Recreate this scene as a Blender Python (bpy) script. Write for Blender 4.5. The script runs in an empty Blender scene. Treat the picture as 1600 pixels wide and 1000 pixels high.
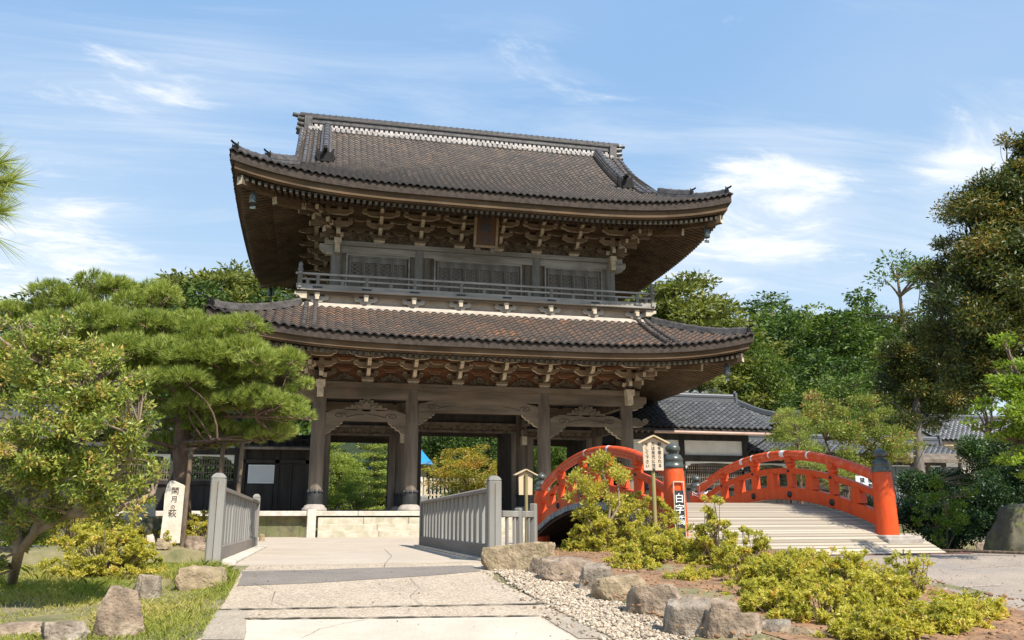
import bpy, math, random
import numpy as np
from mathutils import Vector, Matrix

R = math.radians
SC = bpy.context.scene
COL = SC.collection

# ------------------------------------------------------------------ camera, sky, sun, exposure
EYE = 0.57                       # eye height above the level of the bridge (the path falls away towards the viewer)
FPX, PITCH, YAW = 1326.19, 0.2343, 0.2249
cam = bpy.data.cameras.new('camera'); cam.sensor_width = 36.0; cam.lens = 36.0 * FPX / 1600.0
cam.clip_start = 0.1; cam.clip_end = 3000
camo = bpy.data.objects.new('camera', cam); COL.objects.link(camo)
camo.location = (0, 0, EYE); camo.rotation_euler = (math.pi / 2 + PITCH, 0.0024, -YAW)
SC.camera = camo

SUN_EL, SUN_AZ = R(49.5), R(25)    # azimuth measured from straight behind the viewer's side of the gate towards the right
sun_dir = Vector((math.sin(SUN_AZ) * math.cos(SUN_EL), -math.cos(SUN_AZ) * math.cos(SUN_EL), math.sin(SUN_EL)))
sl = bpy.data.lights.new('sun', 'SUN'); sl.energy = 4.9; sl.angle = R(0.53); sl.color = (1.0, 0.95, 0.86)
so = bpy.data.objects.new('sun', sl); COL.objects.link(so)
so.rotation_euler = (-sun_dir).to_track_quat('-Z', 'Y').to_euler()

SC.view_settings.view_transform = 'Standard'; SC.view_settings.look = 'None'
SC.view_settings.exposure = 0.55; SC.view_settings.gamma = 1.0

def dir_of(px, py):
    x = (px - 800) / FPX; y = (500 - py) / FPX
    d = math.cos(PITCH) - y * math.sin(PITCH); u = math.sin(PITCH) + y * math.cos(PITCH)
    v = Vector((x * math.cos(YAW) + d * math.sin(YAW), d * math.cos(YAW) - x * math.sin(YAW), u))
    return v

def make_world():
    w = bpy.data.worlds.new('World'); SC.world = w; w.use_nodes = True
    nt = w.node_tree; N = nt.nodes; L = nt.links
    bg = N['Background']; bg.inputs[1].default_value = 0.115
    sky = N.new('ShaderNodeTexSky'); sky.sky_type = 'NISHITA'; sky.sun_disc = False
    sky.sun_elevation = SUN_EL; sky.sun_rotation = math.pi - SUN_AZ
    sky.air_density = 1.15; sky.dust_density = 0.9; sky.ozone_density = 2.2
    tc = N.new('ShaderNodeTexCoord')
    sep = N.new('ShaderNodeSeparateXYZ'); L.new(tc.outputs['Generated'], sep.inputs[0])
    def m(op, a, b=None, c=None):
        n = N.new('ShaderNodeMath'); n.operation = op
        for i, v in enumerate((a, b, c)):
            if v is None: continue
            if isinstance(v, (int, float)): n.inputs[i].default_value = v
            else: L.new(v, n.inputs[i])
        return n.outputs[0]
    zz = m('MAXIMUM', m('ADD', sep.outputs[2], 0.10), 0.02)
    cx = m('DIVIDE', sep.outputs[0], zz); cy = m('DIVIDE', sep.outputs[1], zz)
    comb = N.new('ShaderNodeCombineXYZ'); L.new(cx, comb.inputs[0]); L.new(cy, comb.inputs[1])
    def noise(rot, scale, sc, det, rough, dist, off):
        mp = N.new('ShaderNodeMapping'); mp.inputs['Rotation'].default_value = (0, 0, rot); mp.inputs['Scale'].default_value = scale
        mp.inputs['Location'].default_value = off
        L.new(comb.outputs[0], mp.inputs[0])
        n = N.new('ShaderNodeTexNoise'); n.inputs['Scale'].default_value = sc; n.inputs['Detail'].default_value = det
        n.inputs['Roughness'].default_value = rough; n.inputs['Distortion'].default_value = dist
        L.new(mp.outputs[0], n.inputs['Vector']); return n.outputs[0]
    n1 = noise(R(-35), (0.40, 1.9, 1), 1.9, 12, 0.66, 0.9, (3.1, 1.7, 0))      # cirrus streaks
    n2 = noise(R(-25), (0.55, 1.1, 1), 3.6, 13, 0.66, 0.5, (0.4, 5.2, 0))     # puffs
    n3 = noise(R(10), (1, 1, 1), 0.7, 4, 0.5, 0.2, (7.7, 2.2, 0))            # large veil
    def blob(px, py, k, amp):
        d = dir_of(px, py).normalized()
        vm = N.new('ShaderNodeVectorMath'); vm.operation = 'DISTANCE'
        L.new(tc.outputs['Generated'], vm.inputs[0]); vm.inputs[1].default_value = d
        return m('MULTIPLY', m('EXPONENT', m('MULTIPLY', m('MULTIPLY', vm.outputs['Value'], vm.outputs['Value']), -k)), amp)
    b = None
    for px, py, k, amp in ((1190, 330, 170, .46), (1265, 322, 240, .38), (1100, 350, 240, .22), (1560, 238, 300, .34), (1465, 285, 700, .24), (60, 405, 150, .28), (-40, 440, 60, .22), (1440, 400, 160, .16), (1080, 400, 220, .18), (290, 100, 160, .14), (380, 70, 300, .10), (900, 20, 150, .14), (840, 70, 300, .08), (110, 60, 60, .05), (690, 175, 500, .12), (240, 175, 500, .12)):
        q = blob(px, py, k, amp); b = q if b is None else m('ADD', b, q)
    puff = m('ADD', m('MULTIPLY', n2, 1.5), m('MULTIPLY', b, 0.62))
    def ramp(v, a, c):
        n = N.new('ShaderNodeMapRange'); n.interpolation_type = 'SMOOTHSTEP'
        n.inputs[1].default_value = a; n.inputs[2].default_value = c; L.new(v, n.inputs[0]); return n.outputs[0]
    f1 = m('MULTIPLY', ramp(m('ADD', n1, m('MULTIPLY', b, 0.5)), 0.45, 0.82), 0.36)
    f2 = ramp(puff, 0.90, 1.30)
    f3 = m('ADD', m('MULTIPLY', ramp(n3, 0.4, 0.75), 0.12), 0.0)
    low = m('MULTIPLY', ramp(sep.outputs[2], 0.42, 0.05), 0.06)
    fac = m('MINIMUM', m('ADD', m('ADD', f1, f2), m('ADD', f3, low)), 0.96)
    mix = N.new('ShaderNodeMixRGB'); L.new(fac, mix.inputs[0])
    hz = N.new('ShaderNodeMixRGB'); L.new(ramp(sep.outputs[2], 0.02, 0.62), hz.inputs[0]); hz.inputs[1].default_value = (4.3, 5.4, 6.2, 1); hz.inputs[2].default_value = (1.70, 3.2, 5.5, 1)
    tint = N.new('ShaderNodeMixRGB'); tint.inputs[0].default_value = 0.80                 # summer haze in the air
    L.new(sky.outputs[0], tint.inputs[1]); L.new(hz.outputs[0], tint.inputs[2])
    L.new(tint.outputs[0], mix.inputs[1]); mix.inputs[2].default_value = (6.1, 6.35, 6.6, 1)
    L.new(mix.outputs[0], bg.inputs[0])
make_world()

# ------------------------------------------------------------------ helpers: terrain level, picking points
CUT = 12.4                        # the path falls away from the bridge level below this Y
def gz(x, y):
    z = -0.085 * max(0.0, CUT - y)
    if y > 22: z += 0.13 * min(1.0, (y - 22) / 5.5)
    return z
def at(px, py, Y):
    r = dir_of(px, py); t = Y / r.y
    return Vector((r.x * t, Y, EYE + r.z * t))
def onground(px, py):
    r = dir_of(px, py); t = 1.0
    while t < 200:
        p = Vector((0, 0, EYE)) + r * t
        if p.z <= gz(p.x, p.y): return Vector((p.x, p.y, gz(p.x, p.y)))
        t += 0.02
    return p
def ppm(px, py, Y):               # metres covered by one photo pixel at that spot
    return (at(px + 10, py, Y) - at(px, py, Y)).length / 10

# ------------------------------------------------------------------ helpers: materials
MATS = {}
def pmat(name, c1, c2=None, rough=0.8, scale=4.0, stretch=(1, 1, 1), bump=0.0, bscale=None, c3=None, c3amt=0.5, c3scale=1.0, spec=0.35, metal=0.0, detail=6.0, coord='Object', lo=0.35, hi=0.65, tint=None, speck=None, orand=0.0):
    m = bpy.data.materials.new(name); m.use_nodes = True; MATS[name] = m
    nt = m.node_tree; N = nt.nodes; L = nt.links; b = N['Principled BSDF']
    b.inputs['Roughness'].default_value = rough; b.inputs['Metallic'].default_value = metal
    b.inputs['Specular IOR Level'].default_value = spec
    c2 = c2 or tuple(x * 0.7 for x in c1)
    tc = N.new('ShaderNodeTexCoord'); mp = N.new('ShaderNodeMapping'); mp.inputs['Scale'].default_value = stretch
    L.new(tc.outputs[coord], mp.inputs[0])
    n = N.new('ShaderNodeTexNoise'); n.inputs['Scale'].default_value = scale; n.inputs['Detail'].default_value = detail; n.inputs['Roughness'].default_value = 0.62
    L.new(mp.outputs[0], n.inputs['Vector'])
    r = N.new('ShaderNodeMapRange'); r.inputs[1].default_value = lo; r.inputs[2].default_value = hi; L.new(n.outputs[0], r.inputs[0])
    mx = N.new('ShaderNodeMixRGB'); L.new(r.outputs[0], mx.inputs[0]); mx.inputs[1].default_value = (*c2, 1); mx.inputs[2].default_value = (*c1, 1)
    out = mx.outputs[0]
    if c3:
        n2 = N.new('ShaderNodeTexNoise'); n2.inputs['Scale'].default_value = c3scale; n2.inputs['Detail'].default_value = 5; n2.inputs['Roughness'].default_value = .6
        L.new(tc.outputs[coord], n2.inputs['Vector'])
        r2 = N.new('ShaderNodeMapRange'); r2.inputs[1].default_value = 0.5; r2.inputs[2].default_value = 0.68; r2.inputs[4].default_value = c3amt; L.new(n2.outputs[0], r2.inputs[0])
        m2 = N.new('ShaderNodeMixRGB'); L.new(r2.outputs[0], m2.inputs[0]); L.new(out, m2.inputs[1]); m2.inputs[2].default_value = (*c3, 1); out = m2.outputs[0]
    if speck:                      # aggregate: scattered light and dark chips
        vs, amt, ca, cb = speck
        v = N.new('ShaderNodeTexVoronoi'); v.inputs['Scale'].default_value = vs; L.new(tc.outputs[coord], v.inputs['Vector'])
        sr = N.new('ShaderNodeValToRGB'); sr.color_ramp.elements[0].color = (*cb, 1); sr.color_ramp.elements[1].color = (*ca, 1)
        sr.color_ramp.elements[0].position = 0.25; sr.color_ramp.elements[1].position = 0.7
        sx = N.new('ShaderNodeSeparateColor'); L.new(v.outputs['Color'], sx.inputs[0]); L.new(sx.outputs[0], sr.inputs[0])
        m3 = N.new('ShaderNodeMixRGB'); m3.inputs[0].default_value = amt; L.new(out, m3.inputs[1]); L.new(sr.outputs[0], m3.inputs[2]); out = m3.outputs[0]
    if tint:                       # per-piece colour variation stored on the mesh
        a = N.new('ShaderNodeAttribute'); a.attribute_name = 'tint'
        cr = N.new('ShaderNodeValToRGB')
        while len(cr.color_ramp.elements) < len(tint): cr.color_ramp.elements.new(0.5)
        for e, (p, c) in zip(cr.color_ramp.elements, tint): e.position = p; e.color = (*c, 1)
        L.new(a.outputs['Fac'], cr.inputs[0])
        m4 = N.new('ShaderNodeMixRGB'); m4.blend_type = 'MIX'; m4.inputs[0].default_value = 0.75; L.new(out, m4.inputs[1]); L.new(cr.outputs[0], m4.inputs[2]); out = m4.outputs[0]
    if orand:                      # every piece of timber weathered a little differently
        oi = N.new('ShaderNodeObjectInfo'); q = N.new('ShaderNodeMapRange'); q.inputs[3].default_value = 1 - orand; q.inputs[4].default_value = 1 + orand; L.new(oi.outputs['Random'], q.inputs[0])
        hs = N.new('ShaderNodeHueSaturation'); L.new(q.outputs[0], hs.inputs['Value']); L.new(out, hs.inputs['Color']); out = hs.outputs[0]
    L.new(out, b.inputs['Base Color'])
    if bump:
        bn = N.new('ShaderNodeTexNoise'); bn.inputs['Scale'].default_value = bscale or scale * 3; bn.inputs['Detail'].default_value = 6
        L.new(mp.outputs[0], bn.inputs['Vector'])
        bp = N.new('ShaderNodeBump'); bp.inputs['Strength'].default_value = bump; bp.inputs['Distance'].default_value = 0.03
        L.new(bn.outputs[0], bp.inputs['Height']); L.new(bp.outputs[0], b.inputs['Normal'])
    return m

def leafmat(name, stops, rough=0.5, trans=0.3, spec=0.3):
    m = bpy.data.materials.new(name); m.use_nodes = True; MATS[name] = m
    nt = m.node_tree; N = nt.nodes; L = nt.links; b = N['Principled BSDF']
    b.inputs['Roughness'].default_value = rough; b.inputs['Specular IOR Level'].default_value = spec
    a = N.new('ShaderNodeAttribute'); a.attribute_name = 'tint'
    cr = N.new('ShaderNodeValToRGB')
    while len(cr.color_ramp.elements) < len(stops): cr.color_ramp.elements.new(0.5)
    for e, (p, c) in zip(cr.color_ramp.elements, stops): e.position = p; e.color = (*c, 1)
    L.new(a.outputs['Fac'], cr.inputs[0]); L.new(cr.outputs[0], b.inputs['Base Color'])
    t = N.new('ShaderNodeBsdfTranslucent')
    g = N.new('ShaderNodeMixRGB'); g.blend_type = 'MULTIPLY'; g.inputs[0].default_value = 1; L.new(cr.outputs[0], g.inputs[1]); g.inputs[2].default_value = (1.25, 1.3, 0.6, 1)
    L.new(g.outputs[0], t.inputs['Color'])
    mx = N.new('ShaderNodeMixShader'); mx.inputs[0].default_value = trans
    L.new(b.outputs[0], mx.inputs[1]); L.new(t.outputs[0], mx.inputs[2]); L.new(mx.outputs[0], N['Material Output'].inputs[0])
    return m

# weathered timbers of the gate
pmat('wood_grey', (.22, .18, .14), (.09, .07, .052), .85, 3, (1, 1, .12), .35, 9, c3=(.17, .12, .08), c3amt=.6, c3scale=.8)
pmat('wood_grey_h', (.20, .155, .11), (.085, .063, .043), .85, 3, (.12, 1, 1), .35, 9, c3=(.19, .13, .085), c3amt=.6, c3scale=.8)
pmat('wood_brown', (.30, .225, .15), (.135, .095, .06), .8, 3, (.12, 1, 1), .3, 9, c3=(.16, .11, .07), c3amt=.6, c3scale=.7)
pmat('wood_fascia', (.150, .092, .046), (.065, .04, .021), .85, 3, (.15, .15, 1), .25, 9, c3=(.16, .11, .07), c3amt=.7, c3scale=.9)
pmat('wood_soffit', (.165, .108, .06), (.075, .05, .028), .85, 3, (.5, .5, 1), .2, 9, c3=(.12, .085, .05), c3amt=.7, c3scale=.6)
pmat('wood_red', (.27, .125, .06), (.12, .055, .028), .8, 3, (.12, 1, 1), .25, 9, c3=(.2, .13, .08), c3amt=.6, c3scale=.9)
pmat('wood_pale', (.64, .54, .40), (.42, .34, .24), .8, 6, (1, 1, 1), .1)
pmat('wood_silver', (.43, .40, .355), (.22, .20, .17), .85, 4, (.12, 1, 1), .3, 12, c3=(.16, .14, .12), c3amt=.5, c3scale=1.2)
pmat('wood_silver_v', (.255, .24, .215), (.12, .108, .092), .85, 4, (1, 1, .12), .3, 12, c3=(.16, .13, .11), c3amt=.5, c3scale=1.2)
pmat('wood_dark', (.05, .042, .036), (.022, .018, .015), .8, 3, (1, 1, .15), .2)
pmat('wood_carved', (.20, .15, .10), (.06, .045, .03), .8, 9, (1, 1, 1), 1.0, 8)
pmat('rafter_end', (.085, .082, .064), (.045, .043, .034), .7, 8)
pmat('fascia_dark', (.075, .055, .042), (.035, .027, .022), .9, 6, (1, 1, 1), .5, 12)
pmat('roof_tile', (.10, .078, .06), (.055, .043, .035), .6, 2.0, (1, 1, 1), .15, 20, spec=.5,
     tint=((0, (.028, .023, .02)), (.35, (.082, .061, .046)), (.7, (.14, .096, .066)), (.9, (.20, .118, .068)), (1, (.29, .135, .065))))
pmat('roof_tile_rusty', (.11, .075, .055), (.05, .04, .035), .5, 1.2, (1, 1, 1), .15, 20, spec=.45,
     tint=((0, (.04, .035, .033)), (.3, (.088, .068, .055)), (.6, (.15, .09, .06)), (.85, (.235, .112, .058)), (1, (.34, .145, .068))))
pmat('roof_tile_grey', (.085, .09, .097), (.05, .053, .058), .4, 2, (1, 1, 1), .1, 20, spec=.5,
     tint=((0, (.065, .067, .071)), (.5, (.11, .113, .118)), (1, (.165, .168, .172))))
pmat('ridge_dark', (.055, .048, .043), (.026, .023, .021), .6, 6, (1, 1, 1), .3, 14)
pmat('tile_gap_shade', (.03, .026, .023), (.018, .016, .015), .9, 5)  # near-black tile lips, painting in the shade of the gaps between courses
pmat('ridge_tile', (.13, .115, .105), (.05, .043, .04), .35, 5, (1, 1, 1), .2, 15, spec=.5)
pmat('ridge_pale', (.62, .57, .52), (.3, .26, .24), .3, 9, (1, 1, 1), .1, spec=.5)
pmat('oni_tile', (.022, .020, .019), (.012, .011, .010), .75, 5, spec=.2)
pmat('litter', (.30, .18, .08), (.16, .09, .045), .9, 30, tint=((0, (.10, .055, .03)), (.5, (.26, .15, .07)), (.8, (.42, .28, .12)), (1, (.30, .32, .10))))
pmat('white_wash', (.50, .425, .355), (.36, .30, .245), .9, 2.5, (1, 1, 1), .1, c3=(.5, .42, .34), c3amt=.35, c3scale=1.5)
pmat('plaster', (.80, .77, .70), (.70, .66, .58), .9, 3)
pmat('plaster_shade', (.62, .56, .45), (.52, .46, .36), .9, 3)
pmat('granite_pale', (.66, .60, .51), (.47, .42, .35), .85, 7, (1, 1, 1), .3, 30, c3=(.34, .30, .22), c3amt=.5, c3scale=1.4)
pmat('stone_step', (.60, .53, .42), (.42, .37, .28), .85, 5, (1, 1, 1), .3, 30, c3=(.30, .28, .16), c3amt=.6, c3scale=2)
pmat('stone_mossy', (.20, .19, .10), (.11, .10, .06), .95, 4, (1, 1, 1), .6, 12, c3=(.10, .13, .04), c3amt=.7, c3scale=2)
pmat('column_base', (.42, .37, .32), (.28, .24, .21), .8, 6, (1, 1, 1), .2)
pmat('iron_dark', (.05, .05, .05), (.03, .03, .03), .55, 8, metal=.3)
pmat('bronze', (.105, .115, .10), (.055, .062, .055), .36, 5, (1, 1, 1), .08, 8, spec=.5, metal=.2, c3=(.15, .18, .155), c3amt=.5, c3scale=6)
pmat('vermilion', (.70, .078, .008), (.54, .050, .008), .45, 6, (1, 1, .3), .12, 24, spec=.4, c3=(.60, .115, .04), c3amt=.4, c3scale=4.5, orand=.07, detail=12, lo=.28, hi=.52)
pmat('vermilion_top', (.72, .095, .018), (.58, .062, .012), .45, 8, (1, 1, 1), .12, 20, c3=(.74, .25, .17), c3amt=.45, c3scale=6, detail=10)
pmat('peeled_white', (.82, .78, .76), (.66, .58, .55), .7, 10)
pmat('deck_plank', (.45, .375, .285), (.24, .195, .145), .85, 3, (.08, 1, 1), .35, 12, tint=((0, (.27, .215, .155)), (.5, (.40, .335, .255)), (1, (.50, .43, .335))))
pmat('deck_end', (.42, .41, .39), (.22, .21, .2), .85, 10, (1, 1, 1), .3)
pmat('girder_brown', (.13, .065, .05), (.08, .04, .03), .7, 4, (1, .2, 1), .15)
pmat('fence_wood', (.305, .29, .26), (.175, .163, .142), .8, 3, (1, 1, .1), .25, 10, c3=(.25, .20, .15), c3amt=.6, c3scale=2.2, orand=.12)
pmat('fence_rail', (.235, .20, .17), (.15, .13, .11), .8, 3, (1, .1, 1), .25, 10)
pmat('sign_wood', (.64, .50, .33), (.50, .37, .22), .7, 4, (1, 1, .12), .15, 10)
pmat('sign_face', (.60, .50, .39), (.48, .38, .27), .7, 4, (1, 1, .12), .12, 10, c3=(.62, .42, .22), c3amt=.6, c3scale=3)
pmat('bamboo', (.36, .29, .13), (.24, .19, .08), .6, 4, (1, 1, .1), .1)
pmat('ink', (.02, .02, .02), (.03, .028, .025), .8)
pmat('ink_stone', (.13, .085, .06), (.07, .05, .035), .9, 20)
pmat('white_paint', (.82, .83, .82), (.74, .75, .74), .6, 5)
pmat('board_white', (.62, .62, .61), (.57, .57, .56), .6, 3)
pmat('plaque_board', (.105, .046, .02), (.065, .03, .014), .6, 4, (1, 1, .2), .1)
pmat('plaque_gilt', (.30, .205, .11), (.17, .115, .06), .5, 8)
pmat('plaque_ink', (.045, .065, .085), (.03, .045, .06), .6, 8)
pmat('concrete_path', (.47, .365, .255), (.36, .275, .19), .9, 1.2, (1, 1, 1), .25, 40, c3=(.30, .24, .18), c3amt=.6, c3scale=1.1, speck=(55, .42, (.62, .52, .41), (.19, .15, .115)), coord='Object')
pmat('concrete_slab', (.57, .475, .37), (.46, .38, .29), .9, 1.6, (1, 1, 1), .15, 50, c3=(.42, .36, .30), c3amt=.5, c3scale=1.1, speck=(90, .15, (.72, .66, .58), (.35, .3, .26)))
pmat('concrete_rough', (.40, .325, .24), (.28, .225, .165), .95, 2.2, (1, 1, 1), .5, 30, c3=(.20, .19, .13), c3amt=.6, c3scale=1.4, speck=(85, .3, (.56, .48, .39), (.20, .165, .13)))
pmat('asphalt', (.25, .205, .165), (.18, .148, .12), .92, 2, (1, 1, 1), .3, 60, speck=(120, .3, (.26, .24, .22), (.08, .075, .07)))
pmat('road_grey', (.385, .30, .222), (.27, .21, .158), .92, .9, (1, 1, 1), .3, 50, c3=(.20, .18, .165), c3amt=.7, c3scale=.5, speck=(80, .3, (.46, .4, .35), (.16, .14, .125)))
pmat('bridge_concrete', (.50, .41, .315), (.41, .335, .255), .92, 1.0, (1, 1, 1), .15, 60, c3=(.43, .36, .30), c3amt=.4, c3scale=.5, speck=(70, .16, (.64, .57, .49), (.32, .27, .22)))
pmat('crack_light', (.50, .41, .33), (.30, .245, .195), .9, 20)
pmat('joint_dark', (.13, .105, .075), (.075, .065, .045), .95, 20)
pmat('soil', (.36, .205, .11), (.20, .115, .065), .95, 5, (1, 1, 1), .8, 25, c3=(.12, .07, .045), c3amt=.6, c3scale=3)
pmat('ground', (.24, .20, .105), (.12, .12, .05), .95, 2.5, (1, 1, 1), .5, 20, c3=(.33, .24, .13), c3amt=.6, c3scale=.9)
pmat('gravel_bed', (.45, .37, .28), (.25, .2, .15), .95, 30, (1, 1, 1), .6, 60)
pmat('pebble', (.55, .46, .36), (.42, .34, .26), .85, 20, tint=((0, (.17, .13, .095)), (.4, (.36, .275, .19)), (.75, (.48, .385, .275)), (1, (.60, .52, .40))))
pmat('rock', (.37, .27, .185), (.15, .112, .08), .92, 7, (1, 1, 1), 1.0, 26, c3=(.46, .37, .28), c3amt=.6, c3scale=4, coord='Object', detail=12)
pmat('rock_tan', (.42, .315, .20), (.20, .15, .09), .92, 7, (1, 1, 1), 1.0, 26, c3=(.30, .26, .12), c3amt=.5, c3scale=5, coord='Object', detail=12)
pmat('rock_grey', (.37, .295, .22), (.15, .12, .09), .92, 7, (1, 1, 1), 1.0, 26, c3=(.50, .45, .38), c3amt=.5, c3scale=5, coord='Object', detail=12)
pmat('rock_pale', (.60, .52, .43), (.42, .36, .29), .9, 2.0, (1, 1, 1), .5, 7, c3=(.35, .3, .2), c3amt=.4, c3scale=4, coord='Object', detail=9)
pmat('rock_moss_and_shade', (.15, .13, .085), (.075, .07, .05), .95, 3, (1, 1, 1), .7, 9, c3=(.16, .17, .05), c3amt=.8, c3scale=5, coord='Object', detail=9)
pmat('marker_stone', (.74, .655, .53), (.60, .51, .39), .9, 4, (1, 1, 1), .35, 12, c3=(.5, .42, .33), c3amt=.4, c3scale=3)
pmat('water', (.020, .028, .02), (.012, .017, .012), .08, 2, (1, 1, 1), .05, 8, spec=.5)
pmat('bark_pine', (.20, .125, .085), (.085, .055, .04), .9, 9, (1, 1, .3), .9, 14)
pmat('bark_brown', (.21, .15, .10), (.10, .07, .045), .9, 10, (1, 1, .3), .7, 14)
pmat('bark_dark', (.045, .036, .028), (.022, .018, .014), .9, 9)
pmat('bark_pale', (.32, .24, .17), (.18, .13, .09), .9, 10, (1, 1, .3), .7, 14)
pmat('bark_grey', (.22, .19, .16), (.11, .095, .08), .9, 8, (1, 1, .3), .7, 14)
pmat('copper_gutter', (.52, .36, .29), (.40, .26, .2), .55, 4)
pmat('tarp_blue', (.03, .28, .62), (.02, .2, .5), .45, 3, (1, 1, 1), .5, 3)
pmat('corrugated', (.22, .25, .24), (.13, .15, .145), .6, 4, (1, 1, .3), .1)
pmat('hill', (.03, .045, .015), (.018, .026, .01), .95, 1.0, (1, 1, 1), .5, 3)
# foliage
leafmat('leaf_pine', ((0, (0.11, 0.15, 0.03)), (.45, (0.26, 0.32, 0.06)), (.8, (0.40, 0.44, 0.10)), (1, (0.50, 0.48, 0.15))), .5, 0.28)
leafmat('leaf_azalea', ((0, (0.20, 0.21, 0.035)), (.45, (0.50, 0.46, 0.08)), (.8, (0.66, 0.57, 0.13)), (.95, (0.66, 0.53, 0.16)), (1, (0.62, 0.32, 0.10))), .42, 0.46)
leafmat('leaf_shrub', ((0, (0.10, 0.15, 0.025)), (.4, (0.225, 0.28, 0.045)), (.75, (0.37, 0.39, 0.075)), (.95, (0.50, 0.41, 0.12)), (1, (0.58, 0.36, 0.10))), .4, 0.31, .4)
leafmat('leaf_dark', ((0, (.018, .032, .008)), (.5, (.065, .092, .018)), (.82, (.17, .165, .032)), (1, (.34, .22, .055))), .42, 0.24, .35)
leafmat('leaf_hedge', ((0, (0.015, 0.033, 0.012)), (.6, (0.036, 0.075, 0.021)), (1, (0.090, 0.165, 0.030))), .4, 0.21, .4)
leafmat('leaf_maple', ((0, (0.096, 0.160, 0.019)), (.5, (0.208, 0.304, 0.035)), (1, (0.352, 0.416, 0.056))), .5, 0.46)
leafmat('leaf_maple_gold', ((0, (0.180, 0.195, 0.027)), (.4, (0.330, 0.300, 0.042)), (.75, (0.480, 0.330, 0.053)), (1, (0.620, 0.300, 0.075))), .5, 0.41)
leafmat('leaf_light', ((0, (0.119, 0.170, 0.031)), (.5, (0.238, 0.306, 0.051)), (1, (0.357, 0.399, 0.076))), .5, 0.36)
leafmat('leaf_myrtle', ((0, (0.093, 0.136, 0.027)), (.5, (0.221, 0.264, 0.051)), (.9, (0.340, 0.340, 0.085)), (1, (0.620, 0.187, 0.153))), .5, 0.36)
leafmat('leaf_forest', ((0, (.035, .068, .013)), (.5, (.10, .16, .028)), (1, (.20, .255, .05))), .55, 0.25)
leafmat('leaf_cedar', ((0, (.02, .045, .011)), (.5, (.066, .118, .023)), (1, (.14, .20, .036))), .55, 0.22)
leafmat('leaf_fir', ((0, (.055, .075, .017)), (.5, (.145, .17, .034)), (1, (.27, .265, .055))), .55, 0.28)
leafmat('leaf_wood', ((0, (.036, .068, .013)), (.5, (.115, .17, .03)), (1, (.24, .285, .06))), .55, 0.28)
leafmat('leaf_grass', ((0, (0.17, 0.215, 0.035)), (.4, (0.34, 0.36, 0.065)), (.7, (0.52, 0.45, 0.14)), (1, (0.62, 0.48, 0.22))), .6, 0.36)
leafmat('leaf_fresh', ((0, (0.064, 0.160, 0.019)), (1, (0.192, 0.320, 0.040))), .45, 0.36)

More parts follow.
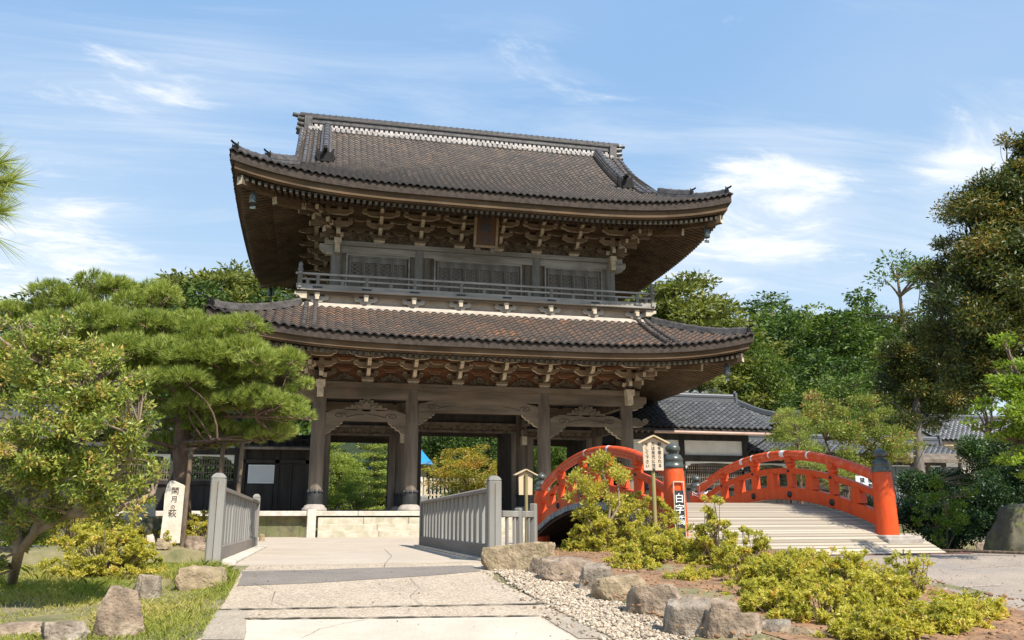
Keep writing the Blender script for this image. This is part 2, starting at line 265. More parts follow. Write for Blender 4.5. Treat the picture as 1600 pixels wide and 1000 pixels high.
# ------------------------------------------------------------------ helpers: meshes
class MB:
    def __init__(s): s.v = []; s.f = []; s.m = []; s.t = []; s.sm = []
    def add(s, vs, fs, mi=0, tint=None, smooth=False):
        o = len(s.v); s.v += [tuple(v) for v in vs]
        s.t += [0.5 if tint is None else tint] * len(vs)
        for k, f in enumerate(fs):
            s.f.append(tuple(i + o for i in f)); s.m.append(mi[k] if isinstance(mi, (list, tuple)) else mi); s.sm.append(smooth)
    def box(s, c, d, mi=0, rz=0.0, M=None, tint=None):
        x, y, z = (q / 2 for q in d); vs = [Vector((a * x, b * y, e * z)) for a in (-1, 1) for b in (-1, 1) for e in (-1, 1)]
        if rz: q = Matrix.Rotation(rz, 3, 'Z'); vs = [q @ v for v in vs]
        if M: vs = [M @ v for v in vs]
        vs = [v + Vector(c) for v in vs]
        s.add(vs, [(0, 1, 3, 2), (4, 6, 7, 5), (0, 4, 5, 1), (2, 3, 7, 6), (0, 2, 6, 4), (1, 5, 7, 3)], mi, tint)
    def b2(s, x0, x1, y0, y1, z0, z1, mi=0, tint=None):
        s.box(((x0 + x1) / 2, (y0 + y1) / 2, (z0 + z1) / 2), (x1 - x0, y1 - y0, z1 - z0), mi, tint=tint)
    def cbox(s, x0, x1, y0, y1, z0, z1, c=.012, mi=0, tint=None):     # box with chamfered vertical and top edges
        def ring(i, z): return [(x0 + i + c, y0 + i, z), (x1 - i - c, y0 + i, z), (x1 - i, y0 + i + c, z), (x1 - i, y1 - i - c, z), (x1 - i - c, y1 - i, z), (x0 + i + c, y1 - i, z), (x0 + i, y1 - i - c, z), (x0 + i, y0 + i + c, z)]
        vs = ring(0, z0) + ring(0, z1 - c) + ring(c, z1); fs = []
        for r in (0, 8):
            for k in range(8): fs.append((r + k, r + (k + 1) % 8, r + 8 + (k + 1) % 8, r + 8 + k))
        fs.append(tuple(range(16, 24))); fs.append(tuple(reversed(range(8)))); s.add(vs, fs, mi, tint)
    def bar(s, p, q, w, h, mi=0, up=(0, 0, 1), ends=None, tint=None):     # beam of section w x h between two points
        p = Vector(p); q = Vector(q); d = (q - p).normalized(); side = d.cross(Vector(up)).normalized(); u = side.cross(d)
        vs = [a + side * (i * w / 2) + u * (j * h / 2) for a in (p, q) for (i, j) in ((-1, -1), (1, -1), (1, 1), (-1, 1))]
        e = mi if ends is None else ends
        s.add(vs, [(0, 1, 2, 3), (7, 6, 5, 4), (0, 4, 5, 1), (1, 5, 6, 2), (2, 6, 7, 3), (3, 7, 4, 0)], [e, e, mi, mi, mi, mi], tint)
    def tube(s, pts, rad, n=8, mi=0, caps=True, tint=None, flat=1.0):
        pts = [Vector(p) for p in pts]; vs = []; fs = []
        if not isinstance(rad, (list, tuple)): rad = [rad] * len(pts)
        ref = Vector((0, 0, 1))
        prev = None
        for i, p in enumerate(pts):
            d = (pts[min(i + 1, len(pts) - 1)] - pts[max(i - 1, 0)]).normalized()
            if prev is None:
                a = d.cross(ref if abs(d.z) < .9 else Vector((1, 0, 0))).normalized()
            else: a = (prev - d * prev.dot(d)).normalized()
            prev = a; b = d.cross(a)
            for k in range(n):
                t = 2 * math.pi * k / n; vs.append(p + (a * math.cos(t) + b * math.sin(t) * flat) * rad[i])
        for i in range(len(pts) - 1):
            for k in range(n): fs.append((i * n + k, i * n + (k + 1) % n, (i + 1) * n + (k + 1) % n, (i + 1) * n + k))
        s.add(vs, fs, mi, tint, True)
        if caps:
            s.add([vs[k] for k in range(n)], [tuple(reversed(range(n)))], mi, tint)
            o = (len(pts) - 1) * n; s.add([vs[o + k] for k in range(n)], [tuple(range(n))], mi, tint)
    def lathe(s, prof, c=(0, 0, 0), n=20, mi=0):
        vs = []; fs = []
        for r, z in prof:
            for k in range(n):
                t = 2 * math.pi * k / n; vs.append((c[0] + r * math.cos(t), c[1] + r * math.sin(t), c[2] + z))
        for i in range(len(prof) - 1):
            for k in range(n): fs.append((i * n + k, i * n + (k + 1) % n, (i + 1) * n + (k + 1) % n, (i + 1) * n + k))
        s.add(vs, fs, mi, None, True)
        s.add([vs[k] for k in range(n)], [tuple(reversed(range(n)))], mi)
        o = (len(prof) - 1) * n; s.add([vs[o + k] for k in range(n)], [tuple(range(n))], mi)
    def prism(s, out, c, ax, th, mi=0, edge=None, flipx=1):    # outline in (u, z); ax 'y': u = x, thick along y; ax 'x': u = y, thick along x
        n = len(out); vs = []
        for q in (-.5, .5):
            for u, z in out:
                u *= flipx
                vs.append((c[0] + u, c[1] + q * th, c[2] + z) if ax == 'y' else (c[0] + q * th, c[1] + u, c[2] + z))
        e = mi if edge is None else edge
        fs = [tuple(range(n)), tuple(reversed(range(n, 2 * n)))] + [(k, k + n, (k + 1) % n + n, (k + 1) % n) for k in range(n)]
        s.add(vs, fs, [mi, mi] + [e] * n)
    def mesh(s, name, mats):
        me = bpy.data.meshes.new(name); me.from_pydata(s.v, [], s.f); me.update()
        for m in mats: me.materials.append(MATS[m])
        me.polygons.foreach_set('material_index', s.m); me.polygons.foreach_set('use_smooth', s.sm)
        a = me.attributes.new('tint', 'FLOAT', 'POINT'); a.data.foreach_set('value', np.array(s.t, np.float32))
        return me
    def build(s, name, mats, parent=None, loc=(0, 0, 0), rz=0.0):
        if isinstance(mats, str): mats = [mats]
        o = bpy.data.objects.new(name, s.mesh(name, mats)); COL.objects.link(o); o.location = loc; o.rotation_euler = (0, 0, rz)
        if parent: o.parent = parent
        return o

def np_mesh(name, V, F, mat, tint=None, smooth=False, mi=None):
    me = bpy.data.meshes.new(name); V = np.asarray(V, np.float32); F = np.asarray(F, np.int32); k = F.shape[1]
    me.vertices.add(len(V)); me.vertices.foreach_set('co', V.ravel())
    me.loops.add(F.size); me.loops.foreach_set('vertex_index', F.ravel())
    me.polygons.add(len(F)); me.polygons.foreach_set('loop_start', np.arange(0, F.size, k, dtype=np.int32))
    if smooth: me.polygons.foreach_set('use_smooth', np.ones(len(F), bool))
    if mi is not None: me.polygons.foreach_set('material_index', np.asarray(mi, np.int32))
    me.update(calc_edges=True)
    for m in ([mat] if isinstance(mat, str) else mat): me.materials.append(MATS[m])
    if tint is not None:
        a = me.attributes.new('tint', 'FLOAT', 'POINT'); a.data.foreach_set('value', np.asarray(tint, np.float32))
    return me
def link(name, me, parent=None, loc=(0, 0, 0), rz=0.0, scale=None):
    o = bpy.data.objects.new(name, me); COL.objects.link(o); o.location = loc; o.rotation_euler = (0, 0, rz)
    if scale: o.scale = scale if isinstance(scale, (tuple, list)) else (scale,) * 3
    if parent: o.parent = parent
    return o
def tag(o, label=None, cat=None, group=None, kind=None):
    if label: o['label'] = label
    if cat: o['category'] = cat
    if group: o['group'] = group
    if kind: o['kind'] = kind
    return o
def thing(name, label, cat, loc=(0, 0, 0), rz=0.0, group=None, scale=None):
    o = bpy.data.objects.new(name, None); COL.objects.link(o); o.location = loc; o.rotation_euler = (0, 0, rz)
    if scale: o.scale = scale if isinstance(scale, (tuple, list)) else (scale,) * 3
    o.empty_display_size = .2
    return tag(o, label, cat, group)
def copy_tree(o, parent=None):
    c = o.copy(); COL.objects.link(c)
    if parent: c.parent = parent
    for ch in list(o.children): copy_tree(ch, c)
    return c
def text_mesh(chars, size, mat, depth=.004):                     # one glyph column, top to bottom, in the xz plane facing -y
    vs = []; fs = []
    for i, ch in enumerate(chars):
        cu = bpy.data.curves.new('glyph', 'FONT'); cu.body = ch; cu.size = size; cu.extrude = depth; cu.align_x = 'CENTER'; cu.offset = size * .008
        ob = bpy.data.objects.new('glyph', cu); COL.objects.link(ob)
        dg = bpy.context.evaluated_depsgraph_get(); dg.update()
        me = bpy.data.meshes.new_from_object(ob.evaluated_get(dg)); o = len(vs)
        vs += [(v.co.x, -v.co.z, v.co.y - (i + .8) * size * 1.08) for v in me.vertices]
        fs += [tuple(q + o for q in p.vertices) for p in me.polygons]
        bpy.data.objects.remove(ob); bpy.data.curves.remove(cu); bpy.data.meshes.remove(me)
    me = bpy.data.meshes.new('lettering'); me.from_pydata(vs, [], fs); me.update(); me.materials.append(MATS[mat]); return me
# ------------------------------------------------------------------ setting: ground, paths, water, hills
def in_channel(x, y):
    if x < -1.6: return 13.6 < y < 20.9
    if x < 2.95: return 14.0 < y < 20.9
    return 15.1 < y < 21.6
def make_ground():
    xs = np.unique(np.round(np.concatenate([np.linspace(-900, -60, 12), np.linspace(-60, -12, 25), np.arange(-12, 18.01, .15), np.array([-1.6, -1.601, 2.95, 2.951]), np.linspace(18, 60, 25), np.linspace(60, 900, 12)]), 4))
    ys = np.unique(np.round(np.concatenate([np.linspace(-60, -1, 10), np.arange(-1, 24.01, .15), np.array([CUT, 13.6, 13.601, 14.0, 14.001, 15.1, 15.101, 20.9, 20.901, 21.6, 21.601]), np.linspace(24, 60, 30), np.linspace(60, 1500, 14)]), 4))
    rng = np.random.RandomState(3)
    X, Y = np.meshgrid(xs, ys); Z = np.zeros_like(X)
    for i in range(X.shape[0]):
        for j in range(X.shape[1]):
            x, y = X[i, j], Y[i, j]; z = gz(x, y)
            if x > 3.0 and y < 15.1 and x < 7.6 and y > 4:    # the shrub bed is heaped up a little
                d = x - (3.1 + .0 * y); z += .10 * max(0, min(1, d / .8)) * max(0, min(1, (7.4 - x) / .8))
            z += .17 * max(0, min(1, (-2.0 - x) / .5)) * max(0, min(1, (x + 6.5) / 1.5)) * max(0, min(1, (y - 18.6) / .4)) * max(0, min(1, (24.0 - y) / 1.0))
            if in_channel(x, y) and not (x < -2.0 and y > 18.5): z = -1.15
            elif (x < -1.6 or x > 3.2) and y < 13 and x < 8: z += .03 * math.sin(x * 2.1 + y) * math.sin(y * 1.7 - x) + rng.uniform(-.008, .008)
            Z[i, j] = z - .004
    nx = len(xs); idx = np.arange(X.size).reshape(X.shape)
    F = np.stack([idx[:-1, :-1], idx[:-1, 1:], idx[1:, 1:], idx[1:, :-1]], -1).reshape(-1, 4)
    V = np.stack([X, Y, Z], -1).reshape(-1, 3)
    tag(link('ground', np_mesh('ground', V, F, 'ground')), kind='structure')
make_ground()
def sheet(name, poly, mat, dz, jag=0.0, seed=0, kind='structure', step=.25):     # flat paving that follows the ground, with a slightly worn edge
    rng = random.Random(seed); pts = []
    n = len(poly)
    for i in range(n):
        a = Vector(poly[i][:2]); b = Vector(poly[(i + 1) % n][:2]); k = max(1, int((b - a).length / step))
        nrm = Vector((-(b - a).y, (b - a).x)).normalized() if (b - a).length else Vector((0, 0))
        for j in range(k):
            p = a.lerp(b, j / k) + nrm * (rng.uniform(-jag, jag) if jag else 0); pts.append(p)
    def clip(ps, keep_low, y0):
        out = []
        for i in range(len(ps)):
            a, b = ps[i], ps[(i + 1) % len(ps)]; ia = (a.y <= y0) == keep_low; ib = (b.y <= y0) == keep_low
            if ia: out.append(a)
            if ia != ib: out.append(a.lerp(b, (y0 - a.y) / (b.y - a.y)))
        return out
    vs = []; fs = []
    for ps in (clip(pts, True, CUT), clip(clip(pts, False, CUT), True, 22.0), clip(clip(pts, False, 22.0), True, 27.5), clip(pts, False, 27.5)):
        if len(ps) < 3: continue
        o = len(vs); vs += [(p.x, p.y, gz(p.x, p.y) + dz) for p in ps]; fs.append(tuple(range(o, o + len(ps))))
    me = bpy.data.meshes.new(name); me.from_pydata(vs, [], fs); me.update()
    import bmesh
    bm = bmesh.new(); bm.from_mesh(me); bmesh.ops.triangulate(bm, faces=bm.faces[:]); bmesh.ops.recalc_face_normals(bm, faces=bm.faces[:])
    for f in bm.faces:
        if f.normal.z < 0: f.normal_flip()
    bm.to_mesh(me); bm.free(); me.materials.append(MATS[mat])
    return tag(link(name, me), kind=kind)
G = onground
def gp(*pts): return [tuple(G(*p)) for p in pts]
# approach path on this side of the bridge
pL = gp((372, 897), (346, 948), (310, 1000)); pR = gp((770, 905), (850, 945), (960, 1000))
sheet('path', [(-.8, 12.72)] + pL + [(-1.35, 4), (-1.6, -3), (3.6, -3), (3.2, 4)] + pR[::-1] + [(2.6, 12.4), (2.6, 12.72)], 'concrete_path', .004, .02, 1)
bl = [tuple(G(*p)) for p in ((378, 893), (500, 890), (620, 887), (740, 884), (752, 893), (640, 902), (520, 910), (372, 916))]
sheet('asphalt_strip', bl, 'asphalt', .008, .025, 2)
sheet('paving_slab', gp((385, 970), (560, 969), (840, 966), (900, 1000)) + [(1.9, 3), (-1.2, 3)] + gp((383, 1000)), 'concrete_slab', .012, .012, 4)
sheet('edge_paving', gp((342, 952), (384, 955), (384, 968), (383, 1000)) + gp((310, 1000)), 'concrete_rough', .010, .02, 5)
sheet('edge_paving', gp((845, 964), (900, 967), (965, 1000), (905, 1000)), 'concrete_rough', .010, .015, 6)
for k, (a, b, w) in enumerate((((340, 953), (850, 945), .018), ((383, 968), (842, 965), .022))):
    A, B = G(*a), G(*b); d = Vector((-(B - A).y, (B - A).x, 0)).normalized() * w
    sheet('paving_joint', [tuple(A - d), tuple(B - d), tuple(B + d), tuple(A + d)], 'joint_dark', .0145, .022, 7 + k, step=.09)
def strip(name, pts, w, mat, dz, seed, jag):                       # thin irregular line lying on the paving
    rng = random.Random(seed); P = [G(*p) for p in pts]; Q = []
    for p, q in zip(P[:-1], P[1:]):
        n = max(2, int((q - p).length / .05))
        for i in range(n): Q.append(p.lerp(q, i / n) + Vector((rng.uniform(-jag, jag), rng.uniform(-jag, jag), 0)))
    Q.append(P[-1]); vs = []; fs = []
    for i, p in enumerate(Q):
        d = (Q[min(i + 1, len(Q) - 1)] - Q[max(i - 1, 0)]).normalized(); sd = Vector((-d.y, d.x, 0)) * w * rng.uniform(.35, 1.2) * (1 if 0 < i < len(Q) - 1 else .2)
        for e in (-1, 1): x, y = p.x + sd.x * e, p.y + sd.y * e; vs.append((x, y, gz(x, y) + dz))
    fs = [(2 * i, 2 * i + 1, 2 * i + 3, 2 * i + 2) for i in range(len(Q) - 1)]
    me = bpy.data.meshes.new(name); me.from_pydata(vs, [], fs); me.update(); me.materials.append(MATS[mat]); tag(link(name, me), kind='structure')
for k, (pts, w) in enumerate((([(470, 1000), (500, 985), (540, 976), (575, 970)], .003), ([(395, 912), (430, 925), (425, 940), (460, 953)], .0035), ([(640, 905), (655, 920), (640, 934), (660, 948)], .003), ([(600, 858), (612, 870), (600, 886)], .004))): strip('paving_crack', pts, w, 'joint_dark', .017, 60 + k, .008)
# forecourt beyond the bridge, right-hand road
sheet('forecourt_paving', [(-12, 21.5), (5.2, 21.5), (5.2, 22.2), (24, 22.2), (24, 29.5), (-12, 29.5)], 'bridge_concrete', .003, 0, 3)
sheet('road', [(7.6, 13.9), (13.2, 13.9), (30, 14.4), (30, -6), (6.4, -6), (6.6, 6), (7.2, 11)], 'road_grey', .006, .03, 9)
for k, (pts, w) in enumerate((([(1330, 925), (1352, 929), (1390, 932)], .012), ([(1392, 932), (1440, 931), (1470, 926), (1486, 919), (1510, 920), (1568, 917)], .03), ([(1490, 893), (1540, 889), (1600, 886)], .010), ([(1250, 879), (1330, 873), (1420, 872)], .014))):
    strip('road_crack', pts, w, 'crack_light', .0105, 20 + k, .02)
# soil of the shrub bed and the gravel strip beside the path
bedL = gp((800, 880), (870, 898), (950, 928), (1050, 962), (1130, 992), (1200, 1015))
sheet('soil_bed', [(2.95, 15.08)] + bedL + [(4.6, 3), (6.6, 3), (7.0, 8), (7.55, 12), (7.6, 13.3), (6.5, 15.05)], 'soil', .115, .02, 11)
def gravel():
    poly = [Vector(p[:2]) for p in gp((768, 890), (830, 893), (880, 908), (960, 940), (1050, 975), (1110, 1003)) + [(3.2, 4.6), (2.4, 4.6)] + gp((955, 1000), (850, 945), (800, 915))]
    sheet('gravel_bed', [tuple(p) for p in poly], 'gravel_bed', .009, .02, 12)
    rng = np.random.RandomState(5)
    def inside(x, y):
        c = False; n = len(poly)
        for i in range(n):
            a, b = poly[i], poly[i - 1]
            if (a.y > y) != (b.y > y) and x < (b.x - a.x) * (y - a.y) / (b.y - a.y) + a.x: c = not c
        return c
    import bmesh
    bm = bmesh.new(); bmesh.ops.create_icosphere(bm, subdivisions=1, radius=1); T = np.array([v.co[:] for v in bm.verts]); TF = np.array([[v.index for v in f.verts] for f in bm.faces]); bm.free()
    Vs = []; Fs = []; Ts = []; o = 0; n = 0
    x0, x1 = min(p.x for p in poly), max(p.x for p in poly); y0, y1 = min(p.y for p in poly), max(p.y for p in poly)
    while n < 7500:
        x, y = rng.uniform(x0 - .15, x1), rng.uniform(y0, y1)
        if not (inside(x, y) or (rng.rand() < .10 and inside(x + rng.uniform(0, .35), y))): continue
        s = rng.uniform(.011, .027) * np.array([1, rng.uniform(.6, 1), rng.uniform(.45, .8)]); a = rng.uniform(0, 6.28)
        v = T * s * (1 + rng.uniform(-.18, .18, (len(T), 1))); c, sn = math.cos(a), math.sin(a)
        v = np.stack([v[:, 0] * c - v[:, 1] * sn, v[:, 0] * sn + v[:, 1] * c, v[:, 2]], -1) + np.array([x, y, gz(x, y) + .012 + rng.uniform(0, .016)])
        Vs.append(v); Fs.append(TF + o); o += len(T); Ts.append(np.full(len(T), rng.rand())); n += 1
    tag(link('gravel', np_mesh('gravel', np.concatenate(Vs), np.concatenate(Fs), 'pebble', np.concatenate(Ts), True)), 'pale gravel between the concrete path and the row of edging rocks', 'gravel', kind='stuff')
gravel()
w = MB(); w.b2(-40, -1.35, 13.3, 21.2, -.95, -.90); w.b2(2.8, 40, 14.8, 21.9, -.95, -.90); w.b2(-1.35, 2.8, 13.7, 21.2, -.95, -.90)
tag(w.build('water', 'water'), kind='structure')
# concrete bridge slab between the grey railings
b = MB(); b.b2(-1.42, 2.84, 12.72, 21.62, -.35, .012)
tag(b.build('bridge_road', 'bridge_concrete'), kind='structure')
b = MB(); b.cbox(-1.40, -1.02, 12.9, 21.7, .012, .055, .01)
tag(b.build('kerb', 'granite_pale'), kind='structure')
b = MB(); b.cbox(2.47, 2.83, 12.85, 21.7, .012, .045, .01)
tag(b.build('kerb', 'bridge_concrete'), kind='structure')
# wooded hills behind
def hill():
    xs = np.linspace(-160, 260, 71); ys = np.linspace(62, 330, 46); X, Y = np.meshgrid(xs, ys)
    def sst(t): t = np.clip(t, 0, 1); return t * t * (3 - 2 * t)
    H = 19 * sst((Y - 62 - .12 * np.abs(X - 30)) / 75) + 6 * np.sin(X * .035 + 1) * sst((Y - 80) / 60) + 3 * np.sin(X * .09 + Y * .05) * sst((Y - 70) / 40)
    H = H * (0.55 + .45 * sst((X + 60) / 90)) - .5
    idx = np.arange(X.size).reshape(X.shape); F = np.stack([idx[:-1, :-1], idx[:-1, 1:], idx[1:, 1:], idx[1:, :-1]], -1).reshape(-1, 4)
    tag(link('hills', np_mesh('hills', np.stack([X, Y, H], -1).reshape(-1, 3), F, 'hill', smooth=True)), kind='structure')
    def hz(x, y):
        i = min(max((y - 62) / (330 - 62) * 45, 0), 44.999); j = min(max((x + 160) / 420 * 70, 0), 69.999)
        return float(H[int(i), int(j)])
    return hz
HZ = hill()
# ------------------------------------------------------------------ the two-storey temple gate
XC, YC = 5.72, 33.96
gate = thing('temple_gate', 'large two storey weathered wooden temple gate with tiled hip and gable roofs', 'gate', (XC, YC, 0))
CX = (-5.68, -2.44, 2.44, 5.68); PLAT = .95
U = 1.624
def corner(e, Rr, lift): return lift * np.clip(1 - e / Rr, 0, None) ** 4
class Roof:
    def __init__(s, A, B, z0, s0, c, lift, gx=None): s.A, s.B, s.z0, s.s0, s.c, s.lift, s.gx = A, B, z0, s0, c, lift, gx
    def z(s, e, t): return s.z0 + s.s0 * t + s.c * t * t + corner(e, s.A, s.lift) * np.clip(1 - t / 3.6, 0, None) ** 1.3
    def side(s, k):                     # maps (u along the eave, t inward) to a point
        A, B = s.A, s.B
        if k == 0: return lambda u, t: np.stack([u, -B + t, s.z(A - np.abs(u), t)], -1)
        if k == 1: return lambda u, t: np.stack([-u, B - t, s.z(A - np.abs(u), t)], -1)
        if k == 2: return lambda u, t: np.stack([-A + t, -u, s.z(B - np.abs(u), t)], -1)
        return lambda u, t: np.stack([A - t, u, s.z(B - np.abs(u), t)], -1)
PROF = np.array([0, .052, .074, .056, .014, 0.0])
def tile_field(surf, u0, u1, nc, tmax, course, seed, wave=1.0, clusters=0.0):
    rng = np.random.RandomState(seed); w = (u1 - u0) / nc; Vs = []; Fs = []; Ts = []; Ms = []; o = 0
    ph = rng.uniform(0, 9, 4)
    for i in range(nc):
        uc = u0 + (i + .5) * w; us = uc + w * (np.linspace(0, 1, 6) - .5); n = int(math.ceil(tmax(uc) / course))
        if n < 1: continue
        t0 = np.arange(n) * course - .05; t1 = np.minimum(t0 + course + .05, tmax(uc) + .05)
        j = rng.uniform(-.012, .012, n)
        Uu = np.broadcast_to(us, (n, 6)); low = surf(Uu, np.broadcast_to((t0 + j)[:, None], (n, 6))); up = surf(Uu, np.broadcast_to(t1[:, None], (n, 6)))
        lo = low.copy(); lo[..., 2] += PROF * wave + .055 + rng.uniform(-.006, .006, (n, 1)); up[..., 2] += PROF * wave + .008
        lip = lo.copy(); lip[..., 2] -= .062
        V = np.concatenate([lip, lo, up], 1).reshape(-1, 3); base = o + np.arange(n)[:, None, None] * 18; Ms.append(np.repeat([1, 0], n * 5))
        k = np.arange(5)[None, :, None]; q = np.array([[0, 1, 7, 6]]) 
        F1 = base + k + np.array([0, 1, 7, 6])[None, None, :]; F2 = base + 6 + k + np.array([0, 1, 7, 6])[None, None, :]
        Fs.append(np.concatenate([F1.reshape(-1, 4), F2.reshape(-1, 4)])); Vs.append(V); o += n * 18
        cl = .5 + .5 * np.sin(uc * 1.3 + ph[0]) * np.sin(t0 * 1.9 + ph[1] + uc * .4)
        tn = np.clip(rng.beta(2, 2.6, n) * (1 - clusters) + clusters * (.25 + .75 * cl * rng.uniform(.3, 1.3, n)), 0, 1)
        Ts.append(np.repeat(tn, 18))
    return np.concatenate(Vs), np.concatenate(Fs), np.concatenate(Ts), np.concatenate(Ms)
def tiles_obj(name, surf, u0, u1, nc, tmax, course, mat, seed, parent, clusters=0.0, wave=1.0):
    V, F, T, Mi = tile_field(surf, u0, u1, nc, tmax, course, seed, wave, clusters)
    return link(name, np_mesh(name, V, F, [mat, 'tile_gap_shade'], T, mi=Mi), parent)
def deck_obj(roof, parent, tt):          # boarding under the tiles
    m = MB()
    for k in range(4):
        H = roof.A if k in (0, 1) else roof.B; sf = roof.side(k)
        us = np.linspace(-H, H, 41); ts = np.linspace(0, 1, 13); vs = []
        for t in ts:
            for u in us:
                tm = min(tt(k), H - abs(u)) if roof.gx is None or k > 1 or abs(u) > roof.gx else tt(k)
                p = sf(np.array(u), np.array(max(0, tm) * t)); vs.append((p[0], p[1], p[2] - .03))
        m.add(vs, [(a * 41 + b, a * 41 + b + 1, a * 41 + b + 42, a * 41 + b + 41) for a in range(12) for b in range(40)], 0)
    return m.build('roof_deck', 'fascia_dark', parent)
def round_ridge(m, pts, w, h, capr, n=10, seams=True):   # stacked ridge with a round cap along a line of points
    for a, b in zip(pts[:-1], pts[1:]):
        a = Vector(a); b = Vector(b)
        m.bar(a + Vector((0, 0, h * .3)), b + Vector((0, 0, h * .3)), w * 1.15, h * .62, 0); m.bar(a + Vector((0, 0, h * .72)), b + Vector((0, 0, h * .72)), w * .9, h * .3, 0)
    m.tube([Vector(p) + Vector((0, 0, h * .92)) for p in pts], capr, n)
    if seams:
        for a, b in zip(pts[:-1], pts[1:]):
            a = Vector(a); b = Vector(b); d = (b - a).normalized(); q = a.lerp(b, .5) + Vector((0, 0, h * .92)); m.tube([q - d * .035, q + d * .035], capr * 1.16, n)
def oni(m, c, dirv, s=1.0):              # ornamental end tile: block with horns
    c = Vector(c); d = Vector(dirv).normalized(); sd = d.cross(Vector((0, 0, 1))).normalized()
    M = Matrix((sd, d, Vector((0, 0, 1)))).transposed()
    m.box(c + Vector((0, 0, .2 * s)), (.46 * s, .12 * s, .46 * s), M=M); m.box(c + d * .06 * s + Vector((0, 0, .22 * s)), (.3 * s, .1 * s, .3 * s), M=M)
    for q in (-1, 1):
        m.tube([c + sd * (q * .2 * s) + Vector((0, 0, .06 * s)), c + sd * (q * .3 * s) + Vector((0, 0, .2 * s)), c + sd * (q * .24 * s) + Vector((0, 0, .42 * s)), c + sd * (q * .3 * s) + Vector((0, 0, .56 * s))], [.07 * s, .07 * s, .06 * s, .03 * s], 6)
    m.tube([c - d * .1 * s + Vector((0, 0, .5 * s)), c + d * .2 * s + Vector((0, 0, .52 * s)), c + d * .36 * s + Vector((0, 0, .6 * s))], [.075 * s, .075 * s, .065 * s], 8)

def eave(parent, roof, zt, drop, dmax, slope, inner, label=''):
    """fascia boards, rafters in two tiers and the boarding over them, on all four sides"""
    A, B = roof.A, roof.B; d1, d2 = drop
    fas = MB(); 
    def mp(k, u, d, z):
        if k == 0: return (u, -B + d, z)
        if k == 1: return (-u, B - d, z)
        if k == 2: return (-A + d, -u, z)
        return (A - d, u, z)
    def G_(H, u, d): return float(corner(np.array(H - abs(u)), A, roof.lift)) * max(0, 1 - d / 3.4) ** 1.2
    for k in range(4):
        H = A if k < 2 else B
        for (da, db, za, zb, mi) in ((.02, .3, 0, -d1, 0), (.14, .36, -d1 + .01, -d1 - d2, 1), (.20, .40, -d1 - d2 + .02, -d1 - d2 - .045, 1)):
            n = 49; ss = [math.sin(math.pi / 2 * (i / (n - 1) * 2 - 1)) for i in range(n)]
            vs = []
            for s_ in ss:
                ua, ub = s_ * (H - da), s_ * (H - db)
                for (u, d, z) in ((ua, da, za), (ua, da, zb), (ub, db, zb), (ub, db, za)):
                    vs.append(mp(k, u, d, zt + z + G_(H, u + (d if u < 0 else -d) * 0, .0)))
            fs = [(i * 4 + q, i * 4 + 4 + q, i * 4 + 4 + (q + 1) % 4, i * 4 + (q + 1) % 4) for i in range(n - 1) for q in range(4)]
            fas.add(vs, fs, mi)
    fas.build('fascia', ['fascia_dark', 'wood_fascia'], parent)
    zb = zt - d1 - d2                       # top of the rafters at the fascia
    for k in range(4):
        H = A if k < 2 else B; m = MB(); n = int(2 * (H - .35) / .20)
        for i in range(n + 1):
            u = -(H - .35) + i * 2 * (H - .35) / n; e = H - abs(u)
            def zf(d): return zb - .06 + slope * (d - .28) + G_(H, u, d)
            if k == 1 and i % 2: continue
            m.bar(mp(k, u, .27, zf(.27) - .075), mp(k, u, min(1.5, max(.4, e)), zf(min(1.5, max(.4, e))) - .075), .095, .12, 0, ends=1)
            if e > 1.25:
                d_ = min(dmax, e)
                m.bar(mp(k, u, 1.28, zf(1.28) - .20), mp(k, u, d_, zf(d_) - .18), .095, .12, 0, ends=2)
        # boarding above the rafters, and the cross beam carrying the outer tier
        us = np.linspace(-1, 1, 31); vs = []
        for d in (.3, .8, 1.4, 2.0, dmax):
            for s_ in us:
                u = s_ * (H - d); vs.append(mp(k, u, d, zb - .055 + slope * (d - .28) + G_(H, u, d)))
        m.add(vs, [(a * 31 + b, a * 31 + b + 1, a * 31 + b + 32, a * 31 + b + 31) for a in range(4) for b in range(30)], 0)
        for a, b in zip(us[:-1], us[1:]):
            ua, ub = a * (H - 1.42), b * (H - 1.42)
            m.bar(mp(k, ua, 1.42, zb - .16 + slope * 1.14 + G_(H, ua, 1.42)), mp(k, ub, 1.42, zb - .16 + slope * 1.14 + G_(H, ub, 1.42)), .13, .15, 2)
        m.build('eave_soffit', ['wood_soffit', 'rafter_end', 'fascia_dark'], parent)
    for sx in (-1, 1):
        for sy in (-1, 1):
            pts = []; c = MB()
            for d in (.32, .9, 1.5, 2.2, dmax + .3): pts.append((sx * (A - d), sy * (B - d), zb - .22 + slope * (d - .28) + roof.lift * max(0, 1 - d / A) ** 4 * max(0, 1 - d / 3.4) ** 1.2))
            for q, (a, b_) in enumerate(zip(pts[:-1], pts[1:])): c.bar(a, b_, .24, .3, 0, ends=1 if q == 0 else None)
            a = Vector(pts[2]); b_ = Vector(pts[3]); d_ = (a - b_).normalized(); c.bar(a + d_ * .15 - Vector((0, 0, .26)), b_ - Vector((0, 0, .26)), .22, .26, 0, ends=1)
            c.build('corner_rafter', ['wood_soffit', 'wood_pale'], parent)
    return lambda d: zb + slope * (d - .28)

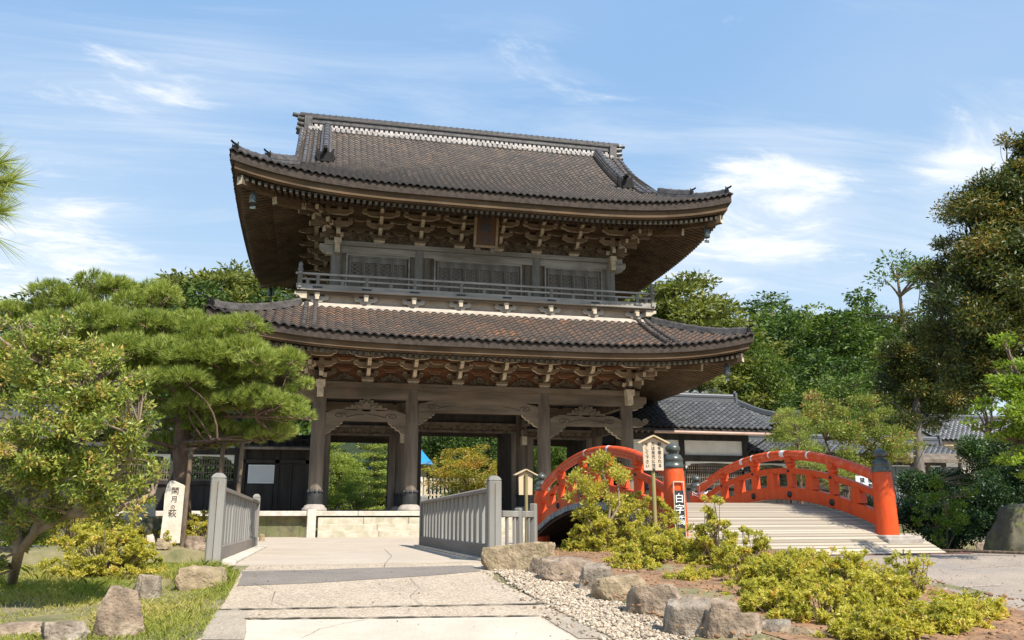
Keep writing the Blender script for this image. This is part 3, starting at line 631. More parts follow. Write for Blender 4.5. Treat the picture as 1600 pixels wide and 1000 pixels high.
# ---- upper roof
RU = Roof(8.93, 6.83, 11.74, .48, .0374, .72, 6.9)
TT = 6.55
def tmu(u): return TT if abs(u) < 6.95 else max(0.0, 8.93 - abs(u))
tiles_obj('upper_roof_tiles', RU.side(0), -8.93, 8.93, 74, tmu, .215, 'roof_tile', 1, gate, .25)
tiles_obj('upper_roof_tiles', RU.side(1), -8.93, 8.93, 37, tmu, .43, 'roof_tile', 2, gate, .25)
for k in (2, 3): tiles_obj('upper_roof_tiles', RU.side(k), -6.83, 6.83, 56, lambda u: max(0, min(2.85, 6.83 - abs(u))), .215, 'roof_tile', 3 + k, gate, .25)
deck_obj(RU, gate, lambda k: TT if k < 2 else 2.9)
zr = float(RU.z(np.array(5.), np.array(TT)))           # tiles meet the ridge here
m = MB(); RL = 6.72
m.b2(-RL, RL, -.34, .34, zr - .35, zr + .06, 1)
for i in range(60):                                     # bedding row of half round tiles
    x = -RL + .1 + i * (2 * RL - .2) / 59
    for sy in (-1, 1): m.tube([(x, sy * .2, zr + .13), (x, sy * .385, zr + .10)], .085, 8, 2)
m.b2(-RL, RL, -.25, .25, zr + .06, zr + .62, 0)
for i in range(64):                                     # openwork band of pale glazed tiles
    x = -RL + .12 + i * (2 * RL - .24) / 63
    for sy in (-1, 1):
        m.b2(x - .062, x + .062, *sorted((sy * .25, sy * .288)), zr + .225, zr + .36, 2)
        m.tube([(x + .1, sy * .24, zr + .20), (x + .1, sy * .28, zr + .20)], .055, 8, 2)
m.b2(-RL, RL, -.315, .315, zr + .37, zr + .405, 1)
m.b2(-RL - .02, RL + .02, -.30, .30, zr + .60, zr + .66, 1); m.b2(-RL, RL, -.26, .26, zr + .66, zr + .72, 0)
m.tube([(-RL - .35, 0, zr + .80), (-RL + .2, 0, zr + .78), (RL - .2, 0, zr + .78), (RL + .35, 0, zr + .80)], .15, 12, 1)
for i in range(52):
    x = -RL + .1 + i * (2 * RL - .2) / 51; m.tube([(x - .03, 0, zr + .78), (x + .03, 0, zr + .78)], .172, 12, 1)
m.build('main_ridge', ['ridge_tile', 'ridge_dark', 'ridge_pale'], gate)
for sx in (-1, 1):
    m = MB(); m.b2(*sorted((sx * 6.55, sx * 6.86)), -.36, .36, zr - .05, zr + .66, 0)
    for z, l in ((zr + .78, .62), (zr + .52, .40), (zr + .30, .40), (zr + .08, .44)):
        for y in (-.2, .2) if z < zr + .7 else (0,):
            m.tube([(sx * 6.6, y, z), (sx * (6.75 + l * .6), y, z + .01), (sx * (6.75 + l), y, z + .05)], [.10, .10, .088], 10, 0)
    m.build('ridge_end', ['ridge_tile'], gate)
    sf = RU.side(0)                                     # descending ridge on each slope, verge rolls, gable boards
    for sy in (-1, 1):
        m = MB(); P = [sf(np.array(5.93), np.array(TT - .1 - d)) for d in np.linspace(0, 3.3, 13)]
        P = [(sx * p[0], p[1] * (1 if sy < 0 else -1), p[2] + .04) for p in P]
        round_ridge(m, P, .36, .42, .12); dr = m.build('descending_ridge', ['ridge_tile'], gate)
        m = MB(); p = sf(np.array(5.93), np.array(TT - 3.42)); oni(m, (sx * 5.93, p[1] * (1 if sy < 0 else -1), p[2] + .02), (0, sy, -.35), 1.05); m.build('end_tile', ['oni_tile'], dr)
    for sy in (-1, 1):
        m = MB()
        for x in (6.36, 6.68, 6.95):
            P = [sf(np.array(min(x, 6.9)), np.array(TT - .05 - d)) for d in np.linspace(0, 4.25, 15)]
            P = [(sx * x, p[1] * (1 if sy < 0 else -1), p[2] + .09) for p in P]
            m.tube(P, .085, 9)
            for a, b in zip(P[:-1], P[1:]): a = Vector(a); b = Vector(b); c = a.lerp(b, .5); d = (b - a).normalized(); m.tube([c - d * .03, c + d * .03], .1, 9)
        m.build('verge_tiles', ['ridge_tile'], gate)
    m = MB(); n = 14                                     # gable wall with barge boards
    ts = np.linspace(2.6, TT, n); zs = [float(RU.z(np.array(9.), np.array(t))) for t in ts]
    vs = [(sx * 6.15, -(6.83 - t), z - .1) for t, z in zip(ts, zs)] + [(sx * 6.15, (6.83 - t), z - .1) for t, z in zip(ts[::-1], zs[::-1])]
    m.add(vs, [tuple(range(len(vs)))], 0)
    for sy in (-1, 1):
        for i in range(n - 1): m.bar((sx * 6.85, sy * (6.83 - ts[i]), zs[i] - .32), (sx * 6.85, sy * (6.83 - ts[i + 1]), zs[i + 1] - .32), .1, .42, 1)
    m.build('gable', ['wood_dark', 'wood_grey'], gate)
for sx in (-1, 1):
    for sy in (-1, 1):
        P = []; m = MB(); m2 = MB()
        for d in np.linspace(.12, 2.05, 9):
            z = float(RU.z(np.array(d), np.array(d))); P.append((sx * (8.93 - d), sy * (6.83 - d), z + .04))
        round_ridge(m, P, .24, .17, .075); round_ridge(m, [(p[0], p[1], p[2] + .13) for p in P[4:]], .22, .17, .075)
        oni(m2, P[0], (sx, sy, .1), .5); hp = m.build('hip_ridge', ['ridge_tile'], gate); m2.build('end_tile', ['oni_tile'], hp)
        m2 = MB(); oni(m2, (P[4][0], P[4][1], P[4][2] + .13), (sx, sy, .1), .46); m2.build('end_tile', ['oni_tile'], hp)
ZU = eave(gate, RU, 11.74, (.29, .23), 2.75, .38, (6.2, 4.2))

# ---- lower roof
RLo = Roof(9.25, 7.16, 6.40, .50, .018, .66)
tiles_obj('lower_roof_tiles', RLo.side(0), -9.25, 9.25, 66, lambda u: max(0, min(2.66, 9.25 - abs(u))), .26, 'roof_tile_rusty', 11, gate, .45)
tiles_obj('lower_roof_tiles', RLo.side(1), -9.25, 9.25, 33, lambda u: max(0, min(2.85, 9.25 - abs(u))), .52, 'roof_tile_rusty', 12, gate, .45)
for k in (2, 3): tiles_obj('lower_roof_tiles', RLo.side(k), -7.16, 7.16, 51, lambda u: max(0, min(2.66, 7.16 - abs(u))), .26, 'roof_tile_rusty', 13 + k, gate, .45)
deck_obj(RLo, gate, lambda k: 2.9)
for sx in (-1, 1):
    m3 = MB()
    for sy in (-1, 1):
        P = []; m = MB(); m2 = MB()
        for d in np.linspace(.12, 2.72, 11):
            z = float(RLo.z(np.array(d), np.array(d))); P.append((sx * (9.25 - d), sy * (7.16 - d), z + .04))
        round_ridge(m, P, .25, .19, .075); oni(m2, P[0], (sx, sy, .1), .5); m2.build('end_tile', ['oni_tile'], m.build('hip_ridge', ['ridge_tile'], gate))
    for x in (5.98, 6.3):
        P = [RLo.side(0)(np.array(x), np.array(t)) for t in np.linspace(2.8, -.02, 10)]
        P = [(sx * p[0], p[1], p[2] + .10) for p in P]; m3.tube(P, .08, 9)
        for a, b in zip(P[:-1], P[1:]): a = Vector(a); b = Vector(b); c = a.lerp(b, .5); d = (b - a).normalized(); m3.tube([c - d * .03, c + d * .03], .097, 9)
    m3.build('verge_tiles', ['ridge_tile'], gate)
ZL = eave(gate, RLo, 6.40, (.25, .19), 2.6, .36, (6.9, 4.8))

# ---- bracket sets
def arm(w0, w1, h):                       # cloud shaped bracket arm, seen from the front
    hw = w1 / 2; b = w0 / 2
    r = [(b, 0), (b + (hw - b) * .35, h * .04), (b + (hw - b) * .62, h * .22), (b + (hw - b) * .70, h * .46), (b + (hw - b) * .88, h * .52), (hw, h * .72), (hw + .03, h)]
    return [(-x, z) for x, z in r[::-1]] + r
def bracket_mesh(tiers, th, outs, wood):
    m = MB()
    m.add([(a * .15, b * .15, 0) for a, b in ((-1, -1), (1, -1), (1, 1), (-1, 1))] + [(a * .22, b * .22, .1) for a, b in ((-1, -1), (1, -1), (1, 1), (-1, 1))] + [(a * .22, b * .22, .2) for a, b in ((-1, -1), (1, -1), (1, 1), (-1, 1))],
          [(3, 2, 1, 0), (8, 9, 10, 11)] + [(r + k, r + (k + 1) % 4, r + 4 + (k + 1) % 4, r + 4 + k) for r in (0, 4) for k in range(4)], [1, 0] + [1] * 4 + [0] * 4)
    for k in range(tiers):
        y = -k * outs; z = .2 + k * th; W = (.74, 1.0, 1.34)[min(k, 2)]
        m.prism(arm(.3, W, th * .62), (0, y, z), 'y', .15, 0, 1)
        for x in (-W / 2 + .07, 0, W / 2 - .07):
            m.b2(x - .085, x + .085, y - .1, y + .1, z + th * .62, z + th * .98, 0); m.b2(x - .06, x + .06, y - .104, y + .104, z + th * .66, z + th * .74, 1)
        m.bar((0, .1, z + .10), (0, y - outs - .06, z + .10), .13, th * .55, 0, ends=1)
        yo = y - outs - .06
        if k < tiers: m.bar((0, y - .1, z + th * .62), (0, yo - .16, z + th * .36), .125, .17, 0, ends=1)
        m.prism([(0, 0), (.16, .02), (.26, .09), (.30, .2), (0, .2)], (0, yo, z + .02), 'x', .13, 0, 1, -1)
    return m.mesh('bracket_set', [wood, 'wood_pale'])
def corner_mesh(tiers, th, outs, wood, sx):
    m = MB()
    for k in range(tiers):
        z = .2 + k * th; r = k * outs
        d = Vector((sx, -1, 0)).normalized()
        m.bar((0, 0, z + .12), d * ((r + outs + .12) * 1.4) + Vector((0, 0, z + .10)), .16, th * .6, 0, ends=1)
        for q in (-1, 1):                                     # fan of slanting noses on both faces
            for off in (.0, .34):
                if q < 0: p = Vector((sx * (r - off * .4), -(r + outs + .2) + off, z + .02)); a = Vector((sx * (r - off) * .3, 0, z + .16))
                else: p = Vector((sx * (r + outs + .24 - off), -(r - off * .4), z + .02)); a = Vector((0, -(r - off) * .3, z + .16))
                m.bar(a, p, .13, .17, 0, ends=1)
        W = 1.0
        m.prism(arm(.3, W, th * .62), (0, -r, z), 'y', .15, 0, 1); m.prism(arm(.3, W, th * .62), (sx * r, 0, z), 'x', .15, 0, 1)
        for x in (-.42, 0, .42):
            m.b2(x - .085, x + .085, -r - .1, -r + .1, z + th * .62, z + th * .98, 0); m.b2(sx * r - .1, sx * r + .1, x - .085, x + .085, z + th * .62, z + th * .98, 0)
        p = d * ((r + outs) * 1.4); m.box((p.x, p.y, z + th * .75), (.2, .2, th * .35), 1, rz=math.pi / 4)
    p = d * (tiers * outs * 1.4 + .1); m.b2(p.x - .07, p.x + .07, p.y - .07, p.y + .07, .2 + tiers * th - .35, .2 + tiers * th + .1, 1)
    return m.mesh('corner_bracket', [wood, 'wood_pale'])
def storey_brackets(hw, hy, zp, tiers, th, outs, wood, rows, back_wood, carve):
    fm = bracket_mesh(tiers, th, outs, wood)
    u = 2 * hw / 7
    for k in range(1, 7): link('bracket_set', fm, gate, (-hw + k * u, -hy, zp))
    for k in range(1, 7): link('bracket_set', fm, gate, (-hw + k * u, hy, zp), math.pi)
    n = max(2, int(round(2 * hy / u)))
    for k in range(1, n):
        y = -hy + k * 2 * hy / n
        link('bracket_set', fm, gate, (-hw, y, zp), -math.pi / 2); link('bracket_set', fm, gate, (hw, y, zp), math.pi / 2)
    for sx in (-1, 1):
        cm = corner_mesh(tiers, th, outs, wood, sx); link('corner_bracket', cm, gate, (sx * hw, -hy, zp))
        cm2 = corner_mesh(tiers, th, outs, wood, -sx); link('corner_bracket', cm2, gate, (sx * hw, hy, zp), math.pi)
    # continuous beams and boarding behind the brackets
    m = MB(); H = .2 + tiers * th
    m.b2(-hw + .05, hw - .05, -hy + .05, -hy + .12, zp, zp + H + .2, 1); m.b2(-hw + .05, hw - .05, hy - .12, hy - .05, zp, zp + H + .2, 1)
    for sx in (-1, 1): m.b2(*sorted((sx * (hw - .12), sx * (hw - .05))), -hy + .12, hy - .12, zp, zp + H + .2, 1)
    for k in range(tiers + 1):
        r = k * outs; z = zp + .2 + k * th + (th * .98 - th) ; ex = .35
        if k == 0: continue
        for s_ in (-1, 1):
            m.b2(-hw - r + outs - ex, hw + r - outs + ex, s_ * (hy + r - outs) - .055, s_ * (hy + r - outs) + .055, z, z + .13, 1)
            m.b2(s_ * (hw + r - outs) - .055, s_ * (hw + r - outs) + .055, -hy - r + outs - ex, hy + r - outs + ex, z - .003, z + .127, 0)
            # sloping ceiling boards between the steps
            y0, y1 = s_ * (hy + r - outs), s_ * (hy + r); xe = hw + r
            m.add([(-xe + outs, y0, z + .13), (xe - outs, y0, z + .13), (xe, y1, z + .13 + th * .9), (-xe, y1, z + .13 + th * .9)], [(0, 1, 2, 3)], 2)
    for k in range(7):                                        # small scalloped clouds on the stepped beams between the sets
        for j in (0, 1):
            m2 = MB(); x = -hw + (k + .5) * u; y = -(hy + j * outs) - .03; z = zp + .2 + (j + 1) * th - th * .30
            m2.prism(arm(.14, .46 + .10 * j, th * .42), (x, y - .03, z), 'y', .08, 0, 1); m2.build('cloud_bracket', [back_wood, 'wood_pale'], gate)
    r = tiers * outs; z = zp + .2 + tiers * th
    for s_ in (-1, 1):
        m.b2(-hw - r - .5, hw + r + .5, s_ * (hy + r) - .1, s_ * (hy + r) + .1, z - .02, z + .2, 0)
        m.b2(s_ * (hw + r) - .1, s_ * (hw + r) + .1, -hy - r - .5, hy + r + .5, z - .024, z + .196, 0)
    m.build('bracket_beams', [wood, back_wood, 'wood_soffit'], gate)
    for k in range(7):                                        # carving between neighbouring sets
        x = -hw + (k + .5) * u; m = MB()
        if carve == 'panel':
            m.b2(x - u / 2 + .24, x + u / 2 - .24, -hy - .03, -hy + .05, zp + .02, zp + .42, 0)
            rng = random.Random(k)
            for q in range(26):
                a = rng.uniform(-u / 2 + .3, u / 2 - .3); b = rng.uniform(.07, .36); t = rng.uniform(0, 6.3); l = rng.uniform(.05, .12)
                m.tube([(x + a, -hy - .05, zp + b), (x + a + l * math.cos(t), -hy - .07, zp + b + l * .6 * math.sin(t)), (x + a + l * 1.3 * math.cos(t + .9), -hy - .05, zp + b + l * .8 * math.sin(t + .9))], [.022, .028, .018], 5, 0)
        else:
            out = [(-.48, 0), (-.44, .09), (-.34, .1), (-.32, .2), (-.2, .19), (-.16, .27), (-.07, .26), (-.05, .33), (.05, .33), (.07, .26), (.16, .27), (.2, .19), (.32, .2), (.34, .1), (.44, .09), (.48, 0), (.3, .03), (.12, .07), (0, .1), (-.12, .07), (-.3, .03)]
            m.prism(out, (x, -hy - .05, zp + .03), 'y', .1, 0, 1)
            m.tube([(x - .12, -hy - .11, zp + .2), (x, -hy - .12, zp + .15), (x + .12, -hy - .11, zp + .2)], [.03, .045, .03], 6, 0)
        m.build('carved_strut', ['wood_carved', 'wood_pale'], gate)
storey_brackets(5.68, 3.58, 5.41, 3, .30, .40, 'wood_brown', 0, 'wood_red', 'frog')
storey_brackets(5.32, 3.22, 10.74, 3, .30, .40, 'wood_brown', 0, 'wood_soffit', 'panel')

# ---- lower storey: columns, beams, door frames
def column_mesh():
    m = MB(); m.lathe([(.225, .36), (.245, .5), (.245, 2.5), (.235, 3.6), (.215, 4.28)], n=20)
    return m.mesh('column', ['wood_grey'])
colme = column_mesh()
b = MB(); b.lathe([(.40, 0), (.42, .03), (.42, .10), (.37, .13), (.33, .2), (.27, .23), (.25, .28)], n=20); baseme = b.mesh('column_base', ['column_base'])
b = MB(); b.lathe([(.262, .2), (.266, .22), (.266, .66), (.258, .68)], n=20)
for k in range(12): a = k * math.pi / 6; b.tube([(.262 * math.cos(a), .262 * math.sin(a), .66), (.262 * math.cos(a), .262 * math.sin(a), .74)], [.06, .02], 6)
shoeme = b.mesh('column_shoe', ['iron_dark'])
for y in (-3.58, 0, 3.58):
    for x in CX:
        c = link('column', colme, gate, (x, y, PLAT)); link('base_stone', baseme, c); link('metal_shoe', shoeme, c)
m = MB()
for s_ in (-1, 1):
    m.b2(-6.15, 6.15, s_ * 3.58 - .27, s_ * 3.58 + .27, 5.22, 5.41)
    m.b2(s_ * 5.68 - .27, s_ * 5.68 + .27, -3.30, 3.30, 5.217, 5.407)
m.build('wall_plate', 'wood_grey_h', gate)
for y in (-3.58, 3.58): m = MB(); m.b2(-5.68, 5.68, y - .14, y + .14, 4.84, 5.218); m.build('head_beam', 'wood_grey_h', gate)
for x in (-5.68, 5.68): m = MB(); m.b2(x - .14, x + .14, -3.40, 3.40, 4.837, 5.214); m.build('head_beam', 'wood_grey_h', gate)
m = MB(); m.b2(-5.68, 5.68, -.12, .12, 4.84, 5.2); m.build('head_beam', 'wood_grey_h', gate)
NOSE = [(0, -.20), (.26, -.20), (.34, -.12), (.46, -.10), (.50, .0), (.60, .05), (.62, .2), (.60, .3), (0, .3)]
for sx in (-1, 1):
    m = MB(); m.prism([(sx * u, z) for u, z in NOSE], (sx * 5.86, -3.58, 4.92), 'y', .26, 0, 1); m.b2(sx * 5.68 - .11, sx * 5.68 + .11, -4.1, -3.72, 4.86, 5.2, 1)
    m.b2(sx * 5.68 - .16, sx * 5.68 + .16, -4.15, -3.86, 5.2, 5.42, 1)
    m.prism([(0, -.13), (.2, -.16), (.45, -.12), (.62, -.02), (.68, .1), (.56, .18), (.46, .12), (.5, .05), (.4, .03), (.3, .16), (0, .2)], (sx * 5.85, -3.62, 4.22), 'y', .2, 0, 1, sx)
    m.build('beam_nose', ['wood_grey_h', 'wood_pale'], gate)
def rainbow(x0, x1, z, h, camber, y, parent):
    m = MB(); n = 16; top = []; bot = []
    for i in range(n + 1):
        t = i / n; x = x0 + (x1 - x0) * t; q = 1 - (2 * t - 1) ** 2; e = min(t, 1 - t)
        top.append((x, z + h - .12 + .12 * min(1, q * 2.2) + .02 * q)); bot.append((x, z + camber * min(1, q * 2.0)))
    m.prism(top + bot[::-1], (0, y, 0), 'y', .24, 0)
    for sx, xe in ((1, x0), (-1, x1)):                        # scrolls carved near both ends
        c = xe + sx * .5; P = []
        for k in range(15): a = k * .62; r = .15 - .0085 * k; P.append((c + sx * r * math.cos(a) * 1.5, y - .122, z + h * .56 + r * math.sin(a) * .7))
        m.tube(P, .012, 5, 2); m.tube([(c + sx * .2, y - .122, z + h * .45), (c + sx * .5, y - .122, z + h * .62), (c + sx * .85, y - .122, z + h * .70)], [.014, .012, .006], 5, 2)
    return m.build('rainbow_beam', ['wood_grey_h', 'wood_pale', 'wood_dark'], parent)
def wing_bracket(x, z, sx, y, parent, w=.62, h=.46):
    m = MB(); out = [(0, h), (w, h), (w * .96, h * .82), (w * .82, h * .74), (w * .78, h * .58), (w * .6, h * .54), (w * .55, h * .36), (w * .36, h * .3), (w * .3, h * .14), (.06, h * .02), (0, 0)]
    m.prism(out, (x, y, z), 'y', .2, 0, 1, sx); return m.build('beam_bracket', ['wood_grey_h', 'wood_pale'], parent)
for (a, b_, z, h) in ((-5.46, -2.66, 3.96, .48), (2.66, 5.46, 3.96, .48), (-2.22, 2.22, 4.34, .50)):
    rainbow(a, b_, z, h, .10, -3.58, gate)
    wing_bracket(a, z - .36, 1, -3.58, gate); wing_bracket(b_, z - .36, -1, -3.58, gate)
FROG = [(-.78, 0), (-.7, .1), (-.55, .08), (-.52, .2), (-.40, .16), (-.38, .28), (-.26, .26), (-.24, .36), (-.12, .34), (-.1, .42), (.1, .42), (.12, .34), (.24, .36), (.26, .26), (.38, .28), (.40, .16), (.52, .2), (.55, .08), (.7, .1), (.78, 0), (.4, -.02), (.2, .03), (.1, -.04), (-.1, -.04), (-.2, .03), (-.4, -.02)]
for x in (-4.06, 4.06):
    m = MB(); m.prism(FROG, (x, -3.62, 4.44), 'y', .16, 0, 1)
    for q in (-1, 1): m.tube([(x + q * .15, -3.71, 4.52), (x + q * .3, -3.73, 4.62), (x + q * .42, -3.71, 4.55), (x + q * .3, -3.71, 4.5)], [.03, .04, .035, .02], 6, 0)
    m.tube([(x - .1, -3.71, 4.62), (x, -3.74, 4.72), (x + .1, -3.71, 4.62)], [.05, .08, .05], 8, 0)
    m.build('carved_strut', ['wood_grey_h', 'wood_pale'], gate)
m = MB(); m.b2(-5.5, 5.5, -3.4, 3.4, 5.225, 5.3, 0)
for i in range(9): m.b2(-5.5 + i * 1.37 - .06, -5.5 + i * 1.37 + .06, -3.4, 3.4, 5.14, 5.225, 0)
m.build('ceiling', 'wood_dark', gate)
m = MB()                                                     # middle row: door frames
for (a, b_, top) in ((-5.45, -2.67, 3.90), (2.67, 5.45, 3.90), (-2.21, 2.21, 4.10)):
    w = .26 if top < 4 else .22
    m.b2(a, a + w, -.12, .12, PLAT, top, 0); m.b2(b_ - w, b_, -.12, .12, PLAT, top, 0)
    m.b2(a, b_, -.14, .14, PLAT, PLAT + .12, 0); m.b2(a, b_, -.13, .13, top, top + .08, 0)
    m.b2(a, b_, -.06, .06, top + .08, top + .30, 1); m.b2(a, b_, -.13, .13, top + .30, top + .40, 0); m.b2(a, b_, -.03, .03, top + .40, 4.85, 2)
    if top > 4:
        for s_ in (-1, 1): m.b2(*sorted((s_ * 1.99, s_ * 1.66)), -.16, -.10, PLAT + .12, 4.09, 2)
m.build('door_frame', ['wood_grey', 'wood_carved', 'wood_dark'], gate)
for sx in (-1, 1):
    m = MB(); d = MB()
    d.b2(*sorted((sx * 2.18, sx * 2.10)), .16, 1.9, PLAT + .1, 4.05, 0); d.b2(*sorted((sx * 2.07, sx * 2.10)), .3, .36, PLAT + .3, 3.9, 0)
    for z in (1.4, 2.5, 3.6): d.b2(*sorted((sx * 2.06, sx * 2.12)), .2, 1.86, z, z + .12, 0)
    d.build('door_leaf', 'wood_dark', gate)
    m.b2(*sorted((sx * 5.63, sx * 5.73)), .2, 3.35, PLAT, 4.84, 0); m.b2(*sorted((sx * 5.60, sx * 5.76)), -3.3, 3.3, 2.9, 3.1, 0)
    m.b2(*sorted((sx * 5.60, sx * 5.76)), -3.3, 3.3, 4.0, 4.3, 0); m.build('side_wall', 'wood_grey', gate)
for (a, b_, z) in ((-5.46, -2.66, 3.95), (2.66, 5.46, 3.95), (-2.2, 2.2, 4.3)): m = MB(); m.b2(a, b_, 3.48, 3.68, z, z + .38); m.build('rear_beam', 'wood_grey_h', gate)
for x in CX[1:3]:                                            # inner tie beams with pale carved ends
    m = MB(); m.b2(x - .12, x + .12, -3.35, 3.35, 4.35, 4.66, 0); m.b2(x - .10, x + .10, -.62, -.3, 3.6, 3.95, 1); m.b2(x - .13, x + .13, -.55, -.2, 3.95, 4.2, 0)
    m.build('tie_beam', ['wood_grey', 'wood_pale'], gate)

# ---- balcony
m = MB()
for s_ in (-1, 1):                                           # white boarding over the lower roof
    y0, y1 = s_ * 4.56, s_ * 4.20
    m.add([(-6.66, y0, 7.92), (6.66, y0, 7.92), (6.36, y1, 8.16), (-6.36, y1, 8.16)], [(0, 1, 2, 3) if s_ < 0 else (3, 2, 1, 0)], 0)
    m.add([(s_ * 6.66, -4.56, 7.92), (s_ * 6.66, 4.56, 7.92), (s_ * 6.36, 4.20, 8.16), (s_ * 6.36, -4.20, 8.16)], [(0, 1, 2, 3) if s_ > 0 else (3, 2, 1, 0)], 0)
    m.b2(-6.64, 6.64, s_ * 4.55 - .02, s_ * 4.55 + .02, 7.84, 7.935, 0)
m.b2(-6.28, 6.28, -4.12, 4.12, 8.05, 8.50, 0)
m.build('flashing_board', 'white_wash', gate)
BR = [(-.42, .17), (-.36, .06), (-.22, .04), (-.15, -.05), (.15, -.05), (.22, .04), (.36, .06), (.42, .17)]
def cup(x, y, rz):
    m = MB(); m.prism(BR, (0, -.10, 0), 'y', .12, 0, 1); m.bar((0, .05, .10), (0, -.33, .10), .13, .14, 0, ends=1); m.b2(-.085, .085, -.30, -.14, .15, .27, 1)
    for q in (-1, 1): m.b2(q * .33 - .07, q * .33 + .07, -.17, -.03, .17, .27, 0)
    return m
cupme = cup(0, 0, 0).mesh('balcony_bracket', ['wood_silver', 'wood_pale'])
ubx = [(-5.95 + k * 1.70) for k in range(8)]
for x in ubx: link('balcony_bracket', cupme, gate, (x, -4.14, 8.17))
for y in (-2.6, -.9, .9, 2.6):
    link('balcony_bracket', cupme, gate, (-6.30, y, 8.17), -math.pi / 2); link('balcony_bracket', cupme, gate, (6.30, y, 8.17), math.pi / 2)
m = MB(); HB, YB = 6.62, 4.52
m.b2(-HB - .02, HB + .02, -YB - .02, YB + .02, 8.50, 8.57, 0)
for s_ in (-1, 1): m.b2(-HB + .04, HB - .04, s_ * 4.36 - .06, s_ * 4.36 + .06, 8.40, 8.50, 1); m.b2(s_ * 6.46 - .06, s_ * 6.46 + .06, -4.30, 4.30, 8.40, 8.498, 1)
for sx in (-1, 1): m.prism([(0, -.1), (.2, -.1), (.3, 0), (.42, .02), (.42, .12), (0, .14)], (sx * 6.3, -4.36, 8.32), 'y', .16, 2, 2, sx)
m.build('balcony_floor', ['wood_silver', 'wood_grey_h', 'wood_pale'], gate)
rail = MB(); yb = YB - .06; hb = HB - .06
for s_ in (-1, 1):
    for (z0, z1, w, ex) in ((8.57, 8.72, .12, .12), (8.87, 8.93, .08, .02), (9.06, 9.13, .09, .16)):
        rail.b2(-hb - ex, hb + ex, s_ * yb - w / 2, s_ * yb + w / 2, z0, z1, 0); rail.b2(s_ * hb - w / 2, s_ * hb + w / 2, -yb - ex, yb + ex, z0 + .003, z1 - .003, 0)
balu = rail.build('balustrade', ['wood_silver', 'wood_silver_v'], gate)
pm = MB(); pm.b2(-.055, .055, -.05, .05, 8.58, 9.07, 0); pm.b2(-.075, .075, -.065, .065, 9.0, 9.055, 0); pm.b2(-.17, .17, -.068, .068, 8.565, 8.64, 1); railpost = pm.mesh('rail_post', ['wood_silver_v', 'iron_dark'])
sm_ = MB(); sm_.b2(-.06, .06, -.04, .04, 8.72, 8.88, 0); strut = sm_.mesh('rail_strut', ['wood_silver_v'])
for x in [-5.1 + k * 1.7 - .85 for k in range(8)]: link('rail_post', railpost, balu, (x, -yb, 0))
for k in range(7): link('rail_strut', strut, balu, (-5.1 + k * 1.7, -yb, 0))
for sx in (-1, 1): link('rail_strut', strut, balu, (sx * 6.3, -yb, 0))
for y in (-2.6, -.9, .9, 2.6):
    for sx in (-1, 1): link('rail_post', railpost, balu, (sx * hb, y, 0), math.pi / 2)
cp = MB(); cp.lathe([(.085, 8.5), (.085, 9.18), (.10, 9.19), (.10, 9.24), (.08, 9.25), (.085, 9.32), (.06, 9.34), (.075, 9.39), (.08, 9.43), (.05, 9.48), (.012, 9.53)], n=14); cpm = cp.mesh('corner_post', ['wood_silver_v'])
for sx in (-1, 1):
    for sy in (-1, 1): link('corner_post', cpm, balu, (sx * hb, sy * yb, 0))

# ---- upper storey wall
UX = (-5.32, -2.28, 2.28, 5.32); UY = 3.22
cm = MB(); cm.lathe([(.2, 8.57), (.2, 10.3), (.19, 10.6)], n=16); ucol = cm.mesh('upper_column', ['wood_silver_v'])
for sy in (-1, 1):
    for x in UX: link('upper_column', ucol, gate, (x, sy * UY, 0))
for sx in (-1, 1): link('upper_column', ucol, gate, (sx * 5.32, 0, 0))
m = MB()
for s_ in (-1, 1):
    m.b2(-5.80, 5.80, s_ * UY - .22, s_ * UY + .22, 10.57, 10.74, 0); m.b2(s_ * 5.32 - .22, s_ * 5.32 + .22, -2.98, 2.98, 10.567, 10.737, 0)
    m.b2(-5.3, 5.3, s_ * UY - .12, s_ * UY + .12, 10.30, 10.568, 0); m.b2(s_ * 5.32 - .12, s_ * 5.32 + .12, -3.1, 3.1, 10.297, 10.565, 0)
for sx in (-1, 1):
    m.prism([(u * .8, z * .8) for u, z in NOSE], (sx * 5.48, -UY, 10.38), 'y', .22, 0, 1, sx); m.b2(sx * 5.32 - .09, sx * 5.32 + .09, -3.72, -3.34, 10.2, 10.6, 1); m.b2(sx * 5.32 - .13, sx * 5.32 + .13, -3.75, -3.46, 10.56, 10.76, 1)
m.build('upper_plate', ['wood_silver', 'wood_pale'], gate)
m = MB()
for s_ in (-1, 1): m.b2(-5.2, 5.2, s_ * UY - .03, s_ * UY + .03, 8.57, 10.30, 0); m.b2(s_ * 5.32 - .03, s_ * 5.32 + .03, -3.1, 3.1, 8.57, 10.30, 0)
for s_ in range(-20, 21): m.b2(s_ * .26 - .008, s_ * .26 + .008, -UY - .036, -UY - .028, 8.6, 10.28, 1)
m.build('upper_wall', ['wood_grey', 'wood_dark'], gate)
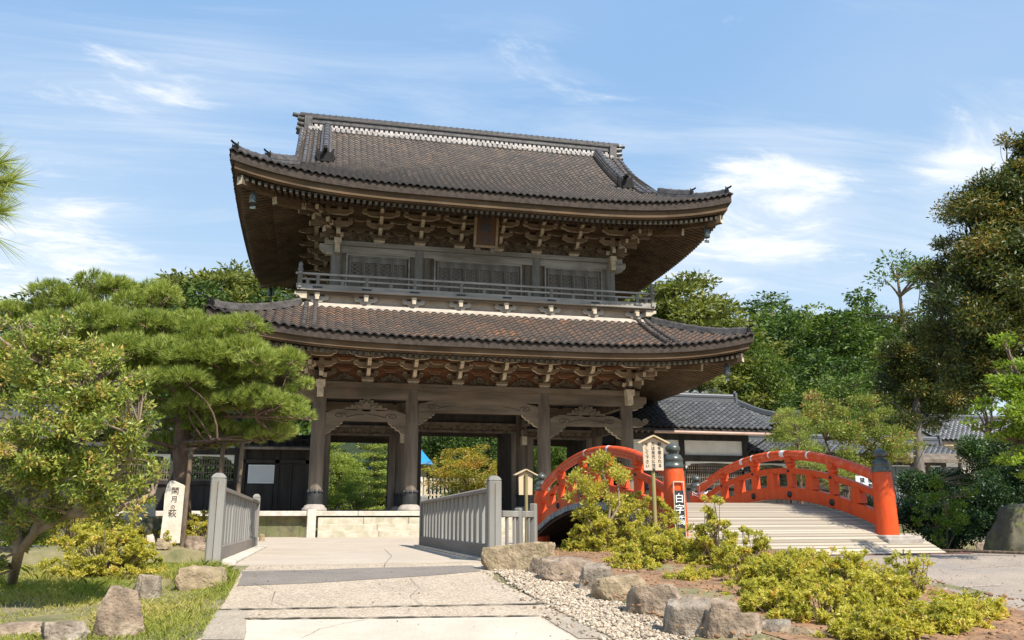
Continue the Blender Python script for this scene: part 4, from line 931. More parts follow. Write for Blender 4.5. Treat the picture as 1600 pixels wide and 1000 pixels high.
def lattice_panel(w):
    m = MB(); y = -.05; z0, z1 = 8.62, 10.22
    m.b2(-w / 2, -w / 2 + .05, y - .035, y + .035, z0, z1); m.b2(w / 2 - .05, w / 2, y - .035, y + .035, z0, z1)
    for z in (z0, 9.02, 9.46, 9.98, z1 - .05): m.b2(-w / 2 + .05, w / 2 - .05, y - .03, y + .03, z, z + .055)
    m.b2(-w / 2 + .05, w / 2 - .05, y + .0, y + .02, 10.03, 10.18, 0); m.b2(-w / 2 + .05, w / 2 - .05, y + .0, y + .02, 8.67, 9.02, 3); m.b2(-w / 2 + .05, w / 2 - .05, y + .01, y + .02, 9.07, 9.46, 3)
    m.b2(-w / 2 + .04, w / 2 - .04, y + .025, y + .03, 9.5, 9.99, 2)
    x0, x1, a, b = -w / 2 + .05, w / 2 - .05, 9.515, 9.98; st = .155
    for sg in (1, -1):
        c = -1.2
        while c < 1.6:
            P = []
            for x in (x0, x1):
                z = a + c + sg * (x - x0) * .62 + (0 if sg > 0 else .35)
                P.append((x, z))
            (xa, za), (xb, zb_) = P
            def clipz(xa, za, xb, zb_):
                t0, t1 = 0, 1; dz = zb_ - za
                for lo, s2 in ((a, 1), (b, -1)):
                    fa, fb = (za - lo) * s2, (zb_ - lo) * s2
                    if fa < 0 and fb < 0: return None
                    if fa < 0: t0 = max(t0, fa / (fa - fb))
                    if fb < 0: t1 = min(t1, fa / (fa - fb))
                return None if t1 - t0 < .04 else (xa + (xb - xa) * t0, za + dz * t0, xa + (xb - xa) * t1, za + dz * t1)
            q = clipz(xa, za, xb, zb_)
            if q: m.bar((q[0], y + (.004 if sg > 0 else .014), q[1]), (q[2], y + (.004 if sg > 0 else .014), q[3]), .022, .016, 1, up=(0, 1, 0))
            c += st
    return m.mesh('lattice_window', ['wood_silver_v', 'wood_silver_v', 'wood_dark', 'wood_grey'])
lw = lattice_panel(.52)
for bay, n in ((-3.8, 4), (0.0, 6), (3.8, 4)):
    for k in range(n): link('lattice_window', lw, gate, (bay + (k - (n - 1) / 2) * .53, -UY, 0))
    m = MB(); hw = n * .53 / 2 + .06
    m.b2(bay - hw - .06, bay - hw, -UY - .1, -UY - .03, 8.58, 10.30, 0); m.b2(bay + hw, bay + hw + .06, -UY - .1, -UY - .03, 8.58, 10.30, 0); m.b2(bay - hw, bay + hw, -UY - .1, -UY - .03, 10.225, 10.30, 0)
    m.build('window_surround', 'wood_silver', gate)
# dark core added so that no daylight shows through
m = MB(); m.b2(-5.2, 5.2, -3.0, 3.0, 8.0, 8.5); m.build('dark_core', 'wood_dark', gate)

# ---- name plaque and wind bells
pq = thing('name_plaque', 'framed vertical plaque with three dark characters hanging below the upper eave of the gate', 'plaque', (XC - .03, YC - 4.95, 11.10))
tilt = R(-17); pq.rotation_euler = (-tilt * 0 + R(14), 0, 0)
m = MB(); m.b2(-.36, .36, -.03, .03, -.64, .64, 0); m.build('board', 'plaque_board', pq)
m = MB()
for (x0, x1, z0, z1) in ((-.45, -.36, -.73, .73), (.36, .45, -.73, .73), (-.36, .36, .64, .73), (-.36, .36, -.73, -.64)): m.b2(x0, x1, -.07, .04, z0, z1)
m.build('frame', 'plaque_gilt', pq)
o = link('lettering', text_mesh('諸嶽山', .36, 'plaque_ink', .008), pq, (0, -.04, .58))
m = MB()
for x in (-.28, .28): m.b2(x - .09, x + .09, -.05, .07, -.90, -.74)
m.build('hanger', 'wood_grey', pq)
def bell(loc, label):
    t = thing('wind_bell', label, 'bell', loc, group='wind bells under the gate eaves')
    m = MB(); m.lathe([(.125, -.52), (.13, -.5), (.115, -.3), (.10, -.2), (.07, -.14), (.02, -.12)], n=14); m.build('body', 'bronze', t)
    m = MB(); m.tube([(0, 0, 0), (0, 0, -.14)], .015, 6); m.tube([(-.05, 0, -.02), (.05, 0, -.02)], .02, 6); m.build('hook', 'iron_dark', t)
    m = MB(); m.tube([(0, 0, -.4), (0, 0, -.62)], .01, 5); m.b2(-.09, .09, -.01, .01, -.72, -.62); m.build('clapper', 'bronze', t)
def bell_at(A, B, sx, sy, z, d, label): bell((XC + sx * (A - d), YC + sy * (B - d), z), label)
bell_at(8.93, 6.83, -1, -1, ZU(.9) + .02, .75, 'small bronze wind bell under the front left corner of the top roof')
bell_at(8.93, 6.83, 1, -1, ZU(.9) + .02, .75, 'small bronze wind bell under the front right corner of the top roof')
bell_at(8.93, 6.83, -1, 1, ZU(.9) + .02, .75, 'small dark wind bell under the rear left corner of the top roof')
bell_at(9.25, 7.16, 1, -1, ZL(.9) + .02, .75, 'small bronze wind bell under the right corner of the lower gate roof')

# ---- stone base
pf = thing('stone_platform', 'pale stone base under the gate with mossy side walls and a thin cap slab', 'platform', (XC, 28.8, 0))
m = MB(); m.b2(-30, -5.86, .30, 14, -.1, .80, 0); m.b2(5.86, 30, .30, 14, -.1, .80, 0); m.b2(-5.86, 5.86, .32, 14, -.1, .78, 0)
for i in range(22):
    for sx in (-1, 1): x = sx * (6.1 + i * 1.05); m.b2(x - .006, x + .006, .292, .31, 0, .8, 1)
m.build('retaining_wall', ['stone_mossy', 'joint_dark'], pf)
m = MB(); x = -30
rng = random.Random(4)
while x < 30:
    l = rng.uniform(1.5, 2.1); m.cbox(x, x + l - .012, .05 if abs(x + 1) > 5.9 else .02, 1.2, .80, .95, .012); x += l
m.cbox(-30, 30, 1.21, 14, .80, .945, .01); m.build('cap_slab', 'granite_pale', pf)
st = thing('stone_steps', 'three worn pale stone steps leading up to the gate', 'steps', (XC, 28.8, 0))
for k in range(3):
    m = MB(); x = -5.55
    while x < 5.5:
        l = min(rng.uniform(1.4, 2.3), 5.55 - x); m.cbox(x, x + l - .01, -.96 + k * .32, .02 if k == 2 else -.96 + (k + 1) * .32 + .02, .05, .33 + k * .205, .012); x += l
    m.build('step', 'stone_step', st)
for sx, lb in ((-1, 'short square pale stone post at the left end of the gate steps'), (1, 'short square pale stone post at the right end of the gate steps')):
    m = MB(); m.cbox(-.135, .135, -.135, .135, 0, .90, .02); tag(m.build('stone_post', 'granite_pale', None, (XC + sx * 5.75, 27.9, .08)), lb, 'stone post')
# ------------------------------------------------------------------ wings beside the gate and buildings further back
class GableRoof:
    def __init__(s, x0, x1, yf, yb, ze, zr): s.x0, s.x1, s.yf, s.yb, s.ze, s.zr = x0, x1, yf, yb, ze, zr; s.ym = (yf + yb) / 2; s.L = s.ym - yf
    def prof(s, t): return s.ze + (s.zr - s.ze) * (.86 * t / s.L + .14 * (t / s.L) ** 2)
    def front(s): return lambda u, t: np.stack([u, s.yf + t, s.prof(t)], -1)
    def back(s): return lambda u, t: np.stack([u, s.yb - t, s.prof(t)], -1)
def gable_roof(parent, g, pitch, course, seed, mat='roof_tile_grey', ridge='roof_tile_grey', wave=1.0):
    L_ = math.hypot(g.L, 0); n = max(4, int((g.x1 - g.x0) / pitch))
    V, F, T, Mi = tile_field(g.front(), g.x0, g.x1, n, lambda u: g.L, course, seed, wave); V2, F2, T2, Mi2 = tile_field(g.back(), g.x0, g.x1, n // 2, lambda u: g.L, course * 2, seed + 1, wave)
    rf = link('roof', np_mesh('roof', np.concatenate([V, V2]), np.concatenate([F, F2 + len(V)]), [mat, 'oni_tile'], np.concatenate([T, T2]), mi=np.concatenate([Mi, Mi2])), parent)  # lip faces take the black material as painted shade between courses
    m = MB(); ts = np.linspace(0, g.L, 7)
    for a, b in zip(ts[:-1], ts[1:]):
        for sgn in (0, 1):
            ya, yb_ = (g.yf + a, g.yf + b) if sgn == 0 else (g.yb - a, g.yb - b)
            m.add([(g.x0 + .02, ya, g.prof(a) - .02), (g.x1 - .02, ya, g.prof(a) - .02), (g.x1 - .02, yb_, g.prof(b) - .02), (g.x0 + .02, yb_, g.prof(b) - .02)] + [(g.x0 + .02, ya, g.prof(a) - .14), (g.x1 - .02, ya, g.prof(a) - .14), (g.x1 - .02, yb_, g.prof(b) - .14), (g.x0 + .02, yb_, g.prof(b) - .14)],
                  [(0, 1, 2, 3), (7, 6, 5, 4), (0, 4, 5, 1), (1, 5, 6, 2), (3, 2, 6, 7), (0, 3, 7, 4)], 0)
    m.build('roof_boards', 'wood_dark', parent)
    m = MB(); m.b2(g.x0 + .05, g.x1 - .05, g.ym - .14, g.ym + .14, g.zr - .08, g.zr + .18); m.b2(g.x0, g.x1, g.ym - .17, g.ym + .17, g.zr + .18, g.zr + .22)
    m.tube([(g.x0 - .05, g.ym, g.zr + .27), (g.x1 + .05, g.ym, g.zr + .27)], .1, 10)
    for x, d in ((g.x0, -1), (g.x1, 1)): m.b2(x - .05, x + .05, g.ym - .2, g.ym + .2, g.zr - .15, g.zr + .42, 0); m.tube([(x, g.ym, g.zr + .4), (x + d * .05, g.ym, g.zr + .52)], [.06, .04], 6)
    m.build('ridge', ridge, parent)
    return rf
def arch_lattice(x0, x1, z0, z1, y, parent, bars=14, frame='wood_grey', glow=False):
    """wooden lattice in a white wall under a scalloped arch board"""
    m = MB(); w = x1 - x0; n = int(w / .085)
    for i in range(1, n): x = x0 + i * w / n; m.b2(x - .014, x + .014, y - .02, y + .02, z0, z1 - .02 - .10 * (2 * i / n - 1) ** 4, 0)
    for k in (.3, .62, .9): z = z0 + (z1 - z0) * k; m.b2(x0, x1, y - .012, y + .026, z - .018, z + .018, 0)
    m.b2(x0 - .05, x1 + .05, y - .05, y + .05, z0 - .09, z0, 0)
    out = [(x0, z1 + .06), (x0, z1 - .26), (x0 + .07, z1 - .25), (x0 + .10, z1 - .14), (x0 + .22, z1 - .10), (x0 + .27, z1 - .03), ((x0 + x1) / 2, z1 + .01), (x1 - .27, z1 - .03), (x1 - .22, z1 - .10), (x1 - .10, z1 - .14), (x1 - .07, z1 - .25), (x1, z1 - .26), (x1, z1 + .06)]
    m.prism(out, (0, y - .03, 0), 'y', .06, 1)
    return m.build('lattice_window', [frame, 'plaster'], parent)
# right wing
rw = thing('temple_corridor', 'grey tiled wing with white plaster panels and copper gutter, right beside the gate', 'corridor', (0, 0, 0))
rw.location = (15.2, 33.6, .9)
def loc_child(par):                    # build children in world numbers, then shift under the parent
    for o in list(par.children):
        o.location = (o.location.x - par.location.x, o.location.y - par.location.y, o.location.z - par.location.z)
g = GableRoof(11.2, 18.85, 32.5, 39.4, 4.34, 5.98)
gable_roof(rw, g, .27, .27, 41)
m = MB(); m.tube([(13.35, 32.42, 4.16), (18.95, 32.42, 4.14)], .065, 8); m.build('gutter', 'copper_gutter', rw)
m = MB(); m.tube([(18.5, 32.45, 4.1), (18.45, 32.6, 3.98), (17.95, 33.45, 3.45), (17.98, 33.5, 3.2), (17.98, 33.5, 1.0)], .035, 8); m.build('downpipe', 'iron_dark', rw)
m = MB()
for i in range(28): x = 11.6 + i * .26; m.bar((x, 32.55, 4.16), (x, 33.9, 4.50), .07, .09)
m.b2(11.3, 18.7, 32.52, 32.60, 4.20, 4.27); m.build('eave_rafters', 'wood_grey', rw)
def wing_wall(par, x0, x1, y, bays, zt, z_top_panel=True, upper=4.2):
    m = MB()
    for x in bays: m.b2(x - .11, x + .11, y - .11, y + .11, .95, upper, 0)
    m.b2(x0, x1, y - .13, y + .13, upper - .26, upper, 0)
    m.b2(x0, x1, y - .125, y + .125, 3.06, 3.32, 0); m.b2(x0, x1, y - .12, y + .12, 1.96, 2.1, 0); m.b2(x0, x1, y - .12, y + .12, .95, 1.08, 0)
    m.build('frame', 'wood_dark' if par.name == 'temple_corridor' else 'wood_dark', par)
    m = MB(); p = MB()
    for a, b_ in zip(bays[:-1], bays[1:]):
        p.b2(a + .11, b_ - .11, y - .02, y + .02, 3.32, upper - .26, 0)
        m.b2(a + .11, b_ - .11, y - .03, y + .03, 1.08, 1.96, 0)
        for k in range(1, 8): x = a + (b_ - a) * k / 8; m.b2(x - .02, x + .02, y - .05, y - .03, 1.08, 1.96, 0)
    p.build('plaster_panel', 'plaster', par); m.build('wainscot', 'wood_dark', par)
    for a, b_ in zip(bays[:-1], bays[1:]):
        h = (a + b_) / 2; arch_lattice(a + .12, b_ - .12, 2.15, 3.0, y, par)
wing_wall(rw, 12.1, 18.1, 33.6, (12.2, 15.02, 17.92), 4.2)
m = MB(); m.b2(12.15, 18.0, 38.4, 38.5, .95, 4.2); m.b2(17.9, 18.0, 33.7, 38.4, .95, 2.0); m.build('rear_wall', 'wood_dark', rw)
m = MB(); m.add([(18.1, 33.4, 4.2), (18.1, 38.5, 4.2), (18.1, 35.95, 5.85)], [(0, 1, 2)], 0); m.b2(18.02, 18.09, 33.7, 38.4, 2.0, 4.2, 0); m.build('gable_wall', 'plaster', rw)
loc_child(rw)
r2 = thing('temple_corridor', 'low grey tiled gallery with arched lattice windows, half hidden behind the red bridge', 'corridor', (0, 0, 0)); r2.location = (22, 34.2, .9)
gable_roof(r2, GableRoof(18.15, 28.6, 33.2, 36.4, 3.45, 4.1), .27, .27, 43)
wing_wall(r2, 18.2, 28.3, 34.2, (18.35, 20.4, 22.45, 24.5, 26.55, 28.2), 3.4, upper=3.62)
loc_child(r2)
# left wing: dark porch next to the gate and the lattice gallery
lp = thing('wooden_annex', 'dark timber annex with closed doors and a narrow boarded roof, left beside the gate', 'annex', (0, 0, 0)); lp.location = (-1.4, 33.6, .9)
m = MB(); m.add([(-2.7, 32.9, 3.36), (-.2, 32.9, 3.36), (-.2, 34.6, 3.95), (-2.7, 34.6, 3.95), (-2.7, 32.9, 3.28), (-.2, 32.9, 3.28), (-.2, 34.6, 3.87), (-2.7, 34.6, 3.87)], [(0, 1, 2, 3), (7, 6, 5, 4), (0, 4, 5, 1), (1, 5, 6, 2), (2, 6, 7, 3), (3, 7, 4, 0)], 0)
for k in range(9): x = -2.65 + k * .3; m.bar((x, 32.89, 3.39), (x, 34.6, 3.98), .03, .04, 1)
m.bar((-2.75, 32.88, 3.27), (-.15, 32.88, 3.27), .06, .09, 2); m.build('roof', ['iron_dark', 'wood_dark', 'wood_grey'], lp)
m = MB()
for x in (-2.62, -1.40, -.28): m.b2(x - .08, x + .08, 33.5, 33.66, .95, 3.6)
m.b2(-2.6, -.2, 33.5, 33.66, 2.76, 2.90); m.b2(-2.6, -.2, 33.62, 33.7, 2.9, 3.7); m.b2(-2.6, -.2, 33.64, 33.7, .95, 2.76); m.b2(-2.6, -.2, 33.50, 33.66, .95, 1.05)
m.build('frame', 'wood_dark', lp)
for x in (-1.32, -.82):
    m = MB(); m.b2(x, x + .48, 33.58, 33.63, 1.06, 2.75)
    for q in (.02, .23, .42): m.b2(x + q, x + q + .05, 33.55, 33.58, 1.06, 2.75)
    for z in (1.1, 1.85, 2.66): m.b2(x, x + .48, 33.56, 33.585, z, z + .07)
    m.build('door', 'wood_dark', lp)
m = MB(); m.b2(-2.52, -1.5, 33.55, 33.62, 1.06, 2.0); m.build('panel', 'wood_dark', lp)
loc_child(lp)
nb = thing('notice_board', 'blank white notice board fixed to the dark annex left of the gate', 'notice board', (-1.96, 33.54, 2.36))
m = MB(); m.b2(-.45, .45, -.02, .02, -.31, .31); m.build('panel', 'board_white', nb); m = MB()
for (a, b_, c, d) in ((-.47, .47, .31, .34), (-.47, .47, -.34, -.31), (-.47, -.45, -.31, .31), (.45, .47, -.31, .31)): m.b2(a, b_, -.026, .026, c, d)
m.build('frame', 'white_paint', nb)
lw_ = thing('temple_gallery', 'dark lattice gallery with white plaster strips behind the pine tree, left of the gate', 'gallery', (0, 0, 0)); lw_.location = (-8, 33.7, .9)
gable_roof(lw_, GableRoof(-19, -2.95, 32.9, 37.5, 3.85, 4.75), .27, .27, 47)
wing_wall(lw_, -18.5, -2.75, 33.7, (-18.3, -16.1, -13.9, -11.7, -9.5, -7.3, -5.1, -2.85), 3.6, upper=3.72)
loc_child(lw_)
# big hall behind the right wing, small house on the right, roof at the far left edge
bh = thing('temple_hall', 'large temple hall with a sweeping grey roof rising behind the right wing', 'temple hall', (44, 78, 0))
RH = Roof(8.5, 11, 8.6, .42, .045, 1.1, 4.5)
def tmh(u): return 10.3 if abs(u) < 2.5 else max(0, 8.5 - abs(u))
bh.location = (22.1, 52, .19); bh.scale = (.667,) * 3
tiles_obj('roof', RH.side(0), -8.5, 8.5, 44, tmh, .34, 'roof_tile_grey', 51, bh)
tiles_obj('roof', RH.side(3), -11, 11, 56, lambda u: max(0, min(6, 11 - abs(u))), .34, 'roof_tile_grey', 52, bh); tiles_obj('roof', RH.side(2), -11, 11, 28, lambda u: max(0, min(6, 11 - abs(u))), .68, 'roof_tile_grey', 53, bh)
m = MB(); P = [(8.4 - d, -10.9 + d, float(RH.z(np.array(d), np.array(d))) + .1) for d in np.linspace(.1, 6, 9)]; round_ridge(m, P, .4, .35, .14)
P = [(2.5, -11 + t, float(RH.z(np.array(6.), np.array(t))) + .1) for t in np.linspace(6, 10.2, 6)]; round_ridge(m, P, .4, .5, .16)
zz = float(RH.z(np.array(9.), np.array(10.3))); m.b2(-3, 3, -.5, .5, zz - .3, zz + .9); m.build('ridge', 'roof_tile_grey', bh)
m = MB(); m.b2(-5, 5, -7.5, 7.5, 0, 9.0); m.build('wall', 'wood_grey', bh)
m = MB(); m.b2(-8.2, 8.2, -10.7, 10.7, 8.3, 8.5); m.build('eave', 'wood_grey', bh)
hs = thing('small_house', 'low house with grey tiled gable roof and white gable, under the dark tree', 'house', (0, 0, 0)); hs.location = (35, 41, .1)
gable_roof(hs, GableRoof(31.6, 40, 38.4, 43.4, 4.72, 6.05), .28, .28, 55)
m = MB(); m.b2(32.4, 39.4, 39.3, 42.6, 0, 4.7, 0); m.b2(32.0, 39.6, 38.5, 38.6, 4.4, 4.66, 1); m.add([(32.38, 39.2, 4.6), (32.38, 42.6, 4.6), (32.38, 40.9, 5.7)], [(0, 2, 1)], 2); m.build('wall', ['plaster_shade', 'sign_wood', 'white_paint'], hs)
loc_child(hs)
fh = thing('farmhouse_roof', 'dark tiled roof seen through the leafy shrub tree at the left edge', 'house', (0, 0, 0)); fh.location = (-9, 27, 0)
gable_roof(fh, GableRoof(-16, -7.2, 25.5, 30.5, 2.5, 3.7), .27, .27, 57, mat='roof_tile')
m = MB(); m.b2(-15.5, -7.7, 26.3, 29.7, 0, 2.6); m.build('wall', 'wood_dark', fh); loc_child(fh)
# roofed board fence at the right
rf = thing('roofed_fence', 'low roofed fence of weathered corrugated panels behind the right red post', 'fence', (24, 30, 0))
m = MB(); m.add([(-1.9, -.55, 2.98), (1.6, -.55, 2.98), (1.6, .1, 3.26), (-1.9, .1, 3.26), (-1.9, -.55, 2.92), (1.6, -.55, 2.92), (1.6, .1, 3.2), (-1.9, .1, 3.2)], [(0, 1, 2, 3), (7, 6, 5, 4), (0, 4, 5, 1), (1, 5, 6, 2), (2, 6, 7, 3), (3, 7, 4, 0)]); m.bar((-1.95, -.58, 2.9), (1.65, -.58, 2.9), .08, .12); m.build('roof', 'wood_grey', rf)
m = MB()
for k in range(27): x = -1.7 + k * .125; m.b2(x, x + .125, -.02 + .03 * (k % 2), .03 + .03 * (k % 2), .2, 2.72)
m.build('panel', 'corrugated', rf); m = MB()
for x in (-1.75, 0, 1.5): m.b2(x - .06, x + .06, -.12, -.0 - .02, 0, 3.0)
m.build('post', 'wood_grey', rf)
# garden buildings seen through the gate
gb = thing('garden_pavilion', 'small white building with arched lattice window and blue sheeted roof, seen through the gate', 'building', (4.3 * 1.14, 57, .03), scale=1.14)
m = MB(); m.b2(.75, 1.95, 0, 3, 0, 1.62, 0); m.b2(.75, 1.95, .02, 3, 1.62, 3.6, 1); m.b2(.7, 2.05, -.06, 0.02, 1.62, 1.72, 2); m.b2(1.88, 2.02, -.08, 0, 0, 3.6, 3); m.b2(.5, 2.25, -.5, .1, 3.62, 3.72, 4)
for k in range(6, 8):
    for j in range(5): m.b2(-3.1 + k * .65 + .3 * (j % 2), -3.1 + k * .65 + .3 * (j % 2) + .6, -.02, .01, .05 + j * .31, .05 + j * .31 + .28, 5)
m.build('wall', ['joint_dark', 'plaster', 'wood_brown', 'sign_wood', 'copper_gutter', 'rock_grey'], gb)
arch = arch_lattice(.85, 1.8, 1.95, 3.0, -.05, gb, frame='wood_pale')
m = MB(); m.add([(.45, -.6, 3.72), (2.3, -.6, 3.72), (1.6, 1.5, 4.9), (.9, 1.5, 4.9)], [(0, 1, 2, 3)], 0); m.add([(.9, 1.5, 4.9), (1.6, 1.5, 4.9), (2.3, 3.4, 3.72), (.45, 3.4, 3.72)], [(0, 1, 2, 3)], 0); m.build('roof', 'roof_tile_grey', gb)
m = MB(); m.add([(.5, -.64, 3.76), (2.35, -.64, 3.76), (1.7, 1.4, 4.95), (.92, 1.4, 4.95)], [(0, 1, 2, 3)]); tp = m.build('blue_sheet', 'tarp_blue', gb)
for k, (x, y, w, h, d, lb) in enumerate(((8.6, 47, 1.5, 1.0, .9, 'bright blue sheet over a low heap in the garden, under the golden maple'), (11.4, 52, 1.6, 1.4, 1.2, 'blue sheet on a tall pile at the right of the golden maple in the garden'), (3.1, 56, 1.5, .6, 3.6, 'blue sheet glimpsed between the trees through the left opening of the gate'), (5.9, 47.5, .8, .9, .4, 'small blue sheet at the foot of the stone wall in the garden'))):
    m = MB(); rng = random.Random(k); n = 7; vs = []
    for i in range(n):
        for j in range(n):
            u, v = i / (n - 1) * 2 - 1, j / (n - 1) * 2 - 1; z = h * (1 - max(abs(u), abs(v)) ** 4 * 1) + rng.uniform(-.05, .05); vs.append((u * w / 2, v * .5, max(0, z)))
    m.add(vs, [(i * n + j, i * n + n + j, i * n + n + j + 1, i * n + j + 1) for i in range(n - 1) for j in range(n - 1)]); tag(m.build('blue_sheet', 'tarp_blue', None, (x * 1.14, y * 1.14, (d - .57) * 1.14 + .57 if d > 2 else .05)), lb, 'tarpaulin').scale = (1.14,) * 3
gf = thing('picket_fence', 'pale picket fence on a low wall in the garden beyond the gate', 'fence', (10.8, 61, .05), scale=1.13)
m = MB()
for k in range(26): m.b2(-3 + k * .25, -2.86 + k * .25, -.02, .02, 1.9, 3.2)
m.b2(-3.1, 3.6, .02, .06, 2.1, 2.2); m.b2(-3.1, 3.6, .02, .06, 2.9, 3.0); m.build('pickets', 'wood_pale', gf); m = MB(); m.b2(-3.1, 3.6, -.1, .3, 0, 1.85); m.build('wall', 'rock_grey', gf)

# ------------------------------------------------------------------ grey railings of the approach bridge
def railing(x, y0, y1, label, inner):
    t = thing('bridge_railing', label, 'railing', (x, y0, .01), group='grey railings of the flat bridge')
    L_ = y1 - y0
    for y, h, s in ((0, 1.26, .10), (L_, 1.24, .085)):
        m = MB(); c = .018
        m.cbox(-s, s, y - s, y + s, -.05, h - .07, .015); m.add([(-s, y - s, h - .07), (s, y - s, h - .07), (s, y + s, h - .07), (-s, y + s, h - .07), (-s * .8, y - s * .8, h - .03), (s * .8, y - s * .8, h - .03), (s * .8, y + s * .8, h - .03), (-s * .8, y + s * .8, h - .03), (-s * .4, y - s * .4, h), (s * .4, y - s * .4, h), (s * .4, y + s * .4, h), (-s * .4, y + s * .4, h)],
              [(r + k, r + (k + 1) % 4, r + 4 + (k + 1) % 4, r + 4 + k) for r in (0, 4) for k in range(4)] + [(8, 9, 10, 11)])
        m.b2(-.005, .005, y - s - .003, y - s + .01, 0, h - .12, 1)
        m.build('post', ['fence_wood', 'joint_dark'], t)
    m = MB(); out = [(-.085, 0), (.085, 0), (.085, .05), (0, .085), (-.085, .05)]; vs = [(a, .1, z + 1.02) for a, z in out] + [(a, L_ - .085, z + 1.02) for a, z in out]
    m.add(vs, [tuple(range(5)), tuple(reversed(range(5, 10)))] + [(k, k + 5, (k + 1) % 5 + 5, (k + 1) % 5) for k in range(5)]); m.build('top_rail', 'fence_rail', t)
    m = MB(); m.cbox(-.075, .075, .1, L_ - .085, .03, .24, .012); m.build('bottom_rail', 'fence_rail', t)
    m = MB(); m.b2(-.028, .028, -.14, .14, .24, 1.03); pk = m.mesh('picket', ['fence_wood']); n = 17
    rng = random.Random(int(x * 10))
    for k in range(n):
        o = link('picket', pk, t, (rng.uniform(-.004, .004), .1 + (k + .65) * (L_ - .2) / n, 0)); o.rotation_euler = (0, 0, rng.uniform(-.02, .02))
railing(-1.33, 12.95, 21.6, 'long grey wooden railing on the left side of the concrete bridge', 1)
railing(2.68, 12.95, 21.6, 'long grey wooden railing on the right side of the concrete bridge', -1)
sf_ = thing('low_fence', 'short low grey fence between the right bridge railing and the wooden sign', 'fence', (2.78, 13.05, 0)); sf_.rotation_euler = (0, 0, R(52))
for x in (.72, .0 + 1.32):
    m = MB(); m.cbox(x - .05, x + .05, -.05, .05, -.15, .88 if x > 1 else .80, .01); m.build('post', 'fence_wood', sf_)
for z in (.66, .12): m = MB(); m.cbox(.1, 1.30, -.035, .035, z, z + .09, .008); m.build('rail', 'fence_wood', sf_)
for k in range(4): m = MB(); m.b2(.26 + k * .27, .31 + k * .27, -.02, .02, .2, .68); m.build('baluster', 'fence_wood', sf_)

# ------------------------------------------------------------------ the red arched bridge
rb = thing('arched_bridge', 'vermilion arched wooden bridge with plank deck and dark bronze post caps', 'bridge', (8.60, 14.72, 0), R(4.2))
BL, BW, YM = 7.35, 2.27, 3.67
def dz(y): return .99 - .050 * (y - YM) ** 2
def arc(y, zmid, rise): return zmid - rise * ((y - YM) / YM) ** 2
def sweep(m, x, y0, y1, fz, w, h, mi=0, n=24, cham=.0):
    vs = []; 
    for i in range(n + 1):
        y = y0 + (y1 - y0) * i / n; z = fz(y); c = min(w, h) * cham
        vs += [(x - w / 2 + c, y, z - h / 2), (x + w / 2 - c, y, z - h / 2), (x + w / 2, y, z - h / 2 + c), (x + w / 2, y, z + h / 2 - c), (x + w / 2 - c, y, z + h / 2), (x - w / 2 + c, y, z + h / 2), (x - w / 2, y, z + h / 2 - c), (x - w / 2, y, z - h / 2 + c)]
    fs = [(i * 8 + k, i * 8 + 8 + k, i * 8 + 8 + (k + 1) % 8, i * 8 + (k + 1) % 8) for i in range(n) for k in range(8)]; mis = [(1 if k == 4 and mi == 'top' else (0 if mi == 'top' else mi)) for i in range(n) for k in range(8)]
    m.add(vs, fs, mis); o = n * 8
    m.add(vs[:8], [tuple(range(8))], 0); m.add(vs[o:], [tuple(reversed(range(8)))], 0)
m = MB(); rng = random.Random(8); y = -1.28; k = 0
while y < BL + 1.0:
    w = rng.uniform(.118, .132); yc = y + w / 2; a = dz(yc) + rng.uniform(-.006, .006); sl_ = -.1 * (yc - YM); 
    xr = BW + .26 if yc > -.32 else BW + .62
    xl = -BW - .26 + rng.uniform(-.015, .015)
    c = Vector(((xl + xr) / 2, yc, a - .035)); M = Matrix.Rotation(math.atan(sl_), 3, 'X')
    m.box(c, (xr - xl, w - .017, .08), [0, 0, 0, 0, 0, 0], M=M, tint=rng.random()); m.box((xl - .004, yc, a - .05), (.03, w - .012, .12), 1); 
    y += w
deck = m.build('deck', ['deck_plank', 'deck_end'], rb)
m = MB(); sweep(m, 0, -1.2, BL + .9, lambda y: dz(y) - .10, 2 * BW + .2, .05, 0, 30); m.build('deck_underside', 'girder_brown', rb)
for sx in (-1, 0, 1):
    m = MB(); top = [(y, dz(y) - .10) for y in np.linspace(-1.0, BL + .9, 30)]; bot = [(y, max(dz(y) - .10 - .06, .60 - .078 * (y - YM) ** 2)) for y in np.linspace(-1.0, BL + .9, 30)]
    m.prism(top + bot[::-1], (sx * (BW + .08), 0, 0), 'x', .24, 0); m.build('girder', 'girder_brown', rb)
m = MB(); m.lathe([(.215, -.3), (.215, .2), (.208, .7), (.194, 1.2), (.18, 1.42), (.168, 1.50)], n=28); pme = m.mesh('post', ['vermilion'])
m = MB(); m.lathe([(.176, 1.495), (.182, 1.50), (.182, 1.56), (.174, 1.565), (.174, 1.63), (.178, 1.635), (.170, 1.68), (.135, 1.735), (.082, 1.755), (.078, 1.785), (.112, 1.795), (.132, 1.825), (.136, 1.855), (.125, 1.89), (.09, 1.925), (.045, 1.945), (.012, 1.965)], n=28); cme = m.mesh('post_cap', ['bronze'])
